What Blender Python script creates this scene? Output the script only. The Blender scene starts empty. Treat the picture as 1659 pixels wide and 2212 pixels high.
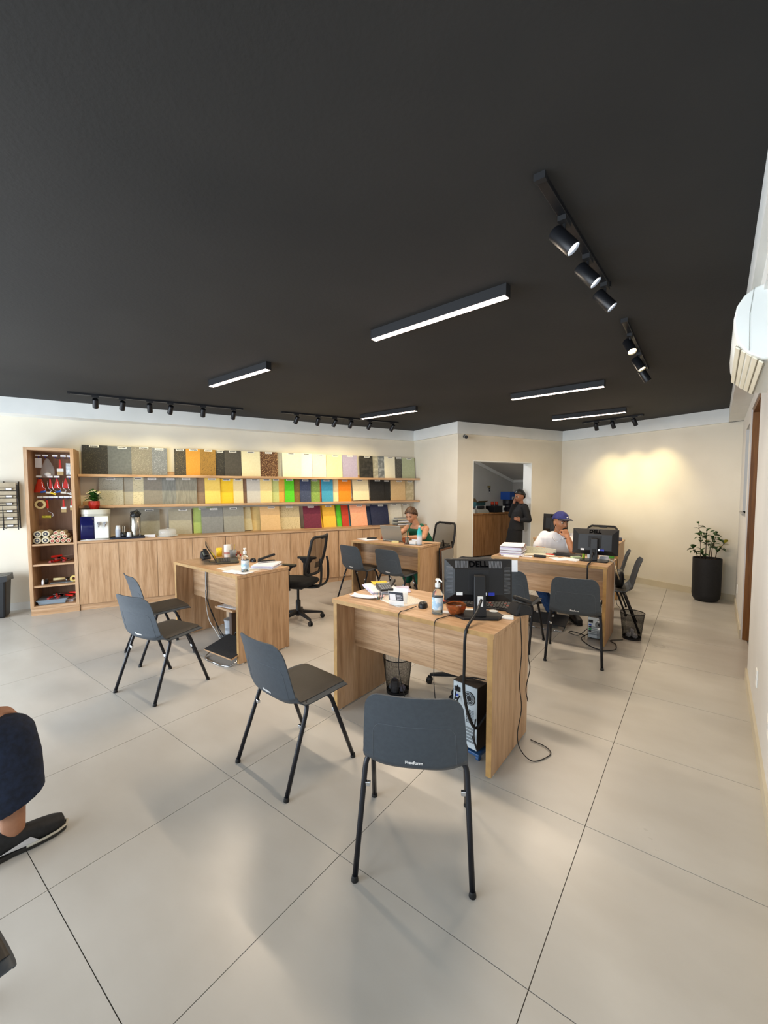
import bpy, bmesh, math, random
from mathutils import Matrix, Vector, Euler
R = math.radians
scene = bpy.context.scene
col = scene.collection
random.seed(7)

# ------------------------------------------------------------------ camera, world, big lights, exposure
CAMZ = 1.577
cam_d = bpy.data.cameras.new('camera')
cam_d.sensor_fit = 'VERTICAL'
cam_d.sensor_height = 36.0
cam_d.lens = 36.0 * 907.26 / 2212.0
cam_d.clip_start = 0.02
cam = bpy.data.objects.new('camera', cam_d)
col.objects.link(cam)
_p, _y = -0.05698486, 0.64698157
cam.location = (0, 0, CAMZ)
cam.rotation_euler = (math.pi / 2 + _p, 0, _y)
scene.camera = cam
scene.view_settings.view_transform = 'Standard'
scene.view_settings.look = 'None'
scene.view_settings.gamma = 1.0
scene.view_settings.use_curve_mapping = False
scene.view_settings.exposure = 0.16
scene.cycles.use_denoising = True
scene.cycles.max_bounces = 8
scene.cycles.diffuse_bounces = 5
scene.cycles.transparent_max_bounces = 16
scene.cycles.caustics_reflective = False
scene.cycles.caustics_refractive = False
scene.cycles.sample_clamp_indirect = 6.0

world = bpy.data.worlds.new('world')
scene.world = world
world.use_nodes = True
world.node_tree.nodes['Background'].inputs[0].default_value = (0.80, 0.90, 1.0, 1)
world.node_tree.nodes['Background'].inputs[1].default_value = 1.2

# shelf-wall frame: s runs along the shelf wall, d runs into it
SO = Vector((-6.523, 1.437, 0)); SANG = R(65.5)
SU = Vector((math.cos(SANG), math.sin(SANG), 0)); SN = Vector((-math.sin(SANG), math.cos(SANG), 0))
def SW(s, d, z=0.0): return SO + SU * s + SN * d + Vector((0, 0, z))
FRONT_S = -2.2
CEIL = 2.678

def area(name, loc, direction, sx, sy, power, color, spread=180):
    l = bpy.data.lights.new(name, 'AREA'); l.shape = 'RECTANGLE'; l.size = sx; l.size_y = sy
    l.energy = power; l.color = color; l.spread = R(spread)
    o = bpy.data.objects.new(name, l); col.objects.link(o); o.location = loc
    o.rotation_euler = Vector(direction).to_track_quat('-Z', 'Z').to_euler()
    return o
# daylight entering through the glazed shop front behind the camera
area('shopfront_daylight', SW(FRONT_S + 0.06, -3.6, 1.36), SU, 7.6, 2.40, 440, (0.84, 0.92, 1.0))

# ------------------------------------------------------------------ helpers: materials
def lin(h):
    if isinstance(h, (tuple, list)): return tuple(h)[:3]
    h = h.lstrip('#'); o = []
    for i in (0, 2, 4):
        c = int(h[i:i + 2], 16) / 255
        o.append(c / 12.92 if c <= 0.04045 else ((c + 0.055) / 1.055) ** 2.4)
    return tuple(o)
_M = {}
def mat(name, color, rough=0.5, metal=0.0, spec=0.5, emit=None, estr=0.0, trans=0.0, alpha=1.0, coat=0.0, ior=1.45):
    if name in _M: return _M[name]
    m = bpy.data.materials.new(name); m.use_nodes = True
    b = m.node_tree.nodes['Principled BSDF']
    c = lin(color)
    b.inputs['Base Color'].default_value = (*c, 1); b.inputs['Roughness'].default_value = rough
    b.inputs['Metallic'].default_value = metal; b.inputs['Specular IOR Level'].default_value = spec
    b.inputs['IOR'].default_value = ior
    if emit is not None:
        b.inputs['Emission Color'].default_value = (*lin(emit), 1); b.inputs['Emission Strength'].default_value = estr
    if trans: b.inputs['Transmission Weight'].default_value = trans
    if alpha < 1: b.inputs['Alpha'].default_value = alpha
    if coat: b.inputs['Coat Weight'].default_value = coat
    m.diffuse_color = (*c, 1)
    _M[name] = m
    return m
def nd(m, t): return m.node_tree.nodes.new(t)
def lk(m, a, b): m.node_tree.links.new(a, b)
def noise_mat(name, c1, c2, scale=8, detail=4, rough=0.5, stretch=(1, 1, 1), lo=0.35, hi=0.65, bump=0.0, spec=0.5, bscale=None, coord='Object', rough2=None, c3=None):
    """two (or three) colours mixed by a noise in object space, optional bump"""
    if name in _M: return _M[name]
    m = mat(name, c1, rough, spec=spec); b = m.node_tree.nodes['Principled BSDF']
    tc = nd(m, 'ShaderNodeTexCoord'); mp = nd(m, 'ShaderNodeMapping'); mp.inputs['Scale'].default_value = stretch
    lk(m, tc.outputs[coord], mp.inputs[0])
    n = nd(m, 'ShaderNodeTexNoise'); n.inputs['Scale'].default_value = scale; n.inputs['Detail'].default_value = detail
    lk(m, mp.outputs[0], n.inputs[0])
    r = nd(m, 'ShaderNodeValToRGB'); e = r.color_ramp.elements
    e[0].position = lo; e[0].color = (*lin(c1), 1); e[1].position = hi; e[1].color = (*lin(c2), 1)
    if c3:
        x = e.new((lo + hi) / 2); x.color = (*lin(c3), 1)
    lk(m, n.outputs[0], r.inputs[0]); lk(m, r.outputs[0], b.inputs['Base Color'])
    if rough2 is not None:
        mr = nd(m, 'ShaderNodeMapRange'); mr.inputs['To Min'].default_value = rough; mr.inputs['To Max'].default_value = rough2
        lk(m, n.outputs[0], mr.inputs[0]); lk(m, mr.outputs[0], b.inputs['Roughness'])
    if bump:
        n2 = n
        if bscale:
            n2 = nd(m, 'ShaderNodeTexNoise'); n2.inputs['Scale'].default_value = bscale; n2.inputs['Detail'].default_value = 3
            lk(m, mp.outputs[0], n2.inputs[0])
        bp = nd(m, 'ShaderNodeBump'); bp.inputs['Strength'].default_value = bump; bp.inputs['Distance'].default_value = 0.004
        lk(m, n2.outputs[0], bp.inputs['Height']); lk(m, bp.outputs[0], b.inputs['Normal'])
    return m
def wood(name, axis, c1='#bd9a76', c2='#a5815f', c3='#caa988', rough=0.42):
    """pale oak laminate, grain along the given object axis"""
    if name in _M: return _M[name]
    m = mat(name, c1, rough); b = m.node_tree.nodes['Principled BSDF']
    st = [14, 14, 14]; st[axis] = 0.9
    tc = nd(m, 'ShaderNodeTexCoord'); oi = nd(m, 'ShaderNodeObjectInfo')
    ad = nd(m, 'ShaderNodeVectorMath'); ad.operation = 'ADD'
    ml = nd(m, 'ShaderNodeVectorMath'); ml.operation = 'SCALE'; ml.inputs['Scale'].default_value = 1.0
    cb = nd(m, 'ShaderNodeCombineXYZ')
    mm = nd(m, 'ShaderNodeMath'); mm.operation = 'MULTIPLY'; mm.inputs[1].default_value = 7.3
    lk(m, oi.outputs['Random'], mm.inputs[0])
    for i in range(3): lk(m, mm.outputs[0], cb.inputs[i])
    lk(m, tc.outputs['Object'], ad.inputs[0]); lk(m, cb.outputs[0], ad.inputs[1])
    mp = nd(m, 'ShaderNodeMapping'); mp.inputs['Scale'].default_value = st
    lk(m, ad.outputs[0], mp.inputs[0])
    n = nd(m, 'ShaderNodeTexNoise'); n.inputs['Scale'].default_value = 1.6; n.inputs['Detail'].default_value = 6; n.inputs['Distortion'].default_value = 0.6
    lk(m, mp.outputs[0], n.inputs[0])
    r = nd(m, 'ShaderNodeValToRGB'); e = r.color_ramp.elements
    e[0].position = 0.30; e[0].color = (*lin(c2), 1); e[1].position = 0.66; e[1].color = (*lin(c3), 1)
    x = e.new(0.47); x.color = (*lin(c1), 1)
    lk(m, n.outputs[0], r.inputs[0])
    st2 = [90, 90, 90]; st2[axis] = 4
    mp2 = nd(m, 'ShaderNodeMapping'); mp2.inputs['Scale'].default_value = st2; lk(m, ad.outputs[0], mp2.inputs[0])
    n2 = nd(m, 'ShaderNodeTexNoise'); n2.inputs['Scale'].default_value = 2.0; n2.inputs['Detail'].default_value = 2
    lk(m, mp2.outputs[0], n2.inputs[0])
    mx = nd(m, 'ShaderNodeMixRGB'); mx.blend_type = 'MULTIPLY'; mx.inputs[0].default_value = 0.75
    r2 = nd(m, 'ShaderNodeValToRGB'); r2.color_ramp.elements[0].position = 0.33; r2.color_ramp.elements[0].color = (0.74, 0.71, 0.68, 1)
    r2.color_ramp.elements[1].position = 0.52; r2.color_ramp.elements[1].color = (1, 1, 1, 1)
    lk(m, n2.outputs[0], r2.inputs[0]); lk(m, r.outputs[0], mx.inputs[1]); lk(m, r2.outputs[0], mx.inputs[2])
    lk(m, mx.outputs[0], b.inputs['Base Color'])
    return m

# ------------------------------------------------------------------ helpers: geometry
def frame_from(dirv, up=Vector((0, 0, 1))):
    z = Vector(dirv).normalized()
    if abs(z.dot(up)) > 0.98: up = Vector((1, 0, 0))
    x = up.cross(z).normalized(); y = z.cross(x)
    return x, y
class MB:
    def __init__(s): s.v = []; s.f = []; s.mi = []; s.cur = 0
    def add(s, vs, fs, M=None):
        o = len(s.v)
        for p in vs:
            p = Vector(p)
            s.v.append(M @ p if M is not None else p)
        for f in fs: s.f.append([i + o for i in f]); s.mi.append(s.cur)
        return s
    def box(s, x0, x1, y0, y1, z0, z1, M=None):
        v = [(x0, y0, z0), (x1, y0, z0), (x1, y1, z0), (x0, y1, z0), (x0, y0, z1), (x1, y0, z1), (x1, y1, z1), (x0, y1, z1)]
        return s.add(v, [(3, 2, 1, 0), (4, 5, 6, 7), (0, 1, 5, 4), (1, 2, 6, 5), (2, 3, 7, 6), (3, 0, 4, 7)], M)
    def hexa(s, b, t):
        """eight corners: bottom loop, top loop (counter-clockwise from above)"""
        return s.add(list(b) + list(t), [(3, 2, 1, 0), (4, 5, 6, 7), (0, 1, 5, 4), (1, 2, 6, 5), (2, 3, 7, 6), (3, 0, 4, 7)])
    def prism(s, poly, z0, z1, M=None):
        n = len(poly); v = [(x, y, z0) for x, y in poly] + [(x, y, z1) for x, y in poly]
        f = [tuple(range(n - 1, -1, -1)), tuple(range(n, 2 * n))] + [(i, (i + 1) % n, n + (i + 1) % n, n + i) for i in range(n)]
        return s.add(v, f, M)
    def tube(s, pts, r, seg=8, closed=False, M=None, cap=True):
        pts = [Vector(p) for p in pts]; n = len(pts)
        rs = r if isinstance(r, (list, tuple)) else [r] * n
        tang = []
        for i in range(n):
            if closed: t = pts[(i + 1) % n] - pts[i - 1]
            elif i == 0: t = pts[1] - pts[0]
            elif i == n - 1: t = pts[-1] - pts[-2]
            else: t = (pts[i + 1] - pts[i]).normalized() + (pts[i] - pts[i - 1]).normalized()
            tang.append(t.normalized() if t.length > 1e-9 else Vector((0, 0, 1)))
        x, y = frame_from(tang[0]); vs = []
        for i in range(n):
            if i:
                q = tang[i - 1].rotation_difference(tang[i]); x = q @ x; y = q @ y
            for k in range(seg):
                a = 2 * math.pi * k / seg
                vs.append(pts[i] + (x * math.cos(a) + y * math.sin(a)) * rs[i])
        fs = []
        for i in range(n if closed else n - 1):
            j = (i + 1) % n
            for k in range(seg):
                l = (k + 1) % seg
                fs.append((i * seg + k, i * seg + l, j * seg + l, j * seg + k))
        if cap and not closed:
            fs.append(tuple(range(seg - 1, -1, -1))); fs.append(tuple((n - 1) * seg + k for k in range(seg)))
        return s.add(vs, fs, M)
    def lathe(s, prof, seg=20, M=None, cap=True, sx=1.0, sy=1.0):
        vs = []; n = len(prof)
        for r, z in prof:
            for k in range(seg):
                a = 2 * math.pi * k / seg; vs.append((r * math.cos(a) * sx, r * math.sin(a) * sy, z))
        fs = []
        for i in range(n - 1):
            for k in range(seg):
                l = (k + 1) % seg; fs.append((i * seg + k, i * seg + l, (i + 1) * seg + l, (i + 1) * seg + k))
        if cap:
            if prof[0][0] > 1e-6: fs.append(tuple(range(seg - 1, -1, -1)))
            if prof[-1][0] > 1e-6: fs.append(tuple((n - 1) * seg + k for k in range(seg)))
        return s.add(vs, fs, M)
    def ball(s, c, rad, nu=14, nv=8, M=None):
        if not isinstance(rad, (tuple, list)): rad = (rad,) * 3
        vs = []; fs = []
        for i in range(nv + 1):
            t = math.pi * i / nv
            for k in range(nu):
                a = 2 * math.pi * k / nu
                vs.append((c[0] + rad[0] * math.sin(t) * math.cos(a), c[1] + rad[1] * math.sin(t) * math.sin(a), c[2] - rad[2] * math.cos(t)))
        for i in range(nv):
            for k in range(nu):
                l = (k + 1) % nu; fs.append((i * nu + k, i * nu + l, (i + 1) * nu + l, (i + 1) * nu + k))
        return s.add(vs, fs, M)
    def grid(s, fn, nu, nv, M=None, closed_u=False):
        vs = []; fs = []
        for j in range(nv + 1):
            for i in range(nu + (0 if closed_u else 1)): vs.append(fn(i / nu, j / nv))
        w = nu if closed_u else nu + 1
        for j in range(nv):
            for i in range(nu):
                i2 = (i + 1) % w; fs.append((j * w + i, j * w + i2, (j + 1) * w + i2, (j + 1) * w + i))
        return s.add(vs, fs, M)
    def mesh(s, name, mats, smooth=False, merge=0.0):
        me = bpy.data.meshes.new(name); me.from_pydata([tuple(p) for p in s.v], [], s.f)
        for m in (mats if isinstance(mats, (list, tuple)) else [mats]): me.materials.append(m)
        for p, i in zip(me.polygons, s.mi): p.material_index = i
        if merge:
            bm = bmesh.new(); bm.from_mesh(me); bmesh.ops.remove_doubles(bm, verts=bm.verts, dist=merge)
            bmesh.ops.recalc_face_normals(bm, faces=bm.faces); bm.to_mesh(me); bm.free()
        if smooth:
            me.shade_smooth()
        me.update()
        return me
    def build(s, name, mats, parent=None, smooth=False, bevel=0.0, solid=0.0, sub=0, loc=None, rot=None, merge=0.0, label=None, auto=None):
        o = bpy.data.objects.new(name, s.mesh(name, mats, smooth, merge)); col.objects.link(o)
        if parent is not None: o.parent = parent
        if loc is not None: o.location = loc
        if rot is not None: o.rotation_euler = rot
        if solid:
            m = o.modifiers.new('solid', 'SOLIDIFY'); m.thickness = solid; m.offset = 0
        if bevel:
            m = o.modifiers.new('bevel', 'BEVEL'); m.width = bevel; m.segments = 2; m.limit_method = 'ANGLE'; m.angle_limit = R(40)
        if sub:
            m = o.modifiers.new('sub', 'SUBSURF'); m.levels = sub; m.render_levels = sub
        if auto:
            auto_smooth(o, auto)
        if label: o['label'] = label
        return o
def auto_smooth(o, deg=35):
    me = o.data; me.shade_smooth()
    bm = bmesh.new(); bm.from_mesh(me)
    for e in bm.edges:
        if len(e.link_faces) == 2 and e.calc_face_angle(0) > R(deg): e.smooth = False
    bm.to_mesh(me); bm.free()
def T(x=0, y=0, z=0): return Matrix.Translation((x, y, z))
def RX(a): return Matrix.Rotation(R(a), 4, 'X')
def RY(a): return Matrix.Rotation(R(a), 4, 'Y')
def RZ(a): return Matrix.Rotation(R(a), 4, 'Z')
def bez(pts, n=8):
    """smooth polyline through points (Catmull-Rom)"""
    P = [Vector(p) for p in pts]; P = [P[0] * 2 - P[1]] + P + [P[-1] * 2 - P[-2]]; out = []
    for i in range(1, len(P) - 2):
        for k in range(n):
            t = k / n; a, b, c, d = P[i - 1], P[i], P[i + 1], P[i + 2]
            out.append(0.5 * ((2 * b) + (c - a) * t + (2 * a - 5 * b + 4 * c - d) * t * t + (3 * b - a - 3 * c + d) * t ** 3))
    out.append(P[-2]); return out
def rrect(w, h, r, n=5):
    o = []
    for cx, cy, a0 in ((w / 2 - r, h / 2 - r, 0), (-w / 2 + r, h / 2 - r, 90), (-w / 2 + r, -h / 2 + r, 180), (w / 2 - r, -h / 2 + r, 270)):
        for k in range(n + 1):
            a = R(a0 + 90 * k / n); o.append((cx + r * math.cos(a), cy + r * math.sin(a)))
    return o
def tag(o, label, cat, group=None):
    o['label'] = label; o['category'] = cat
    if group: o['group'] = group
    return o
def thing(name, label, cat, loc=(0, 0, 0), rz=0.0, group=None):
    o = bpy.data.objects.new(name, None); col.objects.link(o); o.empty_display_size = 0.05
    o.location = loc; o.rotation_euler = (0, 0, R(rz)); return tag(o, label, cat, group)
def sthing(name, label, cat, s, d, z=0.0, rz=0.0, group=None):
    return thing(name, label, cat, SW(s, d, z), 65.5 + rz, group)
def copy_tree(o, parent=None):
    c = o.copy(); col.objects.link(c); c.parent = parent
    for ch in list(o.children): copy_tree(ch, c)
    return c
def clone(o, label, loc, rz, group=None):
    c = copy_tree(o); c.location = loc; c.rotation_euler = (0, 0, R(rz)); c['label'] = label
    if group: c['group'] = group
    return c
def struct(o): o['kind'] = 'structure'; return o
def text_obj(txt, size, name, m, parent, M, extrude=0.0006, align='CENTER', bold=0.0):
    cu = bpy.data.curves.new('t', 'FONT'); cu.body = txt; cu.size = size; cu.extrude = extrude; cu.align_x = align; cu.align_y = 'CENTER'; cu.offset = bold; cu.resolution_u = 3
    t = bpy.data.objects.new('t', cu); col.objects.link(t)
    dg = bpy.context.evaluated_depsgraph_get(); me = bpy.data.meshes.new_from_object(t.evaluated_get(dg))
    bpy.data.objects.remove(t); me.name = name; me.materials.clear(); me.materials.append(m); me.transform(M)
    o = bpy.data.objects.new(name, me); col.objects.link(o); o.parent = parent
    return o

# ------------------------------------------------------------------ materials
WV = wood('oak_vertical', 2); WH = wood('oak_horizontal', 0); WD = wood('oak_depth', 1)
WEDGE = noise_mat('oak_edge_band', '#b8925a', '#a88250', 20, 3, 0.45)
CREAM = noise_mat('cream_cement_wall', '#d4cebf', '#dfdacc', 1.3, 6, 0.8, lo=0.3, hi=0.7, bump=0.12, bscale=30, coord='Object')
WHITEW = noise_mat('white_paint', '#dfe2e0', '#e6e8e6', 3, 2, 0.7)
BLACKC = noise_mat('black_ceiling_paint', '#1f1f1f', '#2a2928', 0.9, 8, 0.85, lo=0.32, hi=0.70, bump=0.25, bscale=60)
TILE = noise_mat('porcelain_tile', '#bfbcb5', '#b4b0a8', 2.2, 6, 0.24, lo=0.3, hi=0.72, spec=0.5, rough2=0.36, stretch=(1, 1.8, 1))
GROUT = mat('grout', '#5d5750', 0.9)
PLASTIC = noise_mat('charcoal_plastic', '#3e454d', '#424a52', 60, 2, 0.5)
PAD = noise_mat('seat_pad_vinyl', '#37332e', '#3c3833', 200, 2, 0.55, bump=0.1)
STEELBLK = mat('black_steel', '#17181f', 0.28, 0.3)
CHROME = mat('chrome', '#d8dce2', 0.15, 1.0)
RUBBER = mat('black_rubber', '#101012', 0.6)
BLK = mat('black_plastic', '#131417', 0.42)
BLK2 = mat('black_plastic_matte', '#191a1d', 0.6)
PAPER = noise_mat('white_paper', '#eceef2', '#e2e5ec', 12, 2, 0.8)
WHITEP = mat('white_plastic', '#eef0ef', 0.35)
RED = mat('red_plastic', '#d02318', 0.38)
# ------------------------------------------------------------------ the setting
def world_coords(m):
    """drive a noise material by world position so that pieces do not repeat"""
    g = nd(m, 'ShaderNodeNewGeometry')
    for n in m.node_tree.nodes:
        if n.type == 'MAPPING': lk(m, g.outputs['Position'], n.inputs[0])
for m_ in (TILE, CREAM, BLACKC): world_coords(m_)
TS = 0.80714; TX0 = -1.99546; TY0 = 0.45145
WALLF = math.atan2(1, 0.0233)          # right wall direction
RO = Vector((0.245, 0, 0)); RU = Vector((math.cos(WALLF), math.sin(WALLF), 0)); RN = Vector((-RU.y, RU.x, 0))
def RW(t, n, z=0.0): return RO + RU * t + RN * n + Vector((0, 0, z))   # n > 0 is into the room
def sbox(mb, s0, s1, d0, d1, z0, z1):
    b = [SW(s0, d0, z0), SW(s1, d0, z0), SW(s1, d1, z0), SW(s0, d1, z0)]
    return mb.hexa(b, [p + Vector((0, 0, z1 - z0)) for p in b])
def wbox(mb, t0, t1, n0, n1, z0, z1):
    b = [RW(t0, n0, z0), RW(t1, n0, z0), RW(t1, n1, z0), RW(t0, n1, z0)]
    return mb.hexa(b, [p + Vector((0, 0, z1 - z0)) for p in b])
SH_D = 0.455; COR_S = 5.85; DW_D = -0.90; FAR_S = 8.415
# floor slab with a tile laid in every cell
fb = MB(); poly = [SW(FRONT_S - .1, 0.7), SW(FRONT_S - .1, -8.9), SW(9.7, -4.6), SW(9.7, 1.7), SW(5.7, 1.7), SW(5.7, .7)]
fb.prism([(p.x, p.y) for p in poly], -0.06, -0.0035)
floor = struct(fb.build('floor', GROUT))
tm = MB().box(0.0016, TS - 0.0016, 0.0016, TS - 0.0016, -0.010, 0).mesh('tile', TILE)
def inroom(x, y):
    v = Vector((x, y, 0)) - SO; s = v.dot(SU); d = v.dot(SN)
    if s < FRONT_S - 0.5 or s > 9.6: return False
    if x > 0.23 + 0.0233 * y + 0.45: return False
    return d < (1.6 if s > 5.9 else 0.75)
for i in range(-14, 5):
    for j in range(-8, 17):
        x0 = TX0 + i * TS; y0 = TY0 + j * TS
        k = [(x0, y0), (x0 + TS, y0), (x0, y0 + TS), (x0 + TS, y0 + TS), (x0 + TS / 2, y0 + TS / 2)]
        if sum(inroom(*q) for q in k) >= 3:
            o = bpy.data.objects.new('tile', tm); col.objects.link(o); o.parent = floor; o.location = (x0, y0, 0)
# ceiling
cb_ = MB(); cp = [SW(FRONT_S, SH_D), SW(COR_S, SH_D), SW(COR_S, DW_D), SW(FAR_S, DW_D), SW(FAR_S, -3.95), RW(-4.05, 0)]
cb_.prism([(p.x, p.y) for p in cp], CEIL, CEIL + .12)
struct(cb_.build('ceiling', BLACKC))
w = MB(); sbox(w, FRONT_S - .15, COR_S + .15, SH_D, SH_D + .14, 0, CEIL); struct(w.build('wall_shelves', CREAM))
w = MB(); sbox(w, COR_S, COR_S + .14, DW_D, SH_D, 0, CEIL); struct(w.build('wall_corner', CREAM))
w = MB(); sbox(w, COR_S + .14, 6.18, DW_D, -.71, 0, CEIL); sbox(w, 7.60, FAR_S + .14, DW_D, -.71, 0, CEIL); sbox(w, 6.18, 7.60, DW_D, -.71, 2.05, CEIL)
struct(w.build('wall_doorway', CREAM))
w = MB(); sbox(w, FAR_S, FAR_S + .14, -4.0, DW_D, 0, CEIL); struct(w.build('wall_far', CREAM))
DT0, DT1, DZ = 4.50, 5.70, 2.37; WT0, WT1, WZ0, WZ1 = 5.95, 6.64, 1.30, 2.27
w = MB(); wbox(w, -4.1, DT0, -.16, 0, 0, CEIL); wbox(w, DT0, DT1, -.16, 0, DZ, CEIL); wbox(w, DT1, WT0, -.16, 0, 0, CEIL)
wbox(w, WT0, WT1, -.16, 0, 0, WZ0); wbox(w, WT0, WT1, -.16, 0, WZ1, CEIL); wbox(w, WT1, 7.75, -.16, 0, 0, CEIL)
struct(w.build('wall_right', noise_mat('white_wall_right', '#cfcfcd', '#d6d6d4', 2, 4, 0.75, bump=.08, bscale=30)))
# front wall: glazed shop front seen by nobody but the light
w = MB(); sbox(w, FRONT_S - .12, FRONT_S, 0.2, SH_D, 0, CEIL); sbox(w, FRONT_S - .12, FRONT_S, -8.5, -7.45, 0, CEIL); sbox(w, FRONT_S - .12, FRONT_S, -7.45, 0.2, 2.58, CEIL)
struct(w.build('wall_front', WHITEW))
# doorway lining, white paint
w = MB(); sbox(w, 7.585, 7.60, DW_D - .004, -.705, 0, 2.05); sbox(w, 6.18, 6.195, DW_D - .004, -.705, 0, 2.05); sbox(w, 6.195, 7.585, DW_D - .004, -.705, 2.038, 2.05)
struct(w.build('trim_1', WHITEW))
# cornice bands
CB = 2.485
def band(name, pts, mat_=WHITEW):
    b = MB(); b.hexa([Vector((p.x, p.y, CB)) for p in pts], [Vector((p.x, p.y, CEIL)) for p in pts]); return struct(b.build(name, mat_))
band('trim_2', [SW(FRONT_S, .075), SW(COR_S - .045, .40), SW(COR_S, SH_D), SW(FRONT_S, SH_D)])
band('trim_3', [SW(COR_S - .045, DW_D - .045), SW(COR_S, DW_D - .0), SW(COR_S, SH_D), SW(COR_S - .045, .40)])
band('trim_4', [SW(COR_S - .045, DW_D - .045), SW(FAR_S - .045, DW_D - .045), SW(FAR_S, DW_D), SW(COR_S, DW_D)])
band('trim_5', [SW(FAR_S - .045, -4.0), SW(FAR_S, -4.0), SW(FAR_S, DW_D), SW(FAR_S - .045, DW_D - .045)])
b = MB(); wbox(b, -4.0, 7.6, 0, .155, CB, CEIL); struct(b.build('trim_6', WHITEW))
b = MB(); wbox(b, -0.6, 2.72, .0, .125, CB - .10, CB); struct(b.build('trim_7', WHITEW))
# baseboards
BASE = noise_mat('baseboard_tile', '#c4bba4', '#cbc2ac', 3, 4, 0.35)
b = MB(); sbox(b, FAR_S - .014, FAR_S, -3.80, DW_D, 0, .095); struct(b.build('baseboard_far', BASE))
b = MB(); sbox(b, FRONT_S, -.01, SH_D - .012, SH_D, 0, .095); struct(b.build('baseboard_shelves', noise_mat('baseboard_white', '#d7d9d6', '#dddfdc', 3, 2, .5)))
b = MB(); sbox(b, COR_S - .012, COR_S, DW_D - .012, SH_D, 0, .095); struct(b.build('baseboard_corner', BASE))
b = MB(); sbox(b, COR_S, 6.18, DW_D - .012, DW_D, 0, .095); sbox(b, 7.60, FAR_S, DW_D - .012, DW_D, 0, .095); struct(b.build('baseboard_doorway', BASE))
b = MB(); wbox(b, -4.0, DT0, 0, .014, 0, .095); wbox(b, DT1, 7.5, 0, .014, 0, .095); struct(b.build('baseboard_right', BASE))
# wooden door frame in the right wall (door stands open behind it)
DOORW = wood('brown_door_wood', 2, '#7b5124', '#5d3a16', '#8c5f2e', .4)
d2 = thing('door_1', 'brown wooden door frame and door leaf set in the white wall', 'door', RW(DT0, 0), math.degrees(WALLF)); d2['kind'] = 'structure'
L_ = DT1 - DT0
MB().box(L_ - .03, L_, -.16, -.010, 0, DZ).build('jamb', DOORW, d2, bevel=.002)
MB().box(0, .03, -.16, -.010, 0, DZ).build('jamb', noise_mat('raw_jamb_edge', '#b98a4d', '#a37438', 20, 3, .6), d2, bevel=.002)
MB().box(.03, L_ - .03, -.16, -.010, DZ - .03, DZ).build('lintel', DOORW, d2, bevel=.002)
lf = MB().box(.03, L_ - .03, -.155, -.12, .01, DZ - .03).build('door_leaf', DOORW, d2, bevel=.002)
MB().tube([(.10, -.12, 1.05), (.10, -.075, 1.05), (.22, -.075, 1.05)], .009, 8).build('handle', CHROME, lf, smooth=True)
# window in the right wall
w1 = thing('window_1', 'white window recess with stone sill in the wall beyond the door', 'window', RW(WT0, 0), math.degrees(WALLF)); w1['kind'] = 'structure'
L_ = WT1 - WT0
MB().box(0, L_, -.16, .03, WZ0 - .02, WZ0).build('window_sill', mat('grey_stone', '#8f8d88', .3), w1, bevel=.002)
fr = MB(); fr.box(0, .03, -.16, -.12, WZ0, WZ1); fr.box(L_ - .03, L_, -.16, -.12, WZ0, WZ1); fr.box(.03, L_ - .03, -.16, -.12, WZ0, WZ0 + .03); fr.box(.03, L_ - .03, -.16, -.12, WZ1 - .03, WZ1); fr.box(L_ / 2 - .015, L_ / 2 + .015, -.158, -.122, WZ0 + .03, WZ1 - .03)
fr.build('window_frame', WHITEP, w1)
GLASS = mat('window_glass', '#ffffff', 0.02, trans=1.0, ior=1.05)
for a_, b_ in ((.03, L_ / 2 - .015), (L_ / 2 + .015, L_ - .03)): MB().box(a_, b_, -.143, -.139, WZ0 + .03, WZ1 - .03).build('pane', GLASS, w1)
# back room behind the doorway
GREYW = noise_mat('grey_back_room_paint', '#b9b9b5', '#c2c2be', 2, 3, .8)
w = MB(); sbox(w, COR_S + .14, 9.6, 1.42, 1.55, 0, 2.7); struct(w.build('wall_back_room', GREYW))
w = MB(); sbox(w, 9.47, 9.6, -.75, 1.42, 0, 2.7); struct(w.build('wall_back_room_end', GREYW))
w = MB(); sbox(w, COR_S, COR_S + .14, SH_D, 1.55, 0, 2.7); struct(w.build('wall_back_room_side', GREYW))
w = MB(); sbox(w, FAR_S + .14, 9.6, -.85, -.71, 0, 2.7); struct(w.build('wall_back_room_near', GREYW))
w = MB(); sl = lambda s: 2.186 - .375 * (s - 8.37)
pts = [(COR_S + .14, 2.6), (7.27, 2.6), (9.47, sl(9.47)), (9.47, 2.75), (COR_S + .14, 2.75)]
vs = [SW(s, -.71, z) for s, z in pts] + [SW(s, 1.42, z) for s, z in pts]
w.add(vs, [(0, 1, 2, 3, 4), (9, 8, 7, 6, 5)] + [(i, 5 + i, 5 + (i + 1) % 5, (i + 1) % 5) for i in range(5)])
struct(w.build('ceiling_back_room', GREYW))
b = MB(); sbox(b, 9.44, 9.47, -.71, 1.42, sl(9.47) - .05, sl(9.47) + .03); struct(b.build('trim_8', WHITEW))
b = MB(); vs = [SW(s, d, z) for s, d, z in ((7.3, 1.37, sl(7.3) - .09), (9.47, 1.37, sl(9.47) - .07), (9.47, 1.42, sl(9.47) - .07), (7.3, 1.42, sl(7.3) - .09), (7.3, 1.37, sl(7.3) + .01), (9.47, 1.37, sl(9.47) + .02), (9.47, 1.42, sl(9.47) + .02), (7.3, 1.42, sl(7.3) + .01))]
b.hexa(vs[:4], vs[4:]); struct(b.build('trim_9', WHITEW))

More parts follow.
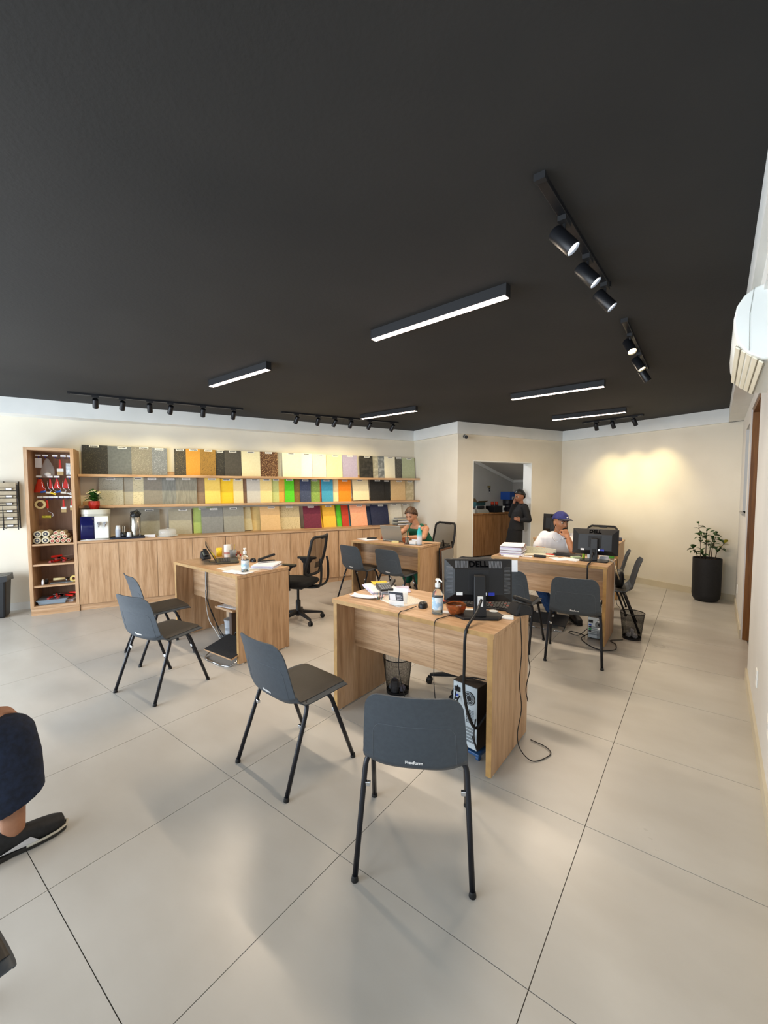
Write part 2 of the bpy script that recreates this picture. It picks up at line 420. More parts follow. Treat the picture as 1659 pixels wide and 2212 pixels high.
brl = sthing('back_room_fill', 'added square white fill light on the back room ceiling', 'ceiling lamp', 6.75, .25, 2.6)  # unseen fill light, added because the back room came out too dark
MB().box(-.17, .17, -.17, .17, -.045, 0).build('fill_frame', WHITEP, brl, bevel=.004); MB().box(-.15, .15, -.15, .15, -.05, -.045).build('diffuser', mat('fill_white', '#ffffff', .5, emit='#f4f6ff', estr=5), brl)
_l = bpy.data.lights.new('back_room_fill_light', 'AREA'); _l.shape = 'SQUARE'; _l.size = .3; _l.energy = 16; _l.color = (.95, .97, 1.0)
_o = bpy.data.objects.new('back_room_fill_light', _l); col.objects.link(_o); _o.parent = brl; _o.location = (0, 0, -.055)

# ------------------------------------------------------------------ ceiling fittings
LEDW = mat('led_diffuser', '#fff0e6', .4, emit='#ffe3d2', estr=9.0)
def linear_lamp(p0, p1, label):
    p0 = Vector(p0); p1 = Vector(p1); L = (p1 - p0).length; a = math.degrees(math.atan2(p1.y - p0.y, p1.x - p0.x))
    t = thing('linear_lamp', label, 'ceiling lamp', ((p0.x + p1.x) / 2, (p0.y + p1.y) / 2, CEIL), a, 'linear led lamps on the black ceiling')
    MB().box(-L / 2, L / 2, -.025, .025, -.062, 0).build('housing', BLK2, t, bevel=.002)
    MB().box(-L / 2 + .004, L / 2 - .004, -.022, .022, -.068, -.062).build('diffuser', LEDW, t)
    for s in (-1, 1): MB().box(s * L / 2 - .003, s * L / 2 + .003, -.026, .026, -.066, 0).build('end_cap', BLK2, t)
    l = bpy.data.lights.new('linear_lamp_light', 'AREA'); l.shape = 'RECTANGLE'; l.size = L - .02; l.size_y = .04; l.energy = 27; l.color = (1.0, .82, .62)
    o = bpy.data.objects.new('linear_lamp_light', l); col.objects.link(o); o.parent = t; o.location = (0, 0, -.072)
linear_lamp((-1.875, 2.36, 0), (-.875, 2.27, 0), 'longest looking linear lamp on the ceiling above the front desk')
linear_lamp((-4.05, 2.42, 0), (-3.06, 2.375, 0), 'linear ceiling lamp above the desk with the open black laptop')
linear_lamp((-4.12, 4.90, 0), (-3.10, 4.83, 0), 'linear ceiling lamp above the desk of the woman in green')
linear_lamp((-1.82, 4.90, 0), (-.83, 4.84, 0), 'linear ceiling lamp above the desk of the man in the cap')
linear_lamp((-1.86, 6.75, 0), (-.865, 6.64, 0), 'linear ceiling lamp above the rearmost desk, near the far wall')
WARM = (1.0, .81, .40)
LENS_ON = mat('spot_lens_cool', '#ffffff', .3, emit='#e9f4ff', estr=14); LENS_W = mat('spot_lens_warm', '#fff3d8', .3, emit='#ffe6b0', estr=12); LENS_OFF = mat('spot_lens_off', '#55565a', .2)
SPOTBLK = mat('spotlight_black', '#191a1e', .38, .2)
def track(p0, p1, spots, label, group, lens, power, color, size=70, blend=.6):
    """spots: (fraction along the rail, aim direction)"""
    p0 = Vector((*p0, CEIL)); p1 = Vector((*p1, CEIL)); L = (p1 - p0).length; a = math.degrees(math.atan2(p1.y - p0.y, p1.x - p0.x))
    t = thing('track_rail', label, 'track light', p0, a, 'track light rails on the ceiling')
    MB().box(0, L, -.017, .017, -.022, 0).build('rail', SPOTBLK, t, bevel=.002)
    for x in (0, L): MB().box(x - .012, x + .012, -.02, .02, -.025, 0).build('rail_end', BLK2, t)
    inv = Matrix.Rotation(-R(a), 3, 'Z')
    for fr_, aim, lm in spots:
        x = L * fr_; d = (inv @ Vector(aim)).normalized()
        h = MB(); h.box(x - .035, x + .035, -.016, .016, -.042, -.020); h.tube([(x, 0, -.042), (x, 0, -.075)], .007, 8)
        hd = h.build('spot_mount', BLK2, t)
        c = Vector((x, 0, -.105)); r0 = .031
        xx, yy = frame_from(d); M = Matrix((( xx.x, yy.x, d.x, c.x), (xx.y, yy.y, d.y, c.y), (xx.z, yy.z, d.z, c.z), (0, 0, 0, 1)))
        k = MB().lathe([(.0, -.058), (.026, -.058), (r0, -.052), (r0, .056), (.0275, .057), (.0265, .045), (0, .045)], 20, M).build('spot_head', SPOTBLK, t, auto=40)
        MB().lathe([(0, .046), (.026, .046), (.026, .0475), (0, .0475)], 20, M).build('lens', lm, k)
        if lm is not LENS_OFF:
            l = bpy.data.lights.new('spot_light', 'SPOT'); l.energy = power; l.color = color; l.spot_size = R(size); l.spot_blend = blend; l.shadow_soft_size = .02
            o = bpy.data.objects.new('spot_light', l); col.objects.link(o); o.parent = t; o.location = c + d * .062
            o.rotation_euler = d.to_track_quat('-Z', 'Y').to_euler()
aw = Vector((SN.x, SN.y, -1.05)); aw2 = Vector((SN.x, SN.y, -1.25))
def aims(fr, v, lm): return [(f, (v + SU * random.uniform(-.25, .25)), lm) for f in fr]
t1a, t1b = SW(.545, -.52), SW(2.47, -.42)
track(t1a.xy, t1b.xy, aims((.13, .27, .42, .54, .74, .94), aw, LENS_W), 'long black track with six spotlights above the shelves and tall cabinet', 0, LENS_W, 15, WARM, 75, .8)
t2a, t2b = SW(3.02, -.45), SW(4.97, -.40)
track(t2a.xy, t2b.xy, aims((.11, .28, .42, .56, .73, .95), aw, LENS_W), 'black track with six spotlights ending near the wall corner', 0, LENS_W, 15, WARM, 75, .8)
v3 = Vector((.75, .1, -.9))
track((-.49, 1.56), (-.445, 2.58), [(.27, v3, LENS_ON), (.62, v3, LENS_ON), (.96, v3, LENS_ON)], 'large black track with three cool white spotlights, closest to the camera', 0, LENS_ON, 9, (.88, .95, 1), 60, .7)
track((-.44, 3.18), (-.44, 4.56), [(.20, Vector((.45, -.55, -1)), LENS_W), (.58, Vector((.55, -.2, -1)), LENS_W), (.90, Vector((.55, .3, -1)), LENS_OFF)], 'short black track with two lit spotlights near the air conditioner', 0, LENS_W, 8, (1, .9, .7), 60, .7)
fd = Vector((SU.x, SU.y, -1.45))
t5a, t5b = SW(7.72, -1.87), SW(7.80, -2.80)
track(t5a.xy, t5b.xy, [(.24, fd + SN * .35, LENS_W), (.53, fd + SN * .05, LENS_W), (.88, fd - SN * .15, LENS_W)], 'small black track with three spotlights close to the cream far wall', 0, LENS_W, 36, WARM, 62, 1.0)
# ------------------------------------------------------------------ wall units
tc_ = sthing('tall_cabinet', 'tall open oak cabinet holding paint rollers and brushes', 'cabinet', 0, 0)
W_ = .492; CH = 2.073; DPT = SH_D - .004
for x in (0, W_ - .036): MB().box(x, x + .036, 0, DPT, .085, CH).build('side_panel', WV, tc_, bevel=.0015)
MB().box(.036, W_ - .036, 0, DPT, CH - .036, CH).build('top_panel', WH, tc_, bevel=.0015)
MB().box(.036, W_ - .036, DPT - .012, DPT, .115, CH - .036).build('back_panel', noise_mat('oak_back_panel', '#8f6f5a', '#a18069', 3, 5, .6, stretch=(14, 14, .9)), tc_)
for z in (.863, .613, .345): MB().box(.036, W_ - .036, .01, DPT - .012, z, z + .022).build('shelf', WH, tc_, bevel=.001)
MB().box(.036, W_ - .036, .0, DPT - .012, .085, .117).build('bottom_panel', WH, tc_, bevel=.001)
MB().box(0.004, W_ - .002, .012, DPT, 0, .085).build('plinth', WH, tc_)
# low cabinets: three units under one worktop
def low_unit(s0, edges, label):
    t = sthing('base_cabinet', label, 'cabinet', s0, 0, group='low cabinets under the sample boards')
    w = edges[-1] - edges[0]
    MB().box(0, w, .021, DPT, .08, .868).build('body', WV, t)
    MB().box(0, w, .03, DPT, 0, .08).build('plinth', WH, t)
    for a, b in zip(edges[:-1], edges[1:]):
        MB().box(a - s0 + .0018, b - s0 - .0018, .0, .0195, .083, .862).build('door', WV, t, bevel=.001)
low_unit(.497, [.497, .938, 1.386, 1.827, 2.272], 'oak low cabinet with four doors below the water dispenser')
low_unit(2.278, [2.278, 2.757, 3.247, 3.66, 4.066], 'oak low cabinet with four doors behind the mesh office chair')
low_unit(4.072, [4.072, 4.515, 4.955, 5.395, 5.835], 'oak low cabinet with four doors behind the desk of the woman in green')
wt = tag(MB().box(0, 5.340, -.012, DPT, .870, .900).build('worktop', WH, None, bevel=.0015, loc=SW(.497, 0), rot=(0, 0, SANG)), 'long oak worktop running over the low cabinets under the boards', 'worktop')
SHD = .235
for nm, z, lab in (('wall_shelf', 1.762, 'upper long oak wall shelf carrying the top row of sample boards'), ('wall_shelf', 1.342, 'lower long oak wall shelf carrying the middle row of sample boards')):
    t = sthing(nm, lab, 'shelf', .497, 0, group='long oak wall shelves')
    MB().box(0, 5.345, SHD, DPT, z - .034, z).build('board', WH, t, bevel=.0015)
    MB().box(0.02, 5.33, DPT - .018, DPT, z, z + .055).build('ledge', WH, t)
# sample boards ------------------------------------------------------------------------------------
def board_mat(key, c1, c2=None, kind='plain'):
    n = 'board_' + key
    if n in _M: return _M[n]
    c2 = c2 or c1
    if kind == 'plain': return noise_mat(n, c1, c2, 40, 3, .7, bump=.15, bscale=120)
    if kind == 'speck': return noise_mat(n, c1, c2, 85, 2, .7, lo=.55, hi=.62, bump=.2)
    if kind == 'marble': return noise_mat(n, c1, c2, 16, 6, .5, lo=.44, hi=.58, bump=.2)
    if kind == 'wood': return noise_mat(n, c1, c2, 9, 4, .7, stretch=(7, 7, .8), lo=.42, hi=.55, bump=.4)
LBLW = mat('label_white', '#e9e9e4', .6)
# flat label print: a broken dark line
LBL = mat('label_print', '#e9e9e4', .6)
def _label_print():
    m = LBL; b = m.node_tree.nodes['Principled BSDF']; tc = nd(m, 'ShaderNodeTexCoord'); sp = nd(m, 'ShaderNodeSeparateXYZ'); lk(m, tc.outputs['Generated'], sp.inputs[0])
    n = nd(m, 'ShaderNodeTexNoise'); n.inputs['Scale'].default_value = 14; lk(m, tc.outputs['Generated'], n.inputs[0])
    a = nd(m, 'ShaderNodeMath'); a.operation = 'COMPARE'; a.inputs[1].default_value = .5; a.inputs[2].default_value = .22; lk(m, sp.outputs[2], a.inputs[0])
    c = nd(m, 'ShaderNodeMath'); c.operation = 'COMPARE'; c.inputs[1].default_value = .5; c.inputs[2].default_value = .40; lk(m, sp.outputs[0], c.inputs[0])
    g = nd(m, 'ShaderNodeMath'); g.operation = 'GREATER_THAN'; g.inputs[1].default_value = .42; lk(m, n.outputs[0], g.inputs[0])
    x = nd(m, 'ShaderNodeMath'); x.operation = 'MULTIPLY'; lk(m, a.outputs[0], x.inputs[0]); lk(m, c.outputs[0], x.inputs[1])
    y = nd(m, 'ShaderNodeMath'); y.operation = 'MULTIPLY'; lk(m, x.outputs[0], y.inputs[0]); lk(m, g.outputs[0], y.inputs[1])
    mx = nd(m, 'ShaderNodeMixRGB'); mx.inputs[1].default_value = (*lin('#e9e9e4'), 1); mx.inputs[2].default_value = (*lin('#2c2c2c'), 1)
    lk(m, y.outputs[0], mx.inputs[0]); lk(m, mx.outputs[0], b.inputs['Base Color'])
_label_print()
_lblmesh = MB().box(-.055, .055, -.001, 0, -.014, .014).mesh('name_label', LBL)
ROWS = {'top shelf': (1.762, .40, .26), 'middle shelf': (1.342, .385, .26), 'worktop': (.900, .385, .12)}
# (s0, s1, description, colour, second colour, kind, layer, label?)   layer 0 = back, 1 = front
B1 = [(.53, .822, 'black flecked', '#2b2b2b', '#47443f', 'speck', 1, 1), (.822, 1.101, 'slate grey', '#5c6266', '#666c70', 'plain', 1, 1), (1.101, 1.355, 'stone grey flecked', '#7d7a70', '#97948a', 'speck', 1, 1),
      (1.355, 1.547, 'blue grey flecked', '#747a80', '#989ca2', 'speck', 1, 1), (1.640, 1.797, 'dark speckled', '#3d3a34', '#6a6048', 'speck', 1, 1), (1.797, 1.99, 'amber orange', '#c98f35', '#d29a42', 'speck', 1, 1),
      (1.99, 2.21, 'gold speckled', '#9a7636', '#6f5528', 'speck', 1, 1), (2.21, 2.345, 'black grained', '#2f2e2b', '#4d4a42', 'speck', 0, 1), (2.34, 2.583, 'dark taupe', '#46433e', '#4e4b45', 'plain', 1, 1),
      (2.59, 2.883, 'cream', '#e2dcb6', '#e8e2be', 'plain', 1, 1), (2.88, 3.162, 'brown speckled', '#53341f', '#b7936b', 'speck', 1, 1), (3.155, 3.245, 'narrow grey', '#9c9a90', '#a4a298', 'plain', 0, 0),
      (3.24, 3.54, 'warm white', '#ece4c6', '#f0e8cc', 'plain', 1, 1), (3.535, 3.765, 'bright white', '#f3efe0', '#f5f1e4', 'plain', 0, 1), (3.765, 4.002, 'ivory', '#e7e2c8', '#ece7cf', 'plain', 1, 1),
      (4.01, 4.304, 'pale lime cream', '#dedca6', '#e4e2b0', 'plain', 1, 1), (4.31, 4.60, 'lavender', '#9c95b4', '#a49dbb', 'plain', 1, 1), (4.650, 4.913, 'black marbled', '#141414', '#2e2d2b', 'marble', 1, 1),
      (4.90, 5.04, 'pale grey marbled', '#9d9b8c', '#b9b7a6', 'marble', 0, 0), (5.03, 5.165, 'blue grey marbled', '#6d7377', '#9ba0a2', 'marble', 0, 0), (5.156, 5.383, 'pale ivory', '#ece7cb', '#f0ebd2', 'plain', 1, 1),
      (5.375, 5.555, 'dark grey flecked', '#55554e', '#737268', 'speck', 0, 1), (5.54, 5.825, 'sage green', '#aab292', '#b2ba9a', 'plain', 1, 1)]
B2 = [(.705, .991, 'light grey', '#b7b8ac', '#9d9e92', 'speck', 1, 1), (.985, 1.112, 'narrow stone grey', '#a5a396', '#adab9e', 'plain', 0, 0), (1.105, 1.242, 'flecked cream', '#d3ccac', '#b6af90', 'speck', 0, 1),
      (1.24, 1.472, 'taupe grey', '#827e74', '#8a867c', 'plain', 1, 1), (1.472, 1.657, 'blue grey grained', '#878a85', '#787b77', 'wood', 1, 1), (1.653, 1.937, 'wood textured grey', '#959385', '#858377', 'wood', 1, 1),
      (1.93, 2.055, 'narrow brown', '#89745f', '#927d68', 'plain', 0, 0), (2.049, 2.268, 'pale yellow', '#efd169', '#f2d673', 'plain', 1, 1), (2.262, 2.465, 'golden yellow', '#f3cb2b', '#f5cf38', 'plain', 0, 1),
      (2.462, 2.607, 'beige cream', '#e7d79f', '#ecdca8', 'plain', 1, 1), (2.60, 2.668, 'narrow cocoa', '#7d614d', '#866a56', 'plain', 0, 0), (2.665, 2.874, 'silver grey', '#c6c5bd', '#cccbc3', 'plain', 1, 1),
      (2.872, 3.06, 'buttermilk', '#ead693', '#efdc9c', 'plain', 1, 1), (3.05, 3.19, 'pale green', '#bcc77f', '#c3cd88', 'plain', 0, 1), (3.18, 3.28, 'narrow orange tan', '#dca347', '#e0aa50', 'plain', 0, 0),
      (3.274, 3.43, 'bright green', '#4fc41d', '#58cc28', 'plain', 1, 1), (3.42, 3.54, 'olive brown', '#7a6133', '#8d7443', 'speck', 0, 0), (3.537, 3.722, 'navy flecked', '#34405e', '#4a5675', 'speck', 1, 1),
      (3.715, 3.89, 'leaf green', '#7d9d4a', '#96b264', 'speck', 0, 1), (3.888, 3.92, 'thin rust', '#a44a26', '#ac522e', 'plain', 0, 0), (3.917, 4.127, 'sky blue', '#3793b7', '#3f9bbf', 'plain', 1, 1),
      (4.12, 4.238, 'narrow cream', '#e6d6a5', '#ebdbac', 'plain', 0, 0), (4.234, 4.47, 'vivid orange', '#ee8613', '#f18e20', 'plain', 1, 1), (4.515, 4.833, 'tilted vanilla', '#e6dab1', '#ebdfb8', 'plain', 1, 1),
      (4.863, 5.151, 'black', '#1c1b1a', '#262524', 'plain', 1, 1), (5.145, 5.285, 'narrow black', '#20201f', '#2b2a29', 'speck', 0, 1), (5.293, 5.609, 'tan', '#c9ab7c', '#cfb284', 'plain', 1, 1), (5.60, 5.812, 'beige marbled', '#b2a684', '#c6bb9b', 'marble', 0, 1)]
B3 = [(1.145, 1.429, 'grey', '#8d8c82', '#959489', 'plain', 1, 1), (1.547, 1.851, 'beige grey', '#a39f8d', '#aba795', 'plain', 1, 1), (1.873, 2.15, 'pistachio green', '#aac06d', '#b0c675', 'plain', 0, 1),
      (1.981, 2.287, 'steel grey', '#7e8180', '#868988', 'plain', 2, 1), (2.295, 2.597, 'warm grey', '#8f8f85', '#97978d', 'plain', 2, 1), (2.59, 2.73, 'narrow putty', '#b8ad87', '#c0b58f', 'plain', 1, 0),
      (2.70, 2.86, 'straw', '#cdb579', '#d3bb80', 'plain', 0, 0), (2.85, 3.165, 'sand', '#d2b07c', '#d8b684', 'plain', 2, 1), (3.145, 3.507, 'flecked sandstone', '#c5b58d', '#a8986f', 'speck', 1, 1),
      (3.562, 3.869, 'burgundy', '#5e1630', '#691d38', 'plain', 2, 1), (3.85, 3.93, 'thin yellow', '#e5b726', '#e9bd30', 'plain', 0, 0), (3.915, 4.15, 'mustard yellow', '#dfae36', '#e4b540', 'plain', 1, 1),
      (4.14, 4.19, 'thin olive', '#6f7a35', '#77823d', 'plain', 0, 0), (4.182, 4.275, 'narrow bright green', '#4fbf22', '#58c72c', 'plain', 0, 0), (4.268, 4.40, 'brick red', '#b13419', '#b93c21', 'plain', 1, 0),
      (4.392, 4.44, 'thin blue', '#4d8ba6', '#5593ae', 'plain', 0, 0), (4.425, 4.745, 'salmon pink', '#e5a27e', '#eaaa87', 'plain', 2, 1), (4.70, 4.90, 'denim blue', '#2e3a5a', '#364262', 'plain', 0, 1),
      (4.83, 5.196, 'dark navy', '#1d2440', '#252c48', 'plain', 2, 1), (5.196, 5.511, 'pearl white', '#d6d3c4', '#dcd9ca', 'plain', 1, 1), (5.505, 5.727, 'pearl grey', '#cbc8bb', '#d1cec1', 'plain', 0, 1)]
for rname, rows in (('top shelf', B1), ('middle shelf', B2), ('worktop', B3)):
    z0, h0, dfront = ROWS[rname]
    for k, (s0, s1, desc, c1, c2, kind, layer, lab) in enumerate(rows):
        h = h0 + random.uniform(-.006, .004); th = .010
        db = (.330, .298, .262)[layer] if rname == 'worktop' else (.400, .378, .356)[layer]   # where its foot stands
        room = SH_D - .02 - db - th if rname == 'worktop' else SH_D - .024 - db - th
        room -= layer * .014
        lean = math.degrees(math.asin(max(0.01, min(.24, room / h))))
        pv = rows[k - 1][2] if k else None; nx = rows[k + 1][2] if k + 1 < len(rows) else None
        where = f'between {pv} and {nx}' if pv and nx else ('at the end by the tall cabinet' if nx else 'at the end by the wall corner')
        if rname == 'worktop' and not pv: where = 'beside the steel thermos'
        t = sthing('sample_board', f'{desc} sample board on the {rname}, {where}', 'sample board', s0, db, z0, group=f'sample boards on the {rname}')
        w_ = s1 - s0; M = RX(-lean)
        tilt = 2.0 if 'tilted' in desc else (3.0 if 'putty' in desc else random.uniform(-.3, .3))
        M = RX(-lean) @ RY(-tilt)
        body = MB().box(0, w_, 0, th, abs(math.sin(R(tilt))) * w_, h, M).build('panel', board_mat(desc.replace(' ', '_'), c1, c2, kind), t)
        if lab:
            o = bpy.data.objects.new('name_label', _lblmesh); col.objects.link(o); o.parent = t
            o.matrix_local = M @ T(w_ * random.uniform(.45, .62), -.0008, h - .016) @ (Matrix.Diagonal((min(1, w_ / .16), 1, 1, 1)))

# ------------------------------------------------------------------ desks
def desk(label, loc, rz, w=1.19, d=.575, legs=True):
    t = thing('office_desk', label, 'desk', loc, rz, 'oak office desks')
    hx = w / 2; H_ = .805
    MB().box(-hx, hx, -d / 2, d / 2, H_ - .028, H_).build('desk_top', WH, t, bevel=.0018)
    for s in (-1, 1):
        x0 = s * (hx - .008); x1 = s * (hx - .040)
        lg = MB().box(min(x0, x1), max(x0, x1), -d / 2 + .006, d / 2 - .006, .008, H_ - .028).build('side_panel', WV, t, bevel=.0015)
        for y in (-d / 2 + .05, d / 2 - .05): MB().lathe([(.014, 0), (.016, .008)], 10, T((x0 + x1) / 2, y, 0)).build('glide', WHITEP, lg)
        xe0, xe1 = min(x0, x1), max(x0, x1)
        MB().box(xe0 + .0005, xe1 - .0005, -d / 2 + .0045, -d / 2 + .0065, .009, H_ - .0285).build('edge_band', WEDGE, lg)
    MB().box(-hx + .001, hx - .001, -d / 2 - .0012, -d / 2 + .0005, H_ - .0275, H_ - .0005).build('edge_band', WEDGE, t)
    MB().box(-hx + .040, hx - .040, -d / 2 + .19, -d / 2 + .208, .425, H_ - .028).build('modesty_panel', WH, t, bevel=.001)
    return t
D1 = desk('oak desk closest to the camera, with the large black monitor', (-1.44, 2.377, 0), -.4)
D2 = desk('oak desk with the open black laptop, nearest the tall cabinet', (-3.81, 2.435, 0), -1.2, 1.18)
D3 = desk('oak desk where the woman in green works, by the wall corner', (-3.525, 4.93, 0), 2.0, 1.18)
D4 = desk('oak desk where the man in the blue cap sits', (-1.305, 4.84, 0), .8)
D5 = desk('oak desk farthest back, behind the man in the cap', (-1.485, 6.90, 0), .5)

# ------------------------------------------------------------------ visitor chairs
def lerp(a, b, t): return a + (b - a) * t
PROF = [(.221, .440), (.211, .449), (.15, .451), (.07, .447), (-.03, .442), (-.10, .437), (-.150, .435), (-.178, .460), (-.196, .53), (-.214, .61), (-.237, .70), (-.268, .788)]
HW = [.208, .212, .215, .216, .215, .214, .213, .211, .208, .203, .195, .185]
def prof_at(t):
    x = t * (len(PROF) - 1); i = min(int(x), len(PROF) - 2); f = x - i
    return lerp(PROF[i][0], PROF[i + 1][0], f), lerp(PROF[i][1], PROF[i + 1][1], f), lerp(HW[i], HW[i + 1], f)
def shell_pt(u, v, off=0.0):
    """u in -1..1 across, v in 0..1 from the front lip to the top of the back"""
    au = abs(u)
    def cut(rc, w):
        k = max(0.0, (au * w - (w - rc)) / rc); return rc * (1 - math.sqrt(max(0, 1 - k * k)))
    # arc lengths front .0 .. total ~.88
    a = cut(.035, .206) / .88; b = cut(.058, .185) / .88
    t = a + (1 - a - b) * v
    y, z, w = prof_at(t)
    bk = max(0.0, min(1.0, (t - .45) / .25)); bend = math.exp(-((t - .58) / .10) ** 2)
    y += .030 * u * u * bk; z += .050 * u ** 4 * bend
    z += -.010 * u ** 6 * (1 - bk)
    return Vector((u * w, y, z))
def chair_proto():
    t = thing('visitor_chair', 'x', 'chair', group='grey plastic visitor chairs')
    nu, nv = 30, 44
    sh = MB().grid(lambda i, j: shell_pt(math.sin(math.pi * (i - .5)), j), nu, nv).build('shell', PLASTIC, t, smooth=True, solid=.0065)
    es = sh.modifiers.new('split', 'EDGE_SPLIT'); es.split_angle = R(45)
    def pad(i, j):
        u = (i * 2 - 1) * .86; v = .045 + j * .43
        p = shell_pt(u, v); e = min(1, min(i, 1 - i) * 9, min(j, 1 - j) * 9)
        return p + Vector((0, 0, .006 + .009 * math.sqrt(max(0, e))))
    MB().grid(pad, 14, 16).build('seat_pad', PAD, t, smooth=True, label='dark vinyl seat pad')
    def bp(u, v):
        p = shell_pt(u, v); q = shell_pt(u, v + .01); r = shell_pt(u + .01, v)
        n = (r - p).cross(q - p).normalized()
        if n.y > 0: n = -n
        return p + n * .0036
    line = [bp(-.80, .60 + .22 * k / 8) for k in range(9)] + [bp(-.80 + .16 * (1 - math.cos(R(90 * k / 6))), .82 + .038 * math.sin(R(90 * k / 6))) for k in range(1, 7)] + [bp(-.6 + 1.2 * k / 10, .858) for k in range(11)] + [bp(.80 - .16 * (1 - math.sin(R(90 * k / 6))), .82 + .038 * math.cos(R(90 * k / 6))) for k in range(1, 7)] + [bp(.80, .82 - .22 * k / 8) for k in range(9)]
    MB().tube(line, .0011, 5).build('moulded_line', mat('moulded_line', '#565c63', .5), sh)
    # maker's lettering low on the back
    p = bp(0, .665); q = bp(0, .70); up = (q - p).normalized(); xr = Vector((1, 0, 0)); nn = xr.cross(up)
    M = Matrix(((xr.x, up.x, nn.x, p.x + .0), (xr.y, up.y, nn.y, p.y), (xr.z, up.z, nn.z, p.z), (0, 0, 0, 1)))
    text_obj('Flexform', .020, 'lettering', mat('white_print', '#f2f2f2', .5), sh, M @ T(0, 0, .0006), .0004, bold=.0006)
    for sx in (-1, 1):
        for sy in (-1, 1):
            foot = Vector((sx * .232, sy * .235, .012)); knee = Vector((sx * .214, sy * .088, .405))
            top = Vector((sx * .188, sy * .072, .430)); inn = Vector((sx * .06, sy * .05, .4315))
            dirv = (knee - foot).normalized()
            pts = [foot, foot.lerp(knee, .5), knee - dirv * .03] + [((1 - k) ** 2) * (knee - dirv * .03) + 2 * k * (1 - k) * (knee + dirv * .028) + k * k * top for k in (.2, .4, .6, .8)] + [top, inn]
            lg = MB().tube(pts, .0118, 10).build('leg', STEELBLK, t, smooth=True)
            MB().lathe([(.0, -.012), (.0140, -.012), (.0150, -.009), (.0140, .000), (.0124, .006), (.0121, .010)], 12, T(*foot)).build('rubber_foot', RUBBER, lg, smooth=True)
            cpt = foot.lerp(knee, .80) + Vector((-sx * .018, 0, 0))
            MB().box(-.011, .011, -.008, .008, -.010, .010, T(*cpt)).build('coupling_clip', CHROME, lg, bevel=.003)
    for sy in (-.05, .05): MB().tube([(-.10, sy, .4285), (.10, sy, .4285)], .011, 8).build('crossbar', STEELBLK, t, smooth=True)
    return t
ch0 = chair_proto()
CHAIRS = [('grey visitor chair in front, its back to the camera', (-.969, 1.526), 28.7), ('grey visitor chair turned side-on at the front desk corner', (-1.831, 1.574), -4.0),
          ('grey visitor chair nearer the camera at the laptop desk', (-3.378, 1.546), 10.8), ('grey visitor chair behind another, closer to the tall cabinet', (-4.10, 1.86), -8.0),
          ('grey visitor chair facing the cap man, its whole back visible', (-.906, 4.162), 10.3), ('grey visitor chair partly hidden behind the big front monitor', (-1.49, 4.18), 0),
          ('grey visitor chair nearer the cabinets at the green-top woman desk', (-3.84, 4.535), -5.0), ('grey visitor chair nearer the camera at the green-top woman desk', (-3.22, 4.545), -3.0),
          ('grey visitor chair side-on, whose leg stands behind the waste bin', (-.763, 5.422), 100.0), ('grey visitor chair side-on, tucked behind the cap man desk end', (-.955, 6.06), 97.0)]
for i, (lab, (x, y), a) in enumerate(CHAIRS):
    if i == 0:
        ch0.location = (x, y, 0); ch0.rotation_euler = (0, 0, R(a)); ch0['label'] = lab
    else: clone(ch0, lab, (x, y, 0), a)
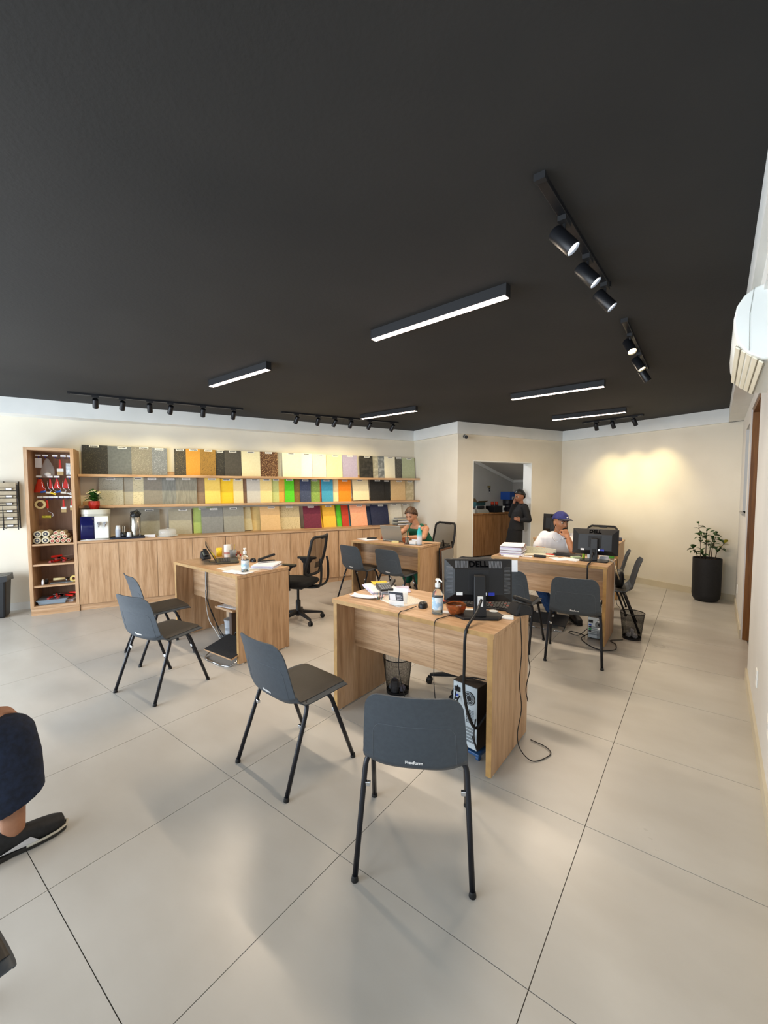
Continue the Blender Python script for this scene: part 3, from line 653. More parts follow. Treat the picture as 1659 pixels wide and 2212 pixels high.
# ------------------------------------------------------------------ office chairs
MESHM = mat('chair_mesh', '#1d1613', .9, spec=.1, alpha=.62)
def office_chair(label, loc, rz, arms=True, seat_z=.47, bh=.50):
    t = thing('office_chair', label, 'office chair', loc, rz, 'black office chairs')
    for k in range(5):
        a = 72 * k + 18; M = RZ(a)
        ar = MB().hexa([M @ Vector(p) for p in ((.02, -.024, .085), (.29, -.016, .062), (.29, .016, .062), (.02, .024, .085))], [M @ Vector(p) for p in ((.02, -.022, .125), (.29, -.012, .082), (.29, .012, .082), (.02, .022, .125))]).build('base_arm', BLK2, t, bevel=.004)
        cs = MB()
        for s in (-1, 1): cs.lathe([(0, -.009), (.022, -.009), (.027, -.005), (.027, .005), (.022, .009), (0, .009)], 14, M @ T(.292, s * .0125, .027) @ RX(90))
        cs.box(.278, .306, -.006, .006, .02, .064, M)
        cs.build('caster', BLK, ar, auto=40)
    MB().lathe([(0, .06), (.030, .06), (.030, .235), (.026, .24), (.026, .245), (.015, .245), (.015, seat_z - .06), (0, seat_z - .06)], 14).build('gas_column', BLK, t, auto=40)
    MB().box(-.10, .10, -.10, .12, seat_z - .075, seat_z - .045).build('seat_plate', BLK2, t, bevel=.006)
    MB().tube([(.08, .05, seat_z - .065), (.16, .06, seat_z - .075), (.21, .06, seat_z - .12)], .007, 8).build('lever', BLK, t, smooth=True)
    FAB = noise_mat('black_fabric', '#0c0c0e', '#141416', 150, 2, .9, bump=.2)
    def seat(i, j):
        a = 2 * math.pi * i; ph = -math.pi / 2 + math.pi * j
        c_, s_ = math.cos(a), math.sin(a); n = .45
        x = math.copysign(abs(c_) ** n, c_) * .235; y = math.copysign(abs(s_) ** n, s_) * .235
        k = abs(math.cos(ph)) ** .35; z = math.sin(ph)
        return Vector((x * k, y * k + .02, seat_z - .005 + .042 * z))
    MB().grid(seat, 32, 10, closed_u=True).build('seat', FAB, t, smooth=True)
    # back frame: curved outline tube with a mesh panel inside
    def bk(u, z):  # u -1..1, z 0..1
        w = .205 + .022 * math.sin(math.pi * z)
        y = -.235 - .055 * math.sin(math.pi * (z * .8)) * .3 - .10 * z + .055 * u * u
        return Vector((u * w, y, seat_z + .10 + bh * z))
    loop = [bk(-1, z / 10) for z in range(1, 10)] + [bk(-1 + .15 * k, .97) for k in range(1, 13)] + [bk(1, 1 - z / 10) for z in range(1, 10)] + [bk(1 - .15 * k, .03) for k in range(1, 13)]
    fr_ = MB().tube(bez(loop + [loop[0]], 3)[:-1], .0165, 8, closed=True).build('back_frame', BLK2, t, smooth=True)
    MB().grid(lambda i, j: bk((i * 2 - 1) * .97, .03 + .94 * j), 10, 14).build('back_mesh', MESHM, t, smooth=True)
    for k in range(7): MB().tube([bk(-.45, .20 + .022 * k) + Vector((0, -.008, 0)), bk(0, .20 + .022 * k) + Vector((0, -.01, 0)), bk(.45, .20 + .022 * k) + Vector((0, -.008, 0))], .004, 5).build('lumbar_rib', BLK, t)
    sp = [(0, -.05, seat_z - .06), (0, -.26, seat_z - .045), (0, -.335, seat_z + .02), (0, -.345, seat_z + .20), (0, -.33, seat_z + .30)]
    for s in (-1, 1): MB().tube(bez([(s * .05, *p[1:]) if i < 2 else (s * .10, *p[1:]) for i, p in enumerate(sp)] , 6), .014, 8).build('back_support', BLK, t, smooth=True)
    MB().box(-.06, .06, -.355, -.325, seat_z + .06 + bh, seat_z + .085 + bh).build('coat_bar', BLK, t, bevel=.006)
    if arms:
        for s in (-1, 1):
            aa = MB(); aa.hexa([(s * .20, -.02, seat_z - .06), (s * .27, -.02, seat_z - .06), (s * .27, .05, seat_z - .06), (s * .20, .05, seat_z - .06)] if s > 0 else [(s * .27, -.02, seat_z - .06), (s * .20, -.02, seat_z - .06), (s * .20, .05, seat_z - .06), (s * .27, .05, seat_z - .06)],
                    [(s * .255, -.03, seat_z - .03), (s * .285, -.03, seat_z - .03), (s * .285, .06, seat_z - .03), (s * .255, .06, seat_z - .03)] if s > 0 else [(s * .285, -.03, seat_z - .03), (s * .255, -.03, seat_z - .03), (s * .255, .06, seat_z - .03), (s * .285, .06, seat_z - .03)])
            aa.box(min(s * .255, s * .287), max(s * .255, s * .287), -.028, .058, seat_z - .03, seat_z + .17)
            aa.hexa([(s * .271 - .016, -.03, seat_z + .17), (s * .271 + .016, -.03, seat_z + .17), (s * .271 + .016, .06, seat_z + .17), (s * .271 - .016, .06, seat_z + .17)], [(s * .271 - .022, -.07, seat_z + .225), (s * .271 + .022, -.07, seat_z + .225), (s * .271 + .022, .10, seat_z + .225), (s * .271 - .022, .10, seat_z + .225)])
            st = aa.build('armrest_post', BLK2, t, bevel=.004)
            MB().prism(rrect(.085, .245, .03), seat_z + .226, seat_z + .25, T(s * .271, .01, 0)).build('armrest_pad', BLK, t, bevel=.005)
    return t
office_chair('black mesh-back office chair with armrests beside the low cabinets', (-3.80, 3.33, 0), 112, bh=.465)
office_chair('black office chair behind the front desk, mostly hidden by the monitor', (-1.44, 2.99, 0), 186, seat_z=.385)
office_chair('black mesh-back office chair the woman in green sits on', (-3.30, 5.60, 0), 163, seat_z=.44)
office_chair('black office chair the man in the cap sits on', (-1.50, 5.64, 0), 200, seat_z=.42, bh=.34)
office_chair('black office chair behind the rearmost desk', (-1.30, 7.42, 0), 178, seat_z=.36)

# ------------------------------------------------------------------ monitors
def monitor(label, loc, rz, w=.43, h=.285, z0=.895, tilt=6, sticker=False, stand_w=.075, base='hex', dx=0.0, inputs=True, slats=True, group='black computer monitors'):
    """seen from behind: local -y is the back; loc is the foot of the stand"""
    t = thing('computer_monitor', label, 'monitor', loc, rz, group)
    zt = z0 - loc[2]
    M = T(dx, .055, zt + h / 2) @ RX(-tilt)
    bw, bh = w / 2, h / 2; ib, ih = bw - .060, bh - .062; il = -bh + .045
    b = MB()
    f0 = [(-bw, .018, -bh), (bw, .018, -bh), (bw, .018, bh), (-bw, .018, bh)]; f1 = [(-bw, -.004, -bh), (bw, -.004, -bh), (bw, -.004, bh), (-bw, -.004, bh)]
    f2 = [(-ib, -.034, il), (ib, -.034, il), (ib, -.034, ih), (-ib, -.034, ih)]
    q = []
    for k in range(4): q += [(k, 4 + k, 4 + (k + 1) % 4, (k + 1) % 4), (4 + k, 8 + k, 8 + (k + 1) % 4, 4 + (k + 1) % 4)]
    b.add(f0 + f1 + f2, q + [(0, 1, 2, 3), (11, 10, 9, 8)], M)
    hb = b.build('housing', BLK, t, bevel=.003)
    MB().box(-bw + .012, bw - .012, .0182, .0192, -bh + .014, bh - .012, M).build('screen', mat('dark_screen', '#08090b', .1), t)
    # vent slats on the sloping rim
    vs = mat('vent_grey', '#70747a', .45)
    if inputs and slats:
        def slat(p0, p1):
            return MB().tube([M @ Vector(p0), M @ Vector(p1)], .0018, 4)
        n = 20
        for s in (-1, 1):
            for k in range(n):
                z = lerp(il + .01, ih + .012, k / (n - 1)); a = .15; e = .80
                p0 = Vector((s * lerp(ib, bw, a), lerp(-.034, -.004, a) - .0006, z)); p1 = Vector((s * lerp(ib, bw, e), lerp(-.034, -.004, e) - .0006, z))
                slat(p0, p1).build('vent_slat', vs, hb)
        n = 40
        for k in range(n):
            x = -ib * .95 + ib * 1.9 * k / (n - 1)
            if abs(x) < .066 and slats: continue
            slat((x, lerp(-.034, -.004, .15) - .0006, lerp(ih, bh, .15)), (x, lerp(-.034, -.004, .8) - .0006, lerp(ih, bh, .8))).build('vent_slat', vs, hb)
    if inputs:
        for x, mm in ((-.115, WHITEP), (.075, mat('vga_blue', '#1d35b8', .4)), (.03, CHROME)):
            MB().box(x - .018, x + .018, -.041, -.034, il - .004, il + .014, M).build('video_plug', mm, t)
    rt_ = math.degrees(math.atan2(.062, .030)); text_obj('DELL', .052, 'lettering', mat('gloss_black_print', '#020203', .12), hb, M @ T(0, -.0205, bh - .032) @ RX(rt_), .0015, bold=.0016)
    MB().box(-.062, .062, -.037, -.034, -.062, .062, M).build('mount_plate', BLK2, t, bevel=.001)
    # stand
    st = MB(); zc = zt + h / 2
    st.hexa([(dx - stand_w / 2, -.055, .012), (dx + stand_w / 2, -.055, .012), (dx + stand_w / 2, -.030, .012), (dx - stand_w / 2, -.030, .012)], [(dx - stand_w / 2 + .004, -.020, zc + .04), (dx + stand_w / 2 - .004, -.020, zc + .04), (dx + stand_w / 2 - .004, .0155, zc + .045), (dx - stand_w / 2 + .004, .0155, zc + .045)])
    stb = st.build('stand', BLK, t, bevel=.006)
    MB().box(dx - .016, dx + .016, -.0545, -.0495, .075, .135, RX(0)).build('cable_slot', WHITEP if base == 'hex' else BLK2, stb)
    if base == 'hex':
        MB().prism([(-.145, -.02), (-.10, -.085), (.10, -.085), (.145, -.02), (.12, .085), (-.12, .085)], 0, .014, T(dx, .005, 0)).build('foot', BLK, t, bevel=.004)
    else:
        MB().prism(rrect(.27, .18, .03), 0, .012, T(dx, .01, 0)).build('foot', BLK, t, bevel=.004)
    if sticker: MB().box(.0, .036, -.002, .0, -.07, 0, M @ T(bw - .002, -.002, bh - .006)).build('note_card', PAPER, t)
    return t
M1 = monitor('big black monitor seen from behind on the front desk', (-1.045, 2.33, .805), 33, .408, .258, .886, 5, True)
M4 = monitor('black monitor seen from behind, in front of the man in the cap', (-.905, 4.855, .805), 3, .44, .275, .868, 8, base='round', dx=.02, slats=False)
def plain_vent(o): pass
M5 = monitor('black flat monitor on the rearmost desk, above the man in the cap', (-1.83, 6.80, .805), -14, .40, .28, .89, 4, inputs=False, base='round')

# ------------------------------------------------------------------ things on and under the front desk
DZ0 = .805
def cable(name, label, pts, r=.0032, m=None, group='loose black cables', n=8):
    return tag(MB().tube(bez(pts, n), r, 6).build(name, m or BLK, None, smooth=True), label, 'cable', group)
def pump_bottle(label, loc, rz=0, tint='#dfeef8', pump=True):
    t = thing('sanitizer_bottle', label, 'bottle', loc, rz, 'clear pump bottles of hand sanitizer')
    CL = mat('clear_plastic', '#f4fafc', .05, trans=.92, ior=1.25)
    MB().lathe([(.0, 0), (.030, 0), (.034, .006), (.034, .115), (.030, .135), (.018, .152), (.013, .156), (.013, .168), (0, .168)], 22).build('bottle_body', CL, t, smooth=True)
    MB().lathe([(0, .004), (.0305, .004), (.0315, .009), (.0315, .075), (0, .075)], 20).build('gel', mat('sanitizer_gel', '#cfe6f2', .08, trans=.8, ior=1.33), t, smooth=True)
    MB().lathe([(.0344, .030), (.0344, .105)], 22, cap=False).build('wrap_label', noise_mat('sanitizer_label', '#a9cbe6', '#e8f1f6', 26, 2, .5, lo=.45, hi=.55), t, smooth=True)
    p = MB(); p.lathe([(.0155, .164), (.0165, .166), (.0165, .186), (.012, .190), (.006, .192), (.006, .205), (.014, .206), (.014, .216), (0, .218)], 16)
    p.tube([(0, 0, .211), (.030, 0, .211), (.042, 0, .203)], .0048, 8); p.build('pump', WHITEP, t, auto=40)
    return t
pump_bottle('clear pump bottle of hand sanitizer beside the big front monitor', (-1.275, 2.235, DZ0), -25)
# computer mouse with its cable
ms = thing('computer_mouse', 'black computer mouse on the front desk, its cable hanging down', 'mouse', (-1.42, 2.30, DZ0), 25)
def mouse_pt(i, j):
    a = 2 * math.pi * i; ph = math.pi / 2 * j
    r = math.cos(ph) ** .6 if j < 1 else 0
    return Vector((math.cos(a) * .031 * r, math.sin(a) * .052 * r, .002 + .034 * math.sin(ph) ** .8 * (1 - .22 * math.sin(a) * r)))
MB().grid(mouse_pt, 24, 8, closed_u=True).build('mouse_body', BLK, ms, smooth=True)
MB().lathe([(0, -.004), (.009, -.004), (.009, .004), (0, .004)], 12, T(0, .026, .024) @ RY(90)).build('scroll_wheel', mat('grey_rubber', '#5b5d61', .5), ms)
cable('mouse_cable', 'thin black mouse cable hanging down the front of the desk', [(-1.44, 2.25, DZ0 + .012), (-1.455, 2.16, DZ0 + .006), (-1.46, 2.088, DZ0 + .004), (-1.458, 2.076, .74), (-1.45, 2.077, .60), (-1.455, 2.08, .45), (-1.43, 2.12, .25), (-1.42, 2.2, .06), (-1.36, 2.35, .008), (-1.2, 2.42, .008)], .0028)
cable('keyboard_cable', 'thin black cable hanging down below the sanitizer bottle', [(-1.17, 2.27, DZ0 + .006), (-1.20, 2.16, DZ0 + .006), (-1.205, 2.088, DZ0 + .004), (-1.206, 2.076, .75), (-1.205, 2.077, .60), (-1.205, 2.08, .42), (-1.20, 2.12, .2), (-1.19, 2.2, .01), (-1.14, 2.3, .008)], .0028)
cable('monitor_cable', 'thick black cable bundle hanging from the monitor stand', [(-1.005, 2.275, .925), (-1.0, 2.20, .87), (-1.005, 2.10, DZ0 + .012), (-1.008, 2.072, .76), (-1.012, 2.074, .60), (-1.015, 2.082, .44), (-1.005, 2.12, .30), (-.975, 2.15, .22), (-.95, 2.2, .26), (-.93, 2.24, .30)], .009)
# keyboard
def keyboard(label, loc, rz, w=.43, d=.13, red=False):
    t = thing('keyboard', label, 'keyboard', loc, rz, 'computer keyboards')
    MB().hexa([(-w / 2, -d / 2, 0), (w / 2, -d / 2, 0), (w / 2, d / 2, 0), (-w / 2, d / 2, 0)], [(-w / 2, -d / 2, .012), (w / 2, -d / 2, .012), (w / 2, d / 2, .022), (-w / 2, d / 2, .022)]).build('case', BLK2, t, bevel=.003)
    km = MB().box(-.0078, .0078, -.0078, .0078, 0, .007).mesh('key', mat('black_key', '#1c1d20', .5)); kr = MB().box(-.0078, .0078, -.0078, .0078, 0, .007).mesh('key_red', mat('red_key_legend', '#7c2a22', .5))
    for r in range(6):
        for c in range(22):
            x = -w / 2 + .016 + c * (w - .032) / 21; y = -d / 2 + .014 + r * (d - .028) / 5
            o = bpy.data.objects.new('key', kr if red and (r * 7 + c * 3) % 11 == 0 else km); col.objects.link(o); o.parent = t
            o.location = (x, y, .012 + .010 * (y + d / 2) / d); o.rotation_euler = (R(4), 0, 0)
    if red:
        for s in (-1, 1): MB().box(s * w / 2 - .006, s * w / 2 + .006, -d / 2, d / 2, .003, .019).build('side_accent', mat('orange_accent', '#d8452a', .4), t, bevel=.003)
    return t
keyboard('black keyboard with orange accents behind the big front monitor', (-1.16, 2.55, DZ0), 12, red=True)
# amber glass bowl with sweets
bw = thing('glass_bowl', 'amber glass bowl of sweets beside the front monitor', 'bowl', (-1.175, 2.285, DZ0), 0)
AMB = mat('amber_glass', '#d9824a', .06, trans=.75, ior=1.3)
def bowl_pt(i, j):
    a = 2 * math.pi * i; r = .026 + .034 * math.sin(j * math.pi / 2); z = .001 + .066 * (1 - math.cos(j * math.pi / 2)) ** .8
    r *= 1 + .05 * math.sin(6 * a) * j; return Vector((r * math.cos(a), r * math.sin(a), z))
MB().grid(bowl_pt, 36, 10, closed_u=True).build('bowl_wall', AMB, bw, smooth=True, solid=.003)
MB().lathe([(0, .001), (.027, .001), (.027, .004), (0, .004)], 20).build('bowl_base', AMB, bw)
for k in range(9):
    a = k * 2.4; r = .012 + .022 * ((k * 37) % 10) / 10
    tag(MB().ball((0, 0, 0), (.013, .010, .008), 10, 6).build('wrapped_sweet', mat('sweet_%d' % (k % 3), ('#f0e2b6', '#7a3d20', '#d9a64a')[k % 3], .35), None, smooth=True, loc=(-1.175 + r * math.cos(a), 2.285 + r * math.sin(a), DZ0 + .015 + .012 * (k // 3)), rot=(.3 * k, .5 * k, k)), 'small wrapped sweet in the amber glass bowl', 'sweet', 'sweets in the amber bowl')
# card holder, calendar sheet, papers, calculator, stapler
def sheet(name, label, loc, rz, w, h, m, cat='paper', th=.0008, curl=.0, group=None):
    t = MB().grid(lambda i, j: Vector(((i - .5) * w, (j - .5) * h, .0006 + curl * (abs(i * 2 - 1) ** 3 + abs(j * 2 - 1) ** 4) * .5)), 8, 8).build(name, m, None, smooth=True, solid=th, loc=loc, rot=(0, 0, R(rz)))
    return tag(t, label, cat, group)
def print_mat(name, base, ink, sx=14, sy=22, thr=.55):
    if name in _M: return _M[name]
    m = mat(name, base, .7); b = m.node_tree.nodes['Principled BSDF']; tc = nd(m, 'ShaderNodeTexCoord'); mp = nd(m, 'ShaderNodeMapping'); mp.inputs['Scale'].default_value = (sx, sy, 1); lk(m, tc.outputs['Generated'], mp.inputs[0])
    br = nd(m, 'ShaderNodeTexBrick'); br.inputs['Color1'].default_value = (*lin(ink), 1); br.inputs['Color2'].default_value = (*lin(base), 1); br.inputs['Mortar'].default_value = (*lin(base), 1); br.inputs['Scale'].default_value = 1.0; br.inputs['Mortar Size'].default_value = .11; br.inputs['Bias'].default_value = thr - .5
    lk(m, mp.outputs[0], br.inputs[0]); lk(m, br.outputs[0], b.inputs['Base Color']); return m
CHART = print_mat('colour_chart_print', '#ddd6cc', '#8b7668', 8, 6, .35)
sheet('colour_chart', 'printed colour chart lying under the card stand on the front desk', (-1.645, 2.36, DZ0), -20, .32, .24, CHART)
ch = thing('card_stand', 'white tent card with dark panel on the front desk', 'card stand', (-1.585, 2.255, DZ0 + .002), 14)
for s, nm in ((-1, 'front_face'), (1, 'rear_face')):
    MB().box(-.052, .052, -.001, .001, 0, .098, T(0, s * .026, 0) @ RX(-s * 14)).build(nm, WHITEP, ch)
Mc = T(0, -.026, 0) @ RX(14)
MB().box(-.050, .050, -.0018, -.0009, .034, .095, Mc).build('printed_panel', mat('card_dark_print', '#3c4450', .4), ch)
MB().box(-.044, -.002, -.0024, -.0016, .036, .080, Mc).build('white_square', PAPER, ch)
for k in range(4): MB().box(.006, .044 - .008 * (k % 2), -.0023, -.0017, .044 + .009 * k, .048 + .009 * k, Mc).build('text_line', mat('card_grey_text', '#b9bec6', .5), ch)
def paper_stack(label, loc, rz, n, w=.21, h=.297, group='stacks of papers', mats=None, jitter=.012, th=.004):
    t = thing('paper_stack', label, 'papers', loc, rz, group); z = 0
    rnd = random.Random(int(loc[0] * 1000) + n)
    for k in range(n):
        m = (mats or [PAPER])[k % len(mats or [PAPER])]
        hh = th * rnd.uniform(.5, 1.3)
        MB().box(-w / 2, w / 2, -h / 2, h / 2, z, z + hh, T(rnd.uniform(-jitter, jitter), rnd.uniform(-jitter, jitter), 0) @ RZ(rnd.uniform(-5, 5) * jitter / .012)).build('sheaf', m, t)
        z += hh + .0002
    return t
LAV = noise_mat('lavender_paper', '#c9c4e2', '#d5d1ea', 10, 2, .8); YEL = mat('yellow_paper', '#eac13e', .7); PINKP = mat('pink_paper', '#e6bcc6', .7)
paper_stack('loose stack of white papers under the calculator on the front desk', (-1.93, 2.50, DZ0), 55, 4, .20, .28, mats=[PAPER, PAPER, LAV], th=.006)
sheet('yellow_note', 'yellow paper on the papers behind the calculator', (-1.985, 2.575, DZ0 + .028), 50, .12, .12, YEL, curl=.006)
sheet('lavender_sheet', 'lavender sheet sticking out behind the calculator', (-1.80, 2.60, DZ0), 40, .13, .20, LAV, curl=.004)
sheet('receipt_slip', 'curled white receipt slips at the front desk edge near the card stand', (-1.87, 2.25, DZ0), 15, .20, .075, PAPER, curl=.022)
sheet('pink_slip', 'small pink slip beside the curled receipts', (-1.80, 2.325, DZ0 + .001), 30, .07, .05, PINKP, curl=.01)
cl = thing('calculator', 'black desk calculator resting on papers', 'calculator', (-1.845, 2.45, DZ0 + .0285), 52)
MB().hexa([(-.05, -.075, 0), (.05, -.075, 0), (.05, .075, 0), (-.05, .075, 0)], [(-.05, -.075, .012), (.05, -.075, .012), (.05, .075, .030), (-.05, .075, .030)]).build('case', BLK, cl, bevel=.003)
MB().box(-.04, .04, .035, .062, .0275, .0300, RX(0)).build('display', mat('lcd_grey', '#8d948a', .2), cl)
km = MB().box(-.0065, .0065, -.005, .005, 0, .004).mesh('key', mat('calculator_key', '#7b7f85', .4))
for r in range(5):
    for c in range(5):
        o = bpy.data.objects.new('key', km); col.objects.link(o); o.parent = cl; y = -.062 + r * .019
        o.location = (-.036 + c * .018, y, .0125 + .018 * (y + .075) / .15); o.rotation_euler = (R(7), 0, 0)
sp = thing('stapler', 'black stapler leaning on the papers of the front desk', 'stapler', (-1.89, 2.60, DZ0 + .0005), 20)
MB().box(-.02, .02, -.07, .07, 0, .012).build('stapler_base', BLK, sp, bevel=.003)
MB().box(-.018, .018, -.07, .07, 0, .022, T(0, -.01, .022) @ RX(14)).build('stapler_arm', BLK, sp, bevel=.005)
sd = thing('card_pad', 'small fan of striped cards standing by the colour chart', 'cards', (-1.775, 2.275, DZ0), 40)
for k in range(6): MB().box(-.003 + k * .006, -.001 + k * .006, -.018, .018, 0, .05, RY(-12 + 5 * k)).build('card', (PAPER, mat('teal_card', '#4b7a7e', .6), YEL, BLK2)[k % 4], sd)
# phone handset dock, disc, white cards by the monitor
ph = thing('desk_phone', 'black cordless phone base at the front desk corner', 'telephone', (-.875, 2.535, DZ0), -35)
MB().hexa([(-.055, -.06, 0), (.055, -.06, 0), (.055, .06, 0), (-.055, .06, 0)], [(-.05, -.02, .075), (.05, -.02, .075), (.05, .055, .05), (-.05, .055, .05)]).build('phone_base', BLK2, ph, bevel=.008)
MB().box(-.024, .024, -.06, .06, 0, .026, T(.0, .02, .072) @ RX(-20)).build('handset', BLK, ph, bevel=.010)
dk = tag(MB().lathe([(0, 0), (.027, 0), (.029, .004), (.029, .012), (.025, .016), (0, .016)], 22).build('round_case', WHITEP, None, smooth=True, loc=(-1.0, 2.445, DZ0)), 'small round white case beside the monitor foot', 'case')
tag(MB().box(-.045, .045, -.028, .028, 0, .012).build('card_box', WHITEP, None, bevel=.002, loc=(-.905, 2.40, DZ0), rot=(0, 0, R(20))), 'flat white card box at the front desk edge beside the monitor', 'box')
sheet('white_note', 'white slip of paper under the monitor stand', (-1.11, 2.43, DZ0), 30, .14, .08, PAPER)
sheet('blue_leaflet', 'small blue and white leaflet beside the amber bowl', (-1.235, 2.30, DZ0), 30, .12, .06, print_mat('blue_leaflet_print', '#e6ecf3', '#4b6fb3', 3, 3, .5))
# cables on the right side of the desk
cable('phone_cable', 'thin black cable down the end panel of the front desk to the floor', [(-.86, 2.50, DZ0 + .02), (-.835, 2.45, DZ0 + .003), (-.826, 2.44, .74), (-.826, 2.46, .60), (-.826, 2.43, .42), (-.824, 2.47, .25), (-.822, 2.40, .12), (-.80, 2.40, .03), (-.72, 2.38, .006), (-.66, 2.50, .006), (-.70, 2.56, .006), (-.80, 2.58, .006)], .0028)
cable('power_lead', 'second thin black cable hanging at the rear of the end panel', [(-.85, 2.60, DZ0 + .02), (-.832, 2.60, DZ0 - .01), (-.826, 2.61, .66), (-.826, 2.58, .54), (-.826, 2.62, .44), (-.825, 2.55, .34), (-.825, 2.59, .24)], .0028)
# computer tower under the front desk
def pc_tower(label, loc, rz, w=.18, d=.36, h=.38, rear=-1):
    t = thing('computer_tower', label, 'computer', loc, rz, 'computer towers under desks')
    MB().box(-w / 2, w / 2, -d / 2, d / 2, .012, h).build('case', BLK, t, bevel=.003)
    GAL = noise_mat('galvanised_panel', '#b7c3cb', '#c6d1d8', 14, 2, .35)
    MB().box(-w / 2 + .004, w / 2 - .004, -d / 2 - .002, -d / 2, .016, h - .004).build('rear_panel', GAL, t)
    y = -d / 2 - .003
    ft = MB().lathe([(.010, 0), (.040, 0), (.040, .002), (.010, .002)], 22, T(.03, y, h - .075) @ RX(90)); f_ = ft.build('fan_grille', BLK2, t)
    for r_ in (.018, .026, .034): MB().tube([Vector((.03 + r_ * math.cos(k * .35), y - .003, h - .075 + r_ * math.sin(k * .35))) for k in range(18)], .0016, 4, closed=True).build('fan_ring', GAL, f_)
    MB().box(-.072, -.032, y - .004, y, h - .060, h - .032).build('power_socket', BLK, t)
    for k in range(5): MB().box(-.07, .065, y - .001, y + .001, .05 + k * .019, .062 + k * .019).build('slot_cover', mat('steel_slot', '#8d99a2', .3, .6), t)
    vg = mat('vent_hole', '#22262a', .6)
    hm = MB().box(-.0025, .0025, -.001, .001, -.0025, .0025).mesh('vent_hole', vg)
    for r in range(9):
        for c in range(6):
            o = bpy.data.objects.new('vent_hole', hm); col.objects.link(o); o.parent = t; o.location = (.012 + c * .009, y, h - .145 - r * .009)
    for k in range(4): MB().box(-.07, -.045, y - .004, y, h - .09 - k * .022, h - .077 - k * .022).build('port', (mat('port_blue', '#2a46a8', .4), BLK, mat('port_green', '#2d8a4e', .4), BLK)[k], t)
    for sx in (-1, 1): MB().box(sx * (w / 2 - .03) - .012, sx * (w / 2 - .03) + .012, -d / 2 + .03, d / 2 - .03, 0, .012).build('foot', RUBBER, t)
    return t
pc_tower('black computer tower with silver back under the front desk', (-1.035, 2.355, .055), -8, .17, .34, .385)
cart = thing('tower_stand', 'blue wheeled stand under the computer tower of the front desk', 'stand', (-1.035, 2.355, 0), -8)
BLU = mat('blue_plastic', '#2d5585', .4)
MB().box(-.095, .095, -.17, .17, .035, .053).build('platform', BLU, cart, bevel=.005)
for sx in (-1, 1):
    for sy in (-1, 1): MB().lathe([(0, -.009), (.017, -.009), (.017, .009), (0, .009)], 12, T(sx * .075, sy * .14, .0175) @ RY(90)).build('wheel', BLU, cart)
cable('tower_cable', 'black cable looping over the computer tower of the front desk', [(-1.09, 2.18, .36), (-1.10, 2.13, .33), (-1.11, 2.20, .42), (-1.06, 2.25, .452), (-.97, 2.28, .452)], .004)
cable('tower_lead', 'black cable bent down the back of the front tower', [(-.985, 2.17, .26), (-.97, 2.12, .19), (-.96, 2.14, .10), (-1.0, 2.16, .16)], .004)
# waste bins
def mesh_bin(label, loc, rz=0, rb=.085, rt=.112, h=.275):
    t = thing('waste_bin', label, 'bin', loc, rz, 'black wire mesh waste bins')
    WM = mat('wire_mesh', '#0c0c0d', .5, .3)
    w = MB(); n = 72; nr = 26
    for k in range(n):
        a = 2 * math.pi * k / n; c_, s_ = math.cos(a), math.sin(a)
        w.tube([(rb * c_, rb * s_, .02), (rt * c_, rt * s_, h)], .00062, 3, cap=False)
    for j in range(nr):
        z = .02 + (h - .02) * (j + .5) / nr; r = lerp(rb, rt, (z - .02) / (h - .02))
        w.tube([(r * math.cos(2 * math.pi * k / 28), r * math.sin(2 * math.pi * k / 28), z) for k in range(28)], .00055, 3, closed=True)
    wo = w.build('wire_wall', WM, t); wo['kind'] = 'stuff'
    MB().lathe([(rb, .02), (lerp(rb, rt, 1), h)], 40, cap=False).build('mesh_skin', mat('bin_gauze', '#060606', .9, spec=.05, alpha=.42), t, smooth=True)
    MB().tube([(rt * math.cos(2 * math.pi * k / 32), rt * math.sin(2 * math.pi * k / 32), h) for k in range(32)], .0045, 8, closed=True).build('rim', BLK, t, smooth=True)
    MB().lathe([(0, 0), (rb + .002, 0), (rb + .004, .022), (rb - .002, .022), (rb - .004, .006), (0, .006)], 32).build('bin_base', BLK, t, auto=40)
    return t
def crumple(label, loc, r, seed, m=None, group='crumpled paper in the bins'):
    rnd = random.Random(seed); b = bmesh.new(); bmesh.ops.create_icosphere(b, subdivisions=2, radius=r)
    for v in b.verts: v.co *= rnd.uniform(.68, 1.08)
    me = bpy.data.meshes.new('crumpled_paper'); b.to_mesh(me); b.free(); me.materials.append(m or PAPER)
    o = bpy.data.objects.new('crumpled_paper', me); col.objects.link(o); o.location = loc; return tag(o, label, 'paper', group)
b1 = (-1.835, 2.605); mesh_bin('black mesh waste bin under the front desk, holding a plastic cup', (*b1, 0))
for k, (dx, dy, z, r) in enumerate(((-.045, -.02, .033, .026), (.045, .0, .035, .028), (-.02, .045, .033, .026), (-.035, .01, .075, .022))): crumple('crumpled paper in the waste bin under the front desk', (b1[0] + dx, b1[1] + dy, z), r, k, LAV if k % 2 else PAPER)
tag(MB().lathe([(0, 0), (.034, 0), (.028, .10), (.0265, .10), (.032, .004), (0, .004)], 20).build('plastic_cup', mat('frosted_cup', '#a9abb2', .3, alpha=.8), None, smooth=True, loc=(b1[0] + .005, b1[1] - .045, .0075)), 'upturned grey plastic cup in the waste bin under the front desk', 'cup')
b4 = (-.535, 5.03); mesh_bin('black mesh waste bin on the open floor beside the cap man desk', (*b4, 0), 30)
for k, (dx, dy, z, r) in enumerate(((-.03, -.01, .036, .029), (.035, -.02, .036, .029), (.0, .04, .034, .027), (.0, -.005, .085, .025))): crumple('crumpled paper in the waste bin beside the cap man desk', (b4[0] + dx, b4[1] + dy, z), r, 20 + k)
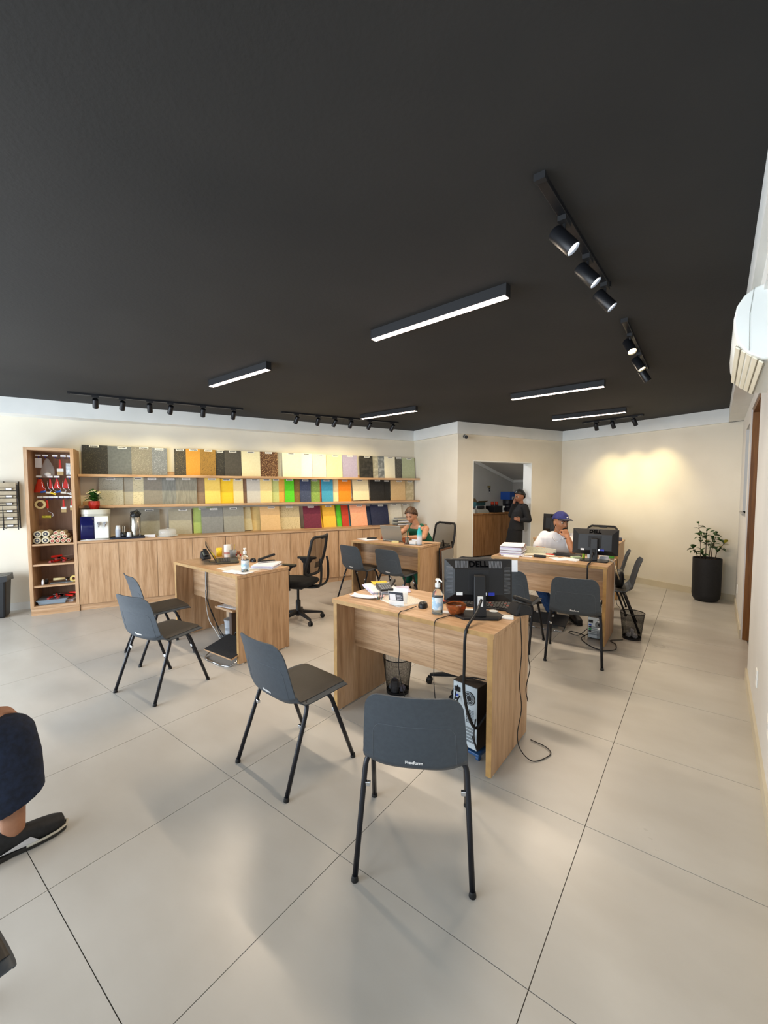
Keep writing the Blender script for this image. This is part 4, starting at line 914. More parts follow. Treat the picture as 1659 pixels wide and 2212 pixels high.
# ------------------------------------------------------------------ desk with the open laptop
def laptop(label, loc, rz, m_lid, m_base, open_deg=108, w=.36, d=.245, lap_keys=True):
    """hinge at local y=+d/2; the lid stands up behind, screen towards -y"""
    t = thing('laptop', label, 'laptop', loc, rz)
    MB().box(-w / 2, w / 2, -d / 2, d / 2, .004, .022).build('base', m_base, t, bevel=.004)
    kb = MB().box(-w / 2 + .02, w / 2 - .02, -d / 2 + .085, d / 2 - .02, .022, .0245).build('keyboard_deck', BLK2, t)
    km = MB().box(-.0072, .0072, -.0072, .0072, 0, .002).mesh('key', mat('laptop_key', '#3a3c3e', .5))
    if lap_keys:
        for r in range(6):
            for c in range(16):
                o = bpy.data.objects.new('key', km); col.objects.link(o); o.parent = kb
                o.location = (-w / 2 + .034 + c * (w - .068) / 15, -d / 2 + .096 + r * .0235, .0246)
    MB().box(-.05, .05, -d / 2 + .012, -d / 2 + .07, .022, .0226).build('touchpad', mat('touchpad_grey', '#4d4f50', .4), t)
    M = T(0, d / 2 - .004, .020) @ RX(-(open_deg - 90))
    MB().box(-w / 2, w / 2, 0, .008, 0, d).build('lid', m_lid, t, bevel=.004).matrix_local = M
    MB().box(-w / 2 + .012, w / 2 - .012, -.001, 0, .015, d - .012).build('screen', mat('dark_screen', '#08090b', .1), t).matrix_local = M
    MB().tube([(-w / 2 + .03, d / 2 - .003, .020), (w / 2 - .03, d / 2 - .003, .020)], .006, 8).build('hinge', BLK, t)
    for sx in (-1, 1):
        for sy in (-1, 1): MB().box(sx * (w / 2 - .03) - .01, sx * (w / 2 - .03) + .01, sy * (d / 2 - .03) - .01, sy * (d / 2 - .03) + .01, 0, .004).build('foot', RUBBER, t)
    return t
laptop('open dark laptop seen side-on on the desk near the tall cabinet', (-3.95, 2.50, DZ0), 150, BLK, noise_mat('dark_olive_metal', '#3d3d33', '#46463c', 40, 2, .4), 118, .30, .215)
def phone_unit(label, loc, rz):
    t = thing('card_reader', label, 'telephone', loc, rz)
    MB().hexa([(-.04, -.075, 0), (.04, -.075, 0), (.04, .075, 0), (-.04, .075, 0)], [(-.04, -.07, .025), (.04, -.07, .025), (.038, .03, .085), (-.038, .03, .085)]).build('body', BLK2, t, bevel=.006)
    MB().box(-.028, .028, -.03, .03, 0, .002, T(0, -.02, .057) @ RX(31)).build('screen', mat('lcd_grey', '#8d948a', .2), t)
    MB().box(-.02, .02, -.09, .02, .0, .02, T(0, .01, .083) @ RX(31)).build('handset', BLK, t, bevel=.006)
phone_unit('black desk phone at the far end of the laptop desk', (-4.31, 2.46, DZ0), 75)
cable('telephone_cable', 'black cord of the desk phone lying on the laptop desk', [(-4.28, 2.42, DZ0 + .004), (-4.20, 2.36, DZ0 + .004), (-4.12, 2.40, DZ0 + .004), (-4.06, 2.36, DZ0 + .004), (-4.0, 2.39, DZ0 + .004)], .0028)
can = thing('wipes_canister', 'white canister with red print behind the open laptop', 'canister', (-4.21, 2.665, DZ0), 0)
MB().lathe([(0, 0), (.034, 0), (.035, .004), (.035, .135), (.033, .140), (0, .140)], 24).build('can_body', WHITEP, can, smooth=True)
MB().lathe([(.0353, .035), (.0353, .060)], 24, cap=False).build('red_band', mat('faded_red_print', '#c98f88', .5), can, smooth=True)
tag(MB().lathe([(0, 0), (.030, 0), (.032, .095), (.0305, .095), (.028, .004), (0, .004)], 20).build('yellow_cup', mat('yellow_plastic', '#e6c227', .4), None, smooth=True, loc=(-4.33, 2.64, DZ0)), 'yellow cup beside the white canister on the laptop desk', 'cup')
cup = tag(MB().lathe([(0, 0), (.032, 0), (.036, .09), (.034, .09), (.030, .004), (0, .004)], 20).build('pen_cup', mat('grey_translucent', '#9aa1a8', .2, alpha=.7), None, smooth=True, loc=(-4.10, 2.665, DZ0)), 'grey cup holding scissors and pens behind the laptop', 'cup', 'desk pen cups')
for k, (c_, dx) in enumerate((('#6d7176', .0), ('#c9b63c', .012), ('#8c8f94', -.012))): tag(MB().tube([(0, 0, 0), (dx * 1.5, .01 * (k - 1), .15)], .004, 8).build('pen', mat('pen_%d' % k, c_, .4), None, loc=(-4.10 + dx, 2.665, DZ0 + .005)), ('grey pen', 'yellow pen', 'silver pen')[k] + ' standing in the cup behind the laptop', 'pen', 'pens in the grey cup')
an = thing('figurine', 'small red and cream toy figurine behind the laptop', 'figurine', (-4.03, 2.69, DZ0), 20)
MB().ball((0, 0, .025), (.022, .018, .025), 14, 8).build('torso', mat('figurine_cream', '#d8c3a4', .5), an, smooth=True)
MB().ball((0, -.004, .066), .020, 14, 8).build('head', mat('figurine_brown', '#8c5a3c', .5), an, smooth=True)
for s in (-1, 1): MB().ball((s * .024, -.004, .040), (.010, .010, .014), 10, 6).build('arm', mat('figurine_red', '#a92a22', .5), an, smooth=True)
sheet('yellow_leaflet', 'yellow green leaflet lying behind the laptop keyboard', (-4.02, 2.60, DZ0), 60, .11, .07, mat('lime_paper', '#b9b93c', .6))
mm = thing('computer_mouse', 'black mouse behind the laptop on the tall cabinet side desk', 'mouse', (-3.74, 2.665, DZ0), 70)
MB().grid(mouse_pt, 20, 8, closed_u=True).build('mouse_body', BLK, mm, smooth=True)
sheet('colour_chart', 'printed colour chart lying under the sanitizer bottle on the laptop desk', (-3.50, 2.33, DZ0), -8, .40, .26, print_mat('colour_chart_print_2', '#d9d3c5', '#8d8a78', 10, 14, .5))
sheet('colour_chart', 'second colour chart hanging over the front corner of the laptop desk', (-3.36, 2.235, DZ0 + .0025), 12, .27, .13, PAPER, curl=.004)
pump_bottle('clear pump bottle of hand sanitizer on the laptop desk', (-3.335, 2.29, DZ0 + .0045), -40)
paper_stack('stack of white and bluish papers on the laptop desk corner', (-3.385, 2.565, DZ0), 35, 7, .21, .28, mats=[PAPER, LAV, PAPER], th=.005)
st2 = thing('stapler', 'long black stapler lying open on the papers of the laptop desk', 'stapler', (-3.43, 2.60, DZ0 + .046), -28)
MB().box(-.02, .02, -.085, .085, 0, .010).build('stapler_base', BLK, st2, bevel=.003)
MB().box(-.018, .018, -.085, .085, 0, .020, T(0, .005, .032) @ RX(16)).build('stapler_arm', BLK, st2, bevel=.005)
# under that desk
fr2 = thing('footrest', 'carpeted wooden footrest with chrome wire frame under the laptop desk', 'footrest', (-3.46, 2.20, 0), 2)
Mf = T(0, 0, .095) @ RX(14)
MB().box(-.21, .21, -.14, .14, 0, .012, Mf).build('board', WH, fr2, bevel=.001)
MB().box(-.205, .205, -.135, .135, .012, .017, Mf).build('carpet', noise_mat('black_carpet', '#1b1b1c', '#2a2a2b', 160, 2, .95, bump=.5), fr2)
for sx in (-1, 1): MB().tube(bez([(sx * .17, .11, .115), (sx * .19, -.02, .06), (sx * .19, -.13, .010), (sx * .10, -.17, .007)], 6), .0055, 8).build('wire_leg', CHROME, fr2, smooth=True)
MB().tube([(-.10, -.17, .007), (.10, -.17, .007)], .0055, 8).build('wire_front', CHROME, fr2, smooth=True)
MB().tube(bez([(-.12, .13, .145), (-.10, .15, .175), (.10, .15, .175), (.12, .13, .145)], 5), .007, 8).build('handle_bar', BLK, fr2, smooth=True)
csp = thing('low_shelf', 'small oak shelf on a dark support under the laptop desk', 'shelf', (-3.80, 2.42, 0), 0)
MB().box(-.14, .17, -.08, .16, .352, .372).build('board', WH, csp, bevel=.001)
MB().box(.02, .06, -.02, .14, 0, .352).build('support', mat('dark_brown_panel', '#4c3c33', .6), csp)
sheet('magazine', 'black and white printed magazine on the small shelf under the laptop desk', (-3.79, 2.46, .3725), 8, .26, .19, print_mat('magazine_print', '#e4e7ec', '#15161a', 4, 3, .55), cat='magazine', th=.006)
cable('cable_bundle', 'tangle of black cables on the small shelf under the laptop desk', [(-3.93, 2.40, .385), (-3.90, 2.45, .41), (-3.86, 2.39, .40), (-3.82, 2.46, .42), (-3.78, 2.41, .40), (-3.75, 2.47, .395)], .006)
bk_ = thing('plastic_bucket', 'pale grey plastic bucket under the laptop desk', 'bucket', (-4.02, 2.575, 0), 0)
MB().lathe([(0, 0), (.062, 0), (.072, .15), (.076, .15), (.076, .165), (.0715, .165), (.060, .005), (0, .005)], 26).build('bucket_wall', mat('pale_bucket', '#b4bac2', .4), bk_, auto=40)
MB().box(-.045, .045, -.001, .001, .055, .085, T(.045, -.052, 0) @ RZ(40)).build('printed_label', print_mat('bucket_print', '#b4bac2', '#50545b', 6, 3, .5), bk_)
for k, (pts, m_, lab) in enumerate((([(-4.10, 2.34, .77), (-4.10, 2.335, .60), (-4.07, 2.33, .42), (-4.0, 2.36, .25), (-3.93, 2.38, .08), (-3.86, 2.40, .008), (-3.70, 2.44, .008)], BLK, 'black'), ([(-4.08, 2.335, .77), (-4.085, 2.33, .62), (-4.09, 2.33, .40), (-4.04, 2.33, .22), (-3.92, 2.33, .12), (-3.85, 2.36, .02), (-3.82, 2.42, .008)], mat('white_cable', '#d2d2cf', .5), 'white'), ([(-4.06, 2.335, .77), (-4.06, 2.33, .55), (-4.03, 2.33, .36), (-3.97, 2.37, .18), (-3.90, 2.42, .03), (-3.80, 2.48, .008)], BLK2, 'dark grey'))):
    cable('desk_cable', f'{lab} cable hanging behind the panel of the laptop desk', pts, .0045, m_)
for k in range(4):
    a0 = k * 1.7; r_ = .05 + .012 * k
    cable('coiled_cable', ('smallest', 'second smallest', 'second largest', 'largest')[k] + ' coil of cable on the floor under the laptop desk', [(-3.80 + .02 * k + r_ * math.cos(a0 + q), 2.50 + r_ * .8 * math.sin(a0 + q), .010 + .011 * k + .006 * math.sin(3 * q)) for q in (0, .8, 1.6, 2.4, 3.2, 4.0, 4.8, 5.6)], .005, BLK2 if k % 2 else mat('grey_cable', '#6f7176', .5))
tag(MB().box(-.09, .09, -.025, .025, 0, .028).build('power_strip', mat('grey_strip', '#55585c', .5), None, bevel=.005, loc=(-3.93, 2.48, 0), rot=(0, 0, .5)), 'dark grey power strip on the floor under the laptop desk', 'power strip')

# ------------------------------------------------------------------ desk of the woman in green
lp3 = laptop('grey laptop open towards the woman in green', (-3.575, 5.035, DZ0), 188, mat('laptop_grey', '#9c9a90', .4, .3), mat('laptop_grey', '#9c9a90'), 112, .33, .23)
paper_stack('white papers at the cabinet end of the green-top woman desk', (-3.98, 4.86, DZ0), 70, 3, .20, .28, mats=[PAPER, LAV], th=.003)
tag(MB().box(-.07, .07, -.04, .04, 0, .016).build('phone', BLK, None, bevel=.004, loc=(-3.93, 4.90, DZ0 + .012), rot=(0, 0, .5)), 'black mobile phone lying on papers by the grey laptop', 'phone')
tag(MB().box(-.055, .055, -.035, .035, 0, .035).build('wallet', mat('brown_leather', '#8b4a2a', .5), None, bevel=.008, loc=(-3.83, 5.09, DZ0), rot=(0, 0, .4)), 'brown leather pouch beside the grey laptop', 'wallet')
tag(MB().box(-.05, .05, -.024, .024, 0, .028).build('sweet_box', mat('pale_yellow_box', '#e2d89a', .5), None, bevel=.002, loc=(-3.42, 4.79, DZ0), rot=(0, 0, .5)), 'pale yellow box at the desk edge in front of the grey laptop', 'box')
b3 = thing('glass_bowl', 'amber glass bowl on the desk of the woman in green', 'bowl', (-3.31, 4.90, DZ0), 0)
MB().grid(bowl_pt, 36, 10, closed_u=True).build('bowl_wall', AMB, b3, smooth=True, solid=.003)
MB().lathe([(0, .001), (.027, .001), (.027, .004), (0, .004)], 20).build('bowl_base', AMB, b3)
for k in range(5):
    a = k * 2.4; r = .008 + .004 * k
    tag(MB().ball((0, 0, 0), (.013, .010, .008), 10, 6).build('wrapped_sweet', mat('sweet_%d' % (k % 3), '#f0e2b6', .35), None, smooth=True, loc=(-3.31 + r * math.cos(a), 4.90 + r * math.sin(a), DZ0 + .015 + .010 * (k // 3)), rot=(.3 * k, .5 * k, k)), 'small wrapped sweet in the bowl by the white bottle', 'sweet', 'sweets in the far amber bowl')
tr = thing('acrylic_tray', 'clear acrylic tray at the desk corner of the woman in green', 'tray', (-3.12, 4.80, DZ0), 5)
ACR = mat('clear_acrylic', '#eef4f4', .04, trans=.9, ior=1.2)
MB().prism(rrect(.27, .10, .02), 0, .006).build('tray_plate', ACR, tr)
tag(MB().box(-.048, .048, -.02, .02, 0, .045).build('business_card_box', WHITEP, None, bevel=.001, loc=(-3.125, 4.795, DZ0 + .0065), rot=(0, 0, .08)), 'white business card holder on the acrylic tray', 'card holder')
tag(MB().box(-.040, .040, -.003, .003, 0, .060).build('business_cards', PAPER, None, loc=(-3.128, 4.83, DZ0 + .0065), rot=(-.1, 0, .08)), 'upright white business cards behind the white card holder', 'cards')
pcup = tag(MB().lathe([(0, 0), (.030, 0), (.030, .085), (.0285, .085), (.0285, .004), (0, .004)], 20).build('glass_cup', ACR, None, smooth=True, loc=(-3.215, 4.79, DZ0 + .0065)), 'clear glass cup holding green pens on the acrylic tray', 'cup', 'desk pen cups')
for k in range(2): tag(MB().tube([(0, 0, 0), (.012 - .02 * k, .0, .20 - .03 * k)], .0045, 8).build('pen', mat('green_pen', '#2f5a3c', .4), None, loc=(-3.215, 4.785 + .012 * k, DZ0 + .012)), ('tall', 'short')[k] + ' green pen in the clear glass cup', 'pen', 'green pens in the glass cup')
wb = thing('water_bottle', 'turquoise and white metal water bottle on the desk corner', 'bottle', (-3.055, 4.845, DZ0), 0)
m_ = mat('turquoise_fade', '#ffffff', .3); b_ = m_.node_tree.nodes['Principled BSDF']; tc = nd(m_, 'ShaderNodeTexCoord'); sx_ = nd(m_, 'ShaderNodeSeparateXYZ'); lk(m_, tc.outputs['Generated'], sx_.inputs[0]); rp = nd(m_, 'ShaderNodeValToRGB'); e_ = rp.color_ramp.elements; e_[0].position = .42; e_[0].color = (*lin('#e9ecf2'), 1); e_[1].position = .62; e_[1].color = (*lin('#35bfc4'), 1); lk(m_, sx_.outputs[2], rp.inputs[0]); lk(m_, rp.outputs[0], b_.inputs['Base Color'])
MB().lathe([(0, 0), (.033, 0), (.036, .004), (.036, .135), (.033, .165), (.024, .20), (.017, .222), (.0165, .235), (0, .235)], 26).build('bottle_body', m_, wb, smooth=True)
MB().lathe([(0, .235), (.018, .235), (.0185, .240), (.0165, .262), (0, .264)], 20).build('cap', mat('brushed_steel', '#c9ccd0', .3, .8), wb, smooth=True)
cable('headset_cable', 'short black cable on the desk behind the white water bottle', [(-3.03, 4.92, DZ0 + .004), (-2.99, 4.98, DZ0 + .004), (-2.975, 5.03, DZ0 + .004), (-2.955, 5.10, DZ0 + .004)], .004)
# folded panels leaning behind that desk
fp = thing('leaning_frames', 'black framed panels leaning behind the desk end', 'frames', (-2.885, 5.31, 0), 3)
for k in range(3): MB().box(-.012 + .022 * k, -.004 + .022 * k, -.18, .18, 0, .74 - .02 * k, RY(-2)).build('panel', (BLK2, mat('brown_frame', '#6b4a35', .5), mat('grey_frame', '#8a8782', .5))[k], fp)

# ------------------------------------------------------------------ desk of the man in the cap
paper_stack('tall stack of white papers at the far end of the cap man desk', (-1.735, 4.80, DZ0), 12, 16, .24, .31, mats=[PAPER, PAPER, LAV, mat('brown_folder', '#8a6a5c', .7), PAPER], th=.0085)
tag(MB().box(-.085, .085, -.03, .03, 0, .016).build('white_box', WHITEP, None, bevel=.002, loc=(-1.68, 4.60, DZ0), rot=(0, 0, .1)), 'flat white box in front of the tall paper stack', 'box')
tag(MB().box(-.055, .055, -.035, .035, 0, .006).build('white_card', PAPER, None, loc=(-1.545, 4.72, DZ0), rot=(0, 0, .3)), 'white card lying beside the open map of the cap man', 'card')
nm = thing('newspaper', 'open newspaper standing curled on the cap man desk', 'newspaper', (-1.475, 4.97, DZ0), 8)
MB().grid(lambda i, j: Vector(((i - .5) * .34, .05 * math.sin(i * 2.2) + .035 * j - .04 * j * j, .002 + .085 * j - .018 * i)), 14, 6).build('page', print_mat('newsprint', '#dcdac4', '#a9b0ac', 7, 3, .4), nm, smooth=True, solid=.003)
MB().grid(lambda i, j: Vector(((i - .5) * .34, .05 * math.sin(i * 2.2) - .16 * j, .0025 + .004 * math.sin(3 * i))), 14, 6).build('page', print_mat('newsprint_2', '#e0ddca', '#c4b89a', 5, 6, .4), nm, smooth=True, solid=.002)
tag(MB().box(-.065, .065, -.02, .02, 0, .028).build('glasses_case', BLK, None, bevel=.007, loc=(-1.415, 4.755, DZ0), rot=(0, 0, .08)), 'black glasses case at the front edge of the cap man desk', 'case')
tag(MB().box(-.05, .05, -.095, .095, 0, .006).build('envelope', PAPER, None, bevel=.001, loc=(-1.225, 4.745, DZ0), rot=(0, 0, .75)), 'white envelope lying diagonally on the cap man desk', 'envelope')
paper_stack('few white sheets beside the monitor foot on the cap man desk', (-1.11, 4.80, DZ0), 75, 2, .15, .20, mats=[PAPER], th=.003)
keyboard('black keyboard beside the hand of the man in the cap', (-1.20, 5.03, DZ0), 0, .30, .11)
rp_ = thing('pliers', 'red handled tool lying behind the glasses case', 'tool', (-1.345, 4.99, DZ0), 15)
MB().tube(bez([(-.07, .008, .008), (0, .014, .010), (.06, .004, .008)], 5), .008, 8).build('handle', RED, rp_, smooth=True)
MB().tube(bez([(-.07, -.010, .008), (0, -.014, .010), (.06, -.004, .008)], 5), .008, 8).build('handle', RED, rp_, smooth=True)
MB().box(.055, .10, -.010, .010, .003, .014).build('jaw', CHROME, rp_, bevel=.003)
tag(MB().lathe([(0, 0), (.014, 0), (.014, .075), (.010, .085), (.010, .10), (0, .10)], 14).build('highlighter', mat('lime_marker', '#a6d43a', .4), None, smooth=True, loc=(-1.005, 4.95, DZ0)), 'lime green marker standing by the cap man monitor', 'marker')
tag(MB().lathe([(0, 0), (.026, 0), (.028, .06), (.0265, .06), (.024, .004), (0, .004)], 18).build('white_cup', WHITEP, None, smooth=True, loc=(-.945, 4.965, DZ0)), 'small white cup behind the cap man monitor', 'cup')
tag(MB().box(-.05, .05, -.03, .03, 0, .022).build('tissue_pack', mat('green_pack', '#b7c9a0', .5), None, bevel=.006, loc=(-1.08, 4.93, DZ0), rot=(0, 0, .6)), 'pale green pack beside the lime green marker', 'pack')
for k in range(3): tag(MB().box(-.045, .045, -.03, .03, 0, .014).build('notepad', PAPER, None, bevel=.001, loc=(-.815, 5.0, DZ0 + .0145 * k), rot=(0, 0, .2 * k)), ('lowest', 'middle', 'topmost')[k] + ' white notepad of the pile behind the cap man monitor', 'notepad', 'notepads behind the cap man monitor')
gb = thing('soda_bottle', 'clear bottle with green label at the end of the cap man desk', 'bottle', (-.755, 5.045, DZ0), 0)
MB().lathe([(0, 0), (.030, 0), (.032, .005), (.032, .12), (.028, .15), (.013, .185), (.0125, .20), (0, .20)], 22).build('bottle_body', ACR, gb, smooth=True)
MB().lathe([(.0324, .02), (.0324, .055)], 22, cap=False).build('label_wrap', mat('bright_green_label', '#63c04a', .5), gb, smooth=True)
MB().lathe([(0, .20), (.014, .20), (.014, .215), (0, .215)], 16).build('cap', mat('green_cap', '#6fbf52', .4), gb)
cable('monitor_cable', 'thick black cable hanging down the front of the cap man desk', [(-.885, 4.80, .90), (-.88, 4.66, DZ0 + .02), (-.88, 4.535, DZ0 + .006), (-.88, 4.525, .74), (-.88, 4.528, .62), (-.88, 4.53, .48), (-.885, 4.58, .30)], .008)
cable('power_lead', 'white cable over the end of the cap man desk', [(-.79, 4.98, DZ0 + .008), (-.735, 4.95, DZ0 + .006), (-.700, 4.93, DZ0 - .03), (-.697, 4.92, .60), (-.697, 4.90, .42), (-.697, 4.88, .30)], .0035, mat('white_cable', '#d2d2cf', .5))
pc4 = pc_tower('computer tower with cables under the cap man desk', (-.83, 4.86, 0), 2, .16, .22, .235)
cable('floor_cable', 'black cable curling from the cap man tower to the waste bin', [(-.90, 4.74, .05), (-.95, 4.68, .008), (-.84, 4.52, .006), (-.72, 4.46, .006), (-.62, 4.55, .006), (-.64, 4.72, .006), (-.70, 4.80, .006), (-.60, 4.90, .006)], .0045)
cable('tower_cable', 'black cable loop on the floor left of the cap man tower', [(-.91, 4.74, .10), (-1.0, 4.76, .008), (-1.10, 4.80, .006), (-1.08, 4.86, .006), (-.96, 4.82, .006), (-.93, 4.745, .02)], .0045)
f4 = thing('footrest', 'dark footrest with chrome wire frame under the cap man desk', 'footrest', (-1.36, 4.93, 0), 3)
MB().box(-.21, .21, -.13, .13, 0, .012, T(0, 0, .075) @ RX(12)).build('board', BLK2, f4, bevel=.002)
for sx in (-1, 1): MB().tube(bez([(sx * .17, .10, .09), (sx * .19, -.02, .05), (sx * .19, -.13, .010), (sx * .10, -.17, .007)], 6), .0055, 8).build('wire_leg', CHROME, f4, smooth=True)
MB().tube([(-.10, -.17, .007), (.10, -.17, .007)], .0055, 8).build('wire_front', CHROME, f4, smooth=True)
# bag on the side-on chair
bg = thing('shoulder_bag', 'black bag with strap on the side-on visitor chair', 'bag', (-.715, 5.40, .459), 98)
def bag_pt(i, j):
    a = 2 * math.pi * i; ph = -math.pi / 2 + math.pi * j; n = .6
    c_, s_ = math.cos(a), math.sin(a); k = abs(math.cos(ph)) ** .5
    return Vector((math.copysign(abs(c_) ** n, c_) * .135 * k, math.copysign(abs(s_) ** n, s_) * .055 * k * (1 - .25 * j), .095 + .095 * math.sin(ph)))
MB().grid(bag_pt, 28, 12, closed_u=True).build('bag_body', noise_mat('black_leather', '#0d0e11', '#16171b', 30, 3, .45, bump=.3), bg, smooth=True)
MB().tube(bez([(-.13, .0, .10), (-.12, .03, .19), (.0, .04, .225), (.12, .03, .19), (.13, 0, .10)], 6), .007, 8).build('strap', mat('beige_strap', '#b9a887', .6), bg, smooth=True)
MB().ball((.08, -.056, .07), .008, 10, 6).build('buckle', CHROME, bg)
# desk at the back
tag(MB().box(-.05, .05, -.035, .035, 0, .05).build('tape_dispenser', mat('grey_blue_plastic', '#4d5162', .5), None, bevel=.01, loc=(-.955, 6.95, DZ0), rot=(0, 0, .2)), 'grey tape dispenser at the end of the rearmost desk', 'tape dispenser')
tag(MB().lathe([(0, 0), (.022, 0), (.032, .06), (.030, .06), (.020, .004), (0, .004)], 8).build('blue_cup', mat('violet_blue_plastic', '#3a35a8', .4), None, loc=(-1.01, 6.78, DZ0)), 'violet blue pen cup on the rearmost desk', 'cup')
tag(MB().tube([(0, 0, 0), (.03, 0, .11)], .006, 8).build('pen', PAPER, None, loc=(-1.01, 6.78, DZ0 + .008)), 'white pen leaning in the violet blue cup', 'pen')
sheet('desk_paper', 'white sheet on the rearmost desk', (-1.06, 6.74, DZ0), 10, .12, .16, PAPER)
cable('desk_cable', 'thin black cable hanging behind the side-on chairs', [(-.90, 6.55, .60), (-.89, 6.5, .45), (-.88, 6.45, .25), (-.86, 6.3, .05), (-.80, 6.2, .006)], .004)

# ------------------------------------------------------------------ on the worktop and shelves
wd = sthing('water_dispenser', 'silver and blue water dispenser at the end of the worktop', 'water dispenser', .685, .15, .900)
def rr_prism(mb, w, d, r, z0, z1, M=None): return mb.prism(rrect(w, d, r, 6), z0, z1, M)
SIL = mat('silver_plastic', '#b9b8ac', .35, .2)
MB().prism(rrect(.33, .25, .02), 0, .008).build('drip_mat', WHITEP, wd)
rr_prism(MB(), .315, .23, .09, .008, .40).build('body', SIL, wd, auto=40)
rr_prism(MB(), .325, .24, .095, .335, .40).build('top_cover', mat('silver_light', '#c9c8bc', .35, .2), wd, auto=40, bevel=.006)
MB().grid(lambda i, j: Vector((-.155 + .15 * i, -.119 - .012 * math.sin(math.pi * (.25 + .5 * i)), .02 + .29 * j)), 8, 2).build('blue_panel', mat('navy_gloss', '#14184c', .15), wd, smooth=True, solid=.006)
MB().box(-.005, .150, -.133, -.115, .02, .31).build('tap_panel', mat('white_gloss', '#e6e9e6', .2), wd, bevel=.008)
for x in (.042, .112):
    tp = MB(); tp.tube([(x, -.133, .20), (x, -.17, .20), (x, -.175, .17)], .011, 10); tp.box(x - .016, x + .016, -.16, -.135, .205, .235); tp.build('tap', CHROME, wd, auto=40)
pl = sthing('potted_kalanchoe', 'small plant with cream flowers in a red faceted pot on the dispenser', 'plant', .672, .16, 1.301)
pot = MB(); n = 8
for k in range(n):
    a0, a1, a2 = 2 * math.pi * k / n, 2 * math.pi * (k + 1) / n, 2 * math.pi * (k + .5) / n
    b0 = Vector((.045 * math.cos(a0), .045 * math.sin(a0), 0)); b1_ = Vector((.045 * math.cos(a1), .045 * math.sin(a1), 0)); m0 = Vector((.068 * math.cos(a2), .068 * math.sin(a2), .05))
    mp_ = Vector((.068 * math.cos(a2 - 2 * math.pi / n), .068 * math.sin(a2 - 2 * math.pi / n), .05)); t0 = Vector((.062 * math.cos(a0), .062 * math.sin(a0), .105)); t1 = Vector((.062 * math.cos(a1), .062 * math.sin(a1), .105))
    pot.add([b0, b1_, m0, mp_, t0, t1], [(0, 1, 2), (0, 2, 3), (3, 2, 4), (2, 5, 4)])
pot.add([(.045 * math.cos(2 * math.pi * k / n), .045 * math.sin(2 * math.pi * k / n), 0) for k in range(n)], [tuple(range(n - 1, -1, -1))])
pot.build('pot', mat('red_glaze', '#b12a1d', .3), pl, merge=.0005)
MB().lathe([(0, .095), (.060, .095), (.0605, .100), (0, .102)], 8).build('soil', mat('soil', '#2a2019', .95), pl)
def leaf_mesh(name, L, W_, m, curl=.25, fold=.12, nseg=6):
    def f(i, j):
        w = math.sin(math.pi * min(1, .06 + .94 * j) ** .8) * W_ if j < 1 else 0
        x = (i - .5) * 2
        return Vector((x * w, L * j, L * curl * j * (1 - j) * 2 - L * curl * .9 * j * j + abs(x) * w * fold * 2))
    return MB().grid(f, 4, nseg).mesh(name, m, True)
GRN = noise_mat('leaf_green', '#2f5a22', '#45742e', 9, 3, .4); GRN2 = noise_mat('leaf_dark', '#24401c', '#3a5a26', 9, 3, .45)
lf1 = leaf_mesh('leaf', .085, .026, GRN); rnd = random.Random(3)
for k in range(26):
    o = bpy.data.objects.new('leaf', lf1); col.objects.link(o); o.parent = pl; a = k * 2.399; tier = k / 26
    o.location = (.016 * math.cos(a), .016 * math.sin(a), .10 + .10 * tier); o.rotation_euler = (R(12 + 50 * tier), 0, a); o.scale = (1.45 - .35 * tier,) * 3
fl_ = MB()
for k in range(1):
    pass
FLW = mat('cream_petal', '#efe3b4', .6); flm = MB()
for q in range(5):
    a = 2 * math.pi * q / 5; flm.ball((.006 * math.cos(a), .006 * math.sin(a), 0), (.005, .005, .003), 6, 4)
flm = flm.mesh('flower', FLW, True)
for k in range(34):
    r = .07 * math.sqrt(rnd.random()); a = rnd.uniform(0, 6.28); z = .205 + .035 * (1 - (r / .07) ** 2) + rnd.uniform(-.01, .01)
    o = bpy.data.objects.new('flower', flm); col.objects.link(o); o.parent = pl; o.location = (r * math.cos(a), r * math.sin(a), z); o.rotation_euler = (rnd.uniform(-.5, .5), rnd.uniform(-.5, .5), a); o.scale = (1.5,) * 3
for k in range(8):
    a = k * .8; MB().tube([(.01 * math.cos(a), .01 * math.sin(a), .10), (.03 * math.cos(a), .03 * math.sin(a), .17), (.045 * math.cos(a), .045 * math.sin(a), .21)], .0022, 5).build('flower_stem', GRN, pl)
ty = sthing('serving_tray', 'dark tray under the thermos on the worktop', 'tray', 1.045, .09, .900)
MB().prism(rrect(.40, .19, .02), 0, .012).build('tray_floor', mat('navy_tray', '#171a2c', .35), ty)
for p in ((-.2, .2, -.095, -.087), (-.2, .2, .087, .095), (-.2, -.192, -.087, .087), (.192, .2, -.087, .087)): MB().box(p[0], p[1], p[2], p[3], .012, .024).build('tray_rim', mat('navy_tray', '#171a2c'), ty)
th = sthing('thermos', 'tall steel pump thermos with black top on the tray', 'thermos', 1.135, .10, .9125)
STL = mat('brushed_thermos_steel', '#b9b5ab', .22, .95)
MB().lathe([(0, 0), (.062, 0), (.064, .005), (.064, .265), (.058, .275), (0, .275)], 28).build('flask', STL, th, auto=40)
MB().lathe([(.058, .272), (.060, .29), (.056, .315), (.046, .33), (.040, .345), (0, .35)], 24).build('pump_head', BLK, th, smooth=True)
MB().box(-.012, .012, -.085, -.03, .30, .325).build('spout', BLK, th, bevel=.006)
MB().tube([(.058, 0, .29), (.068, 0, .32), (.02, 0, .365), (-.058, 0, .335)], .006, 8).build('carry_handle', BLK, th, smooth=True)
cs_ = sthing('cup_stack', 'stack of upturned white plastic cups on the tray', 'cups', .935, .07, .9125)
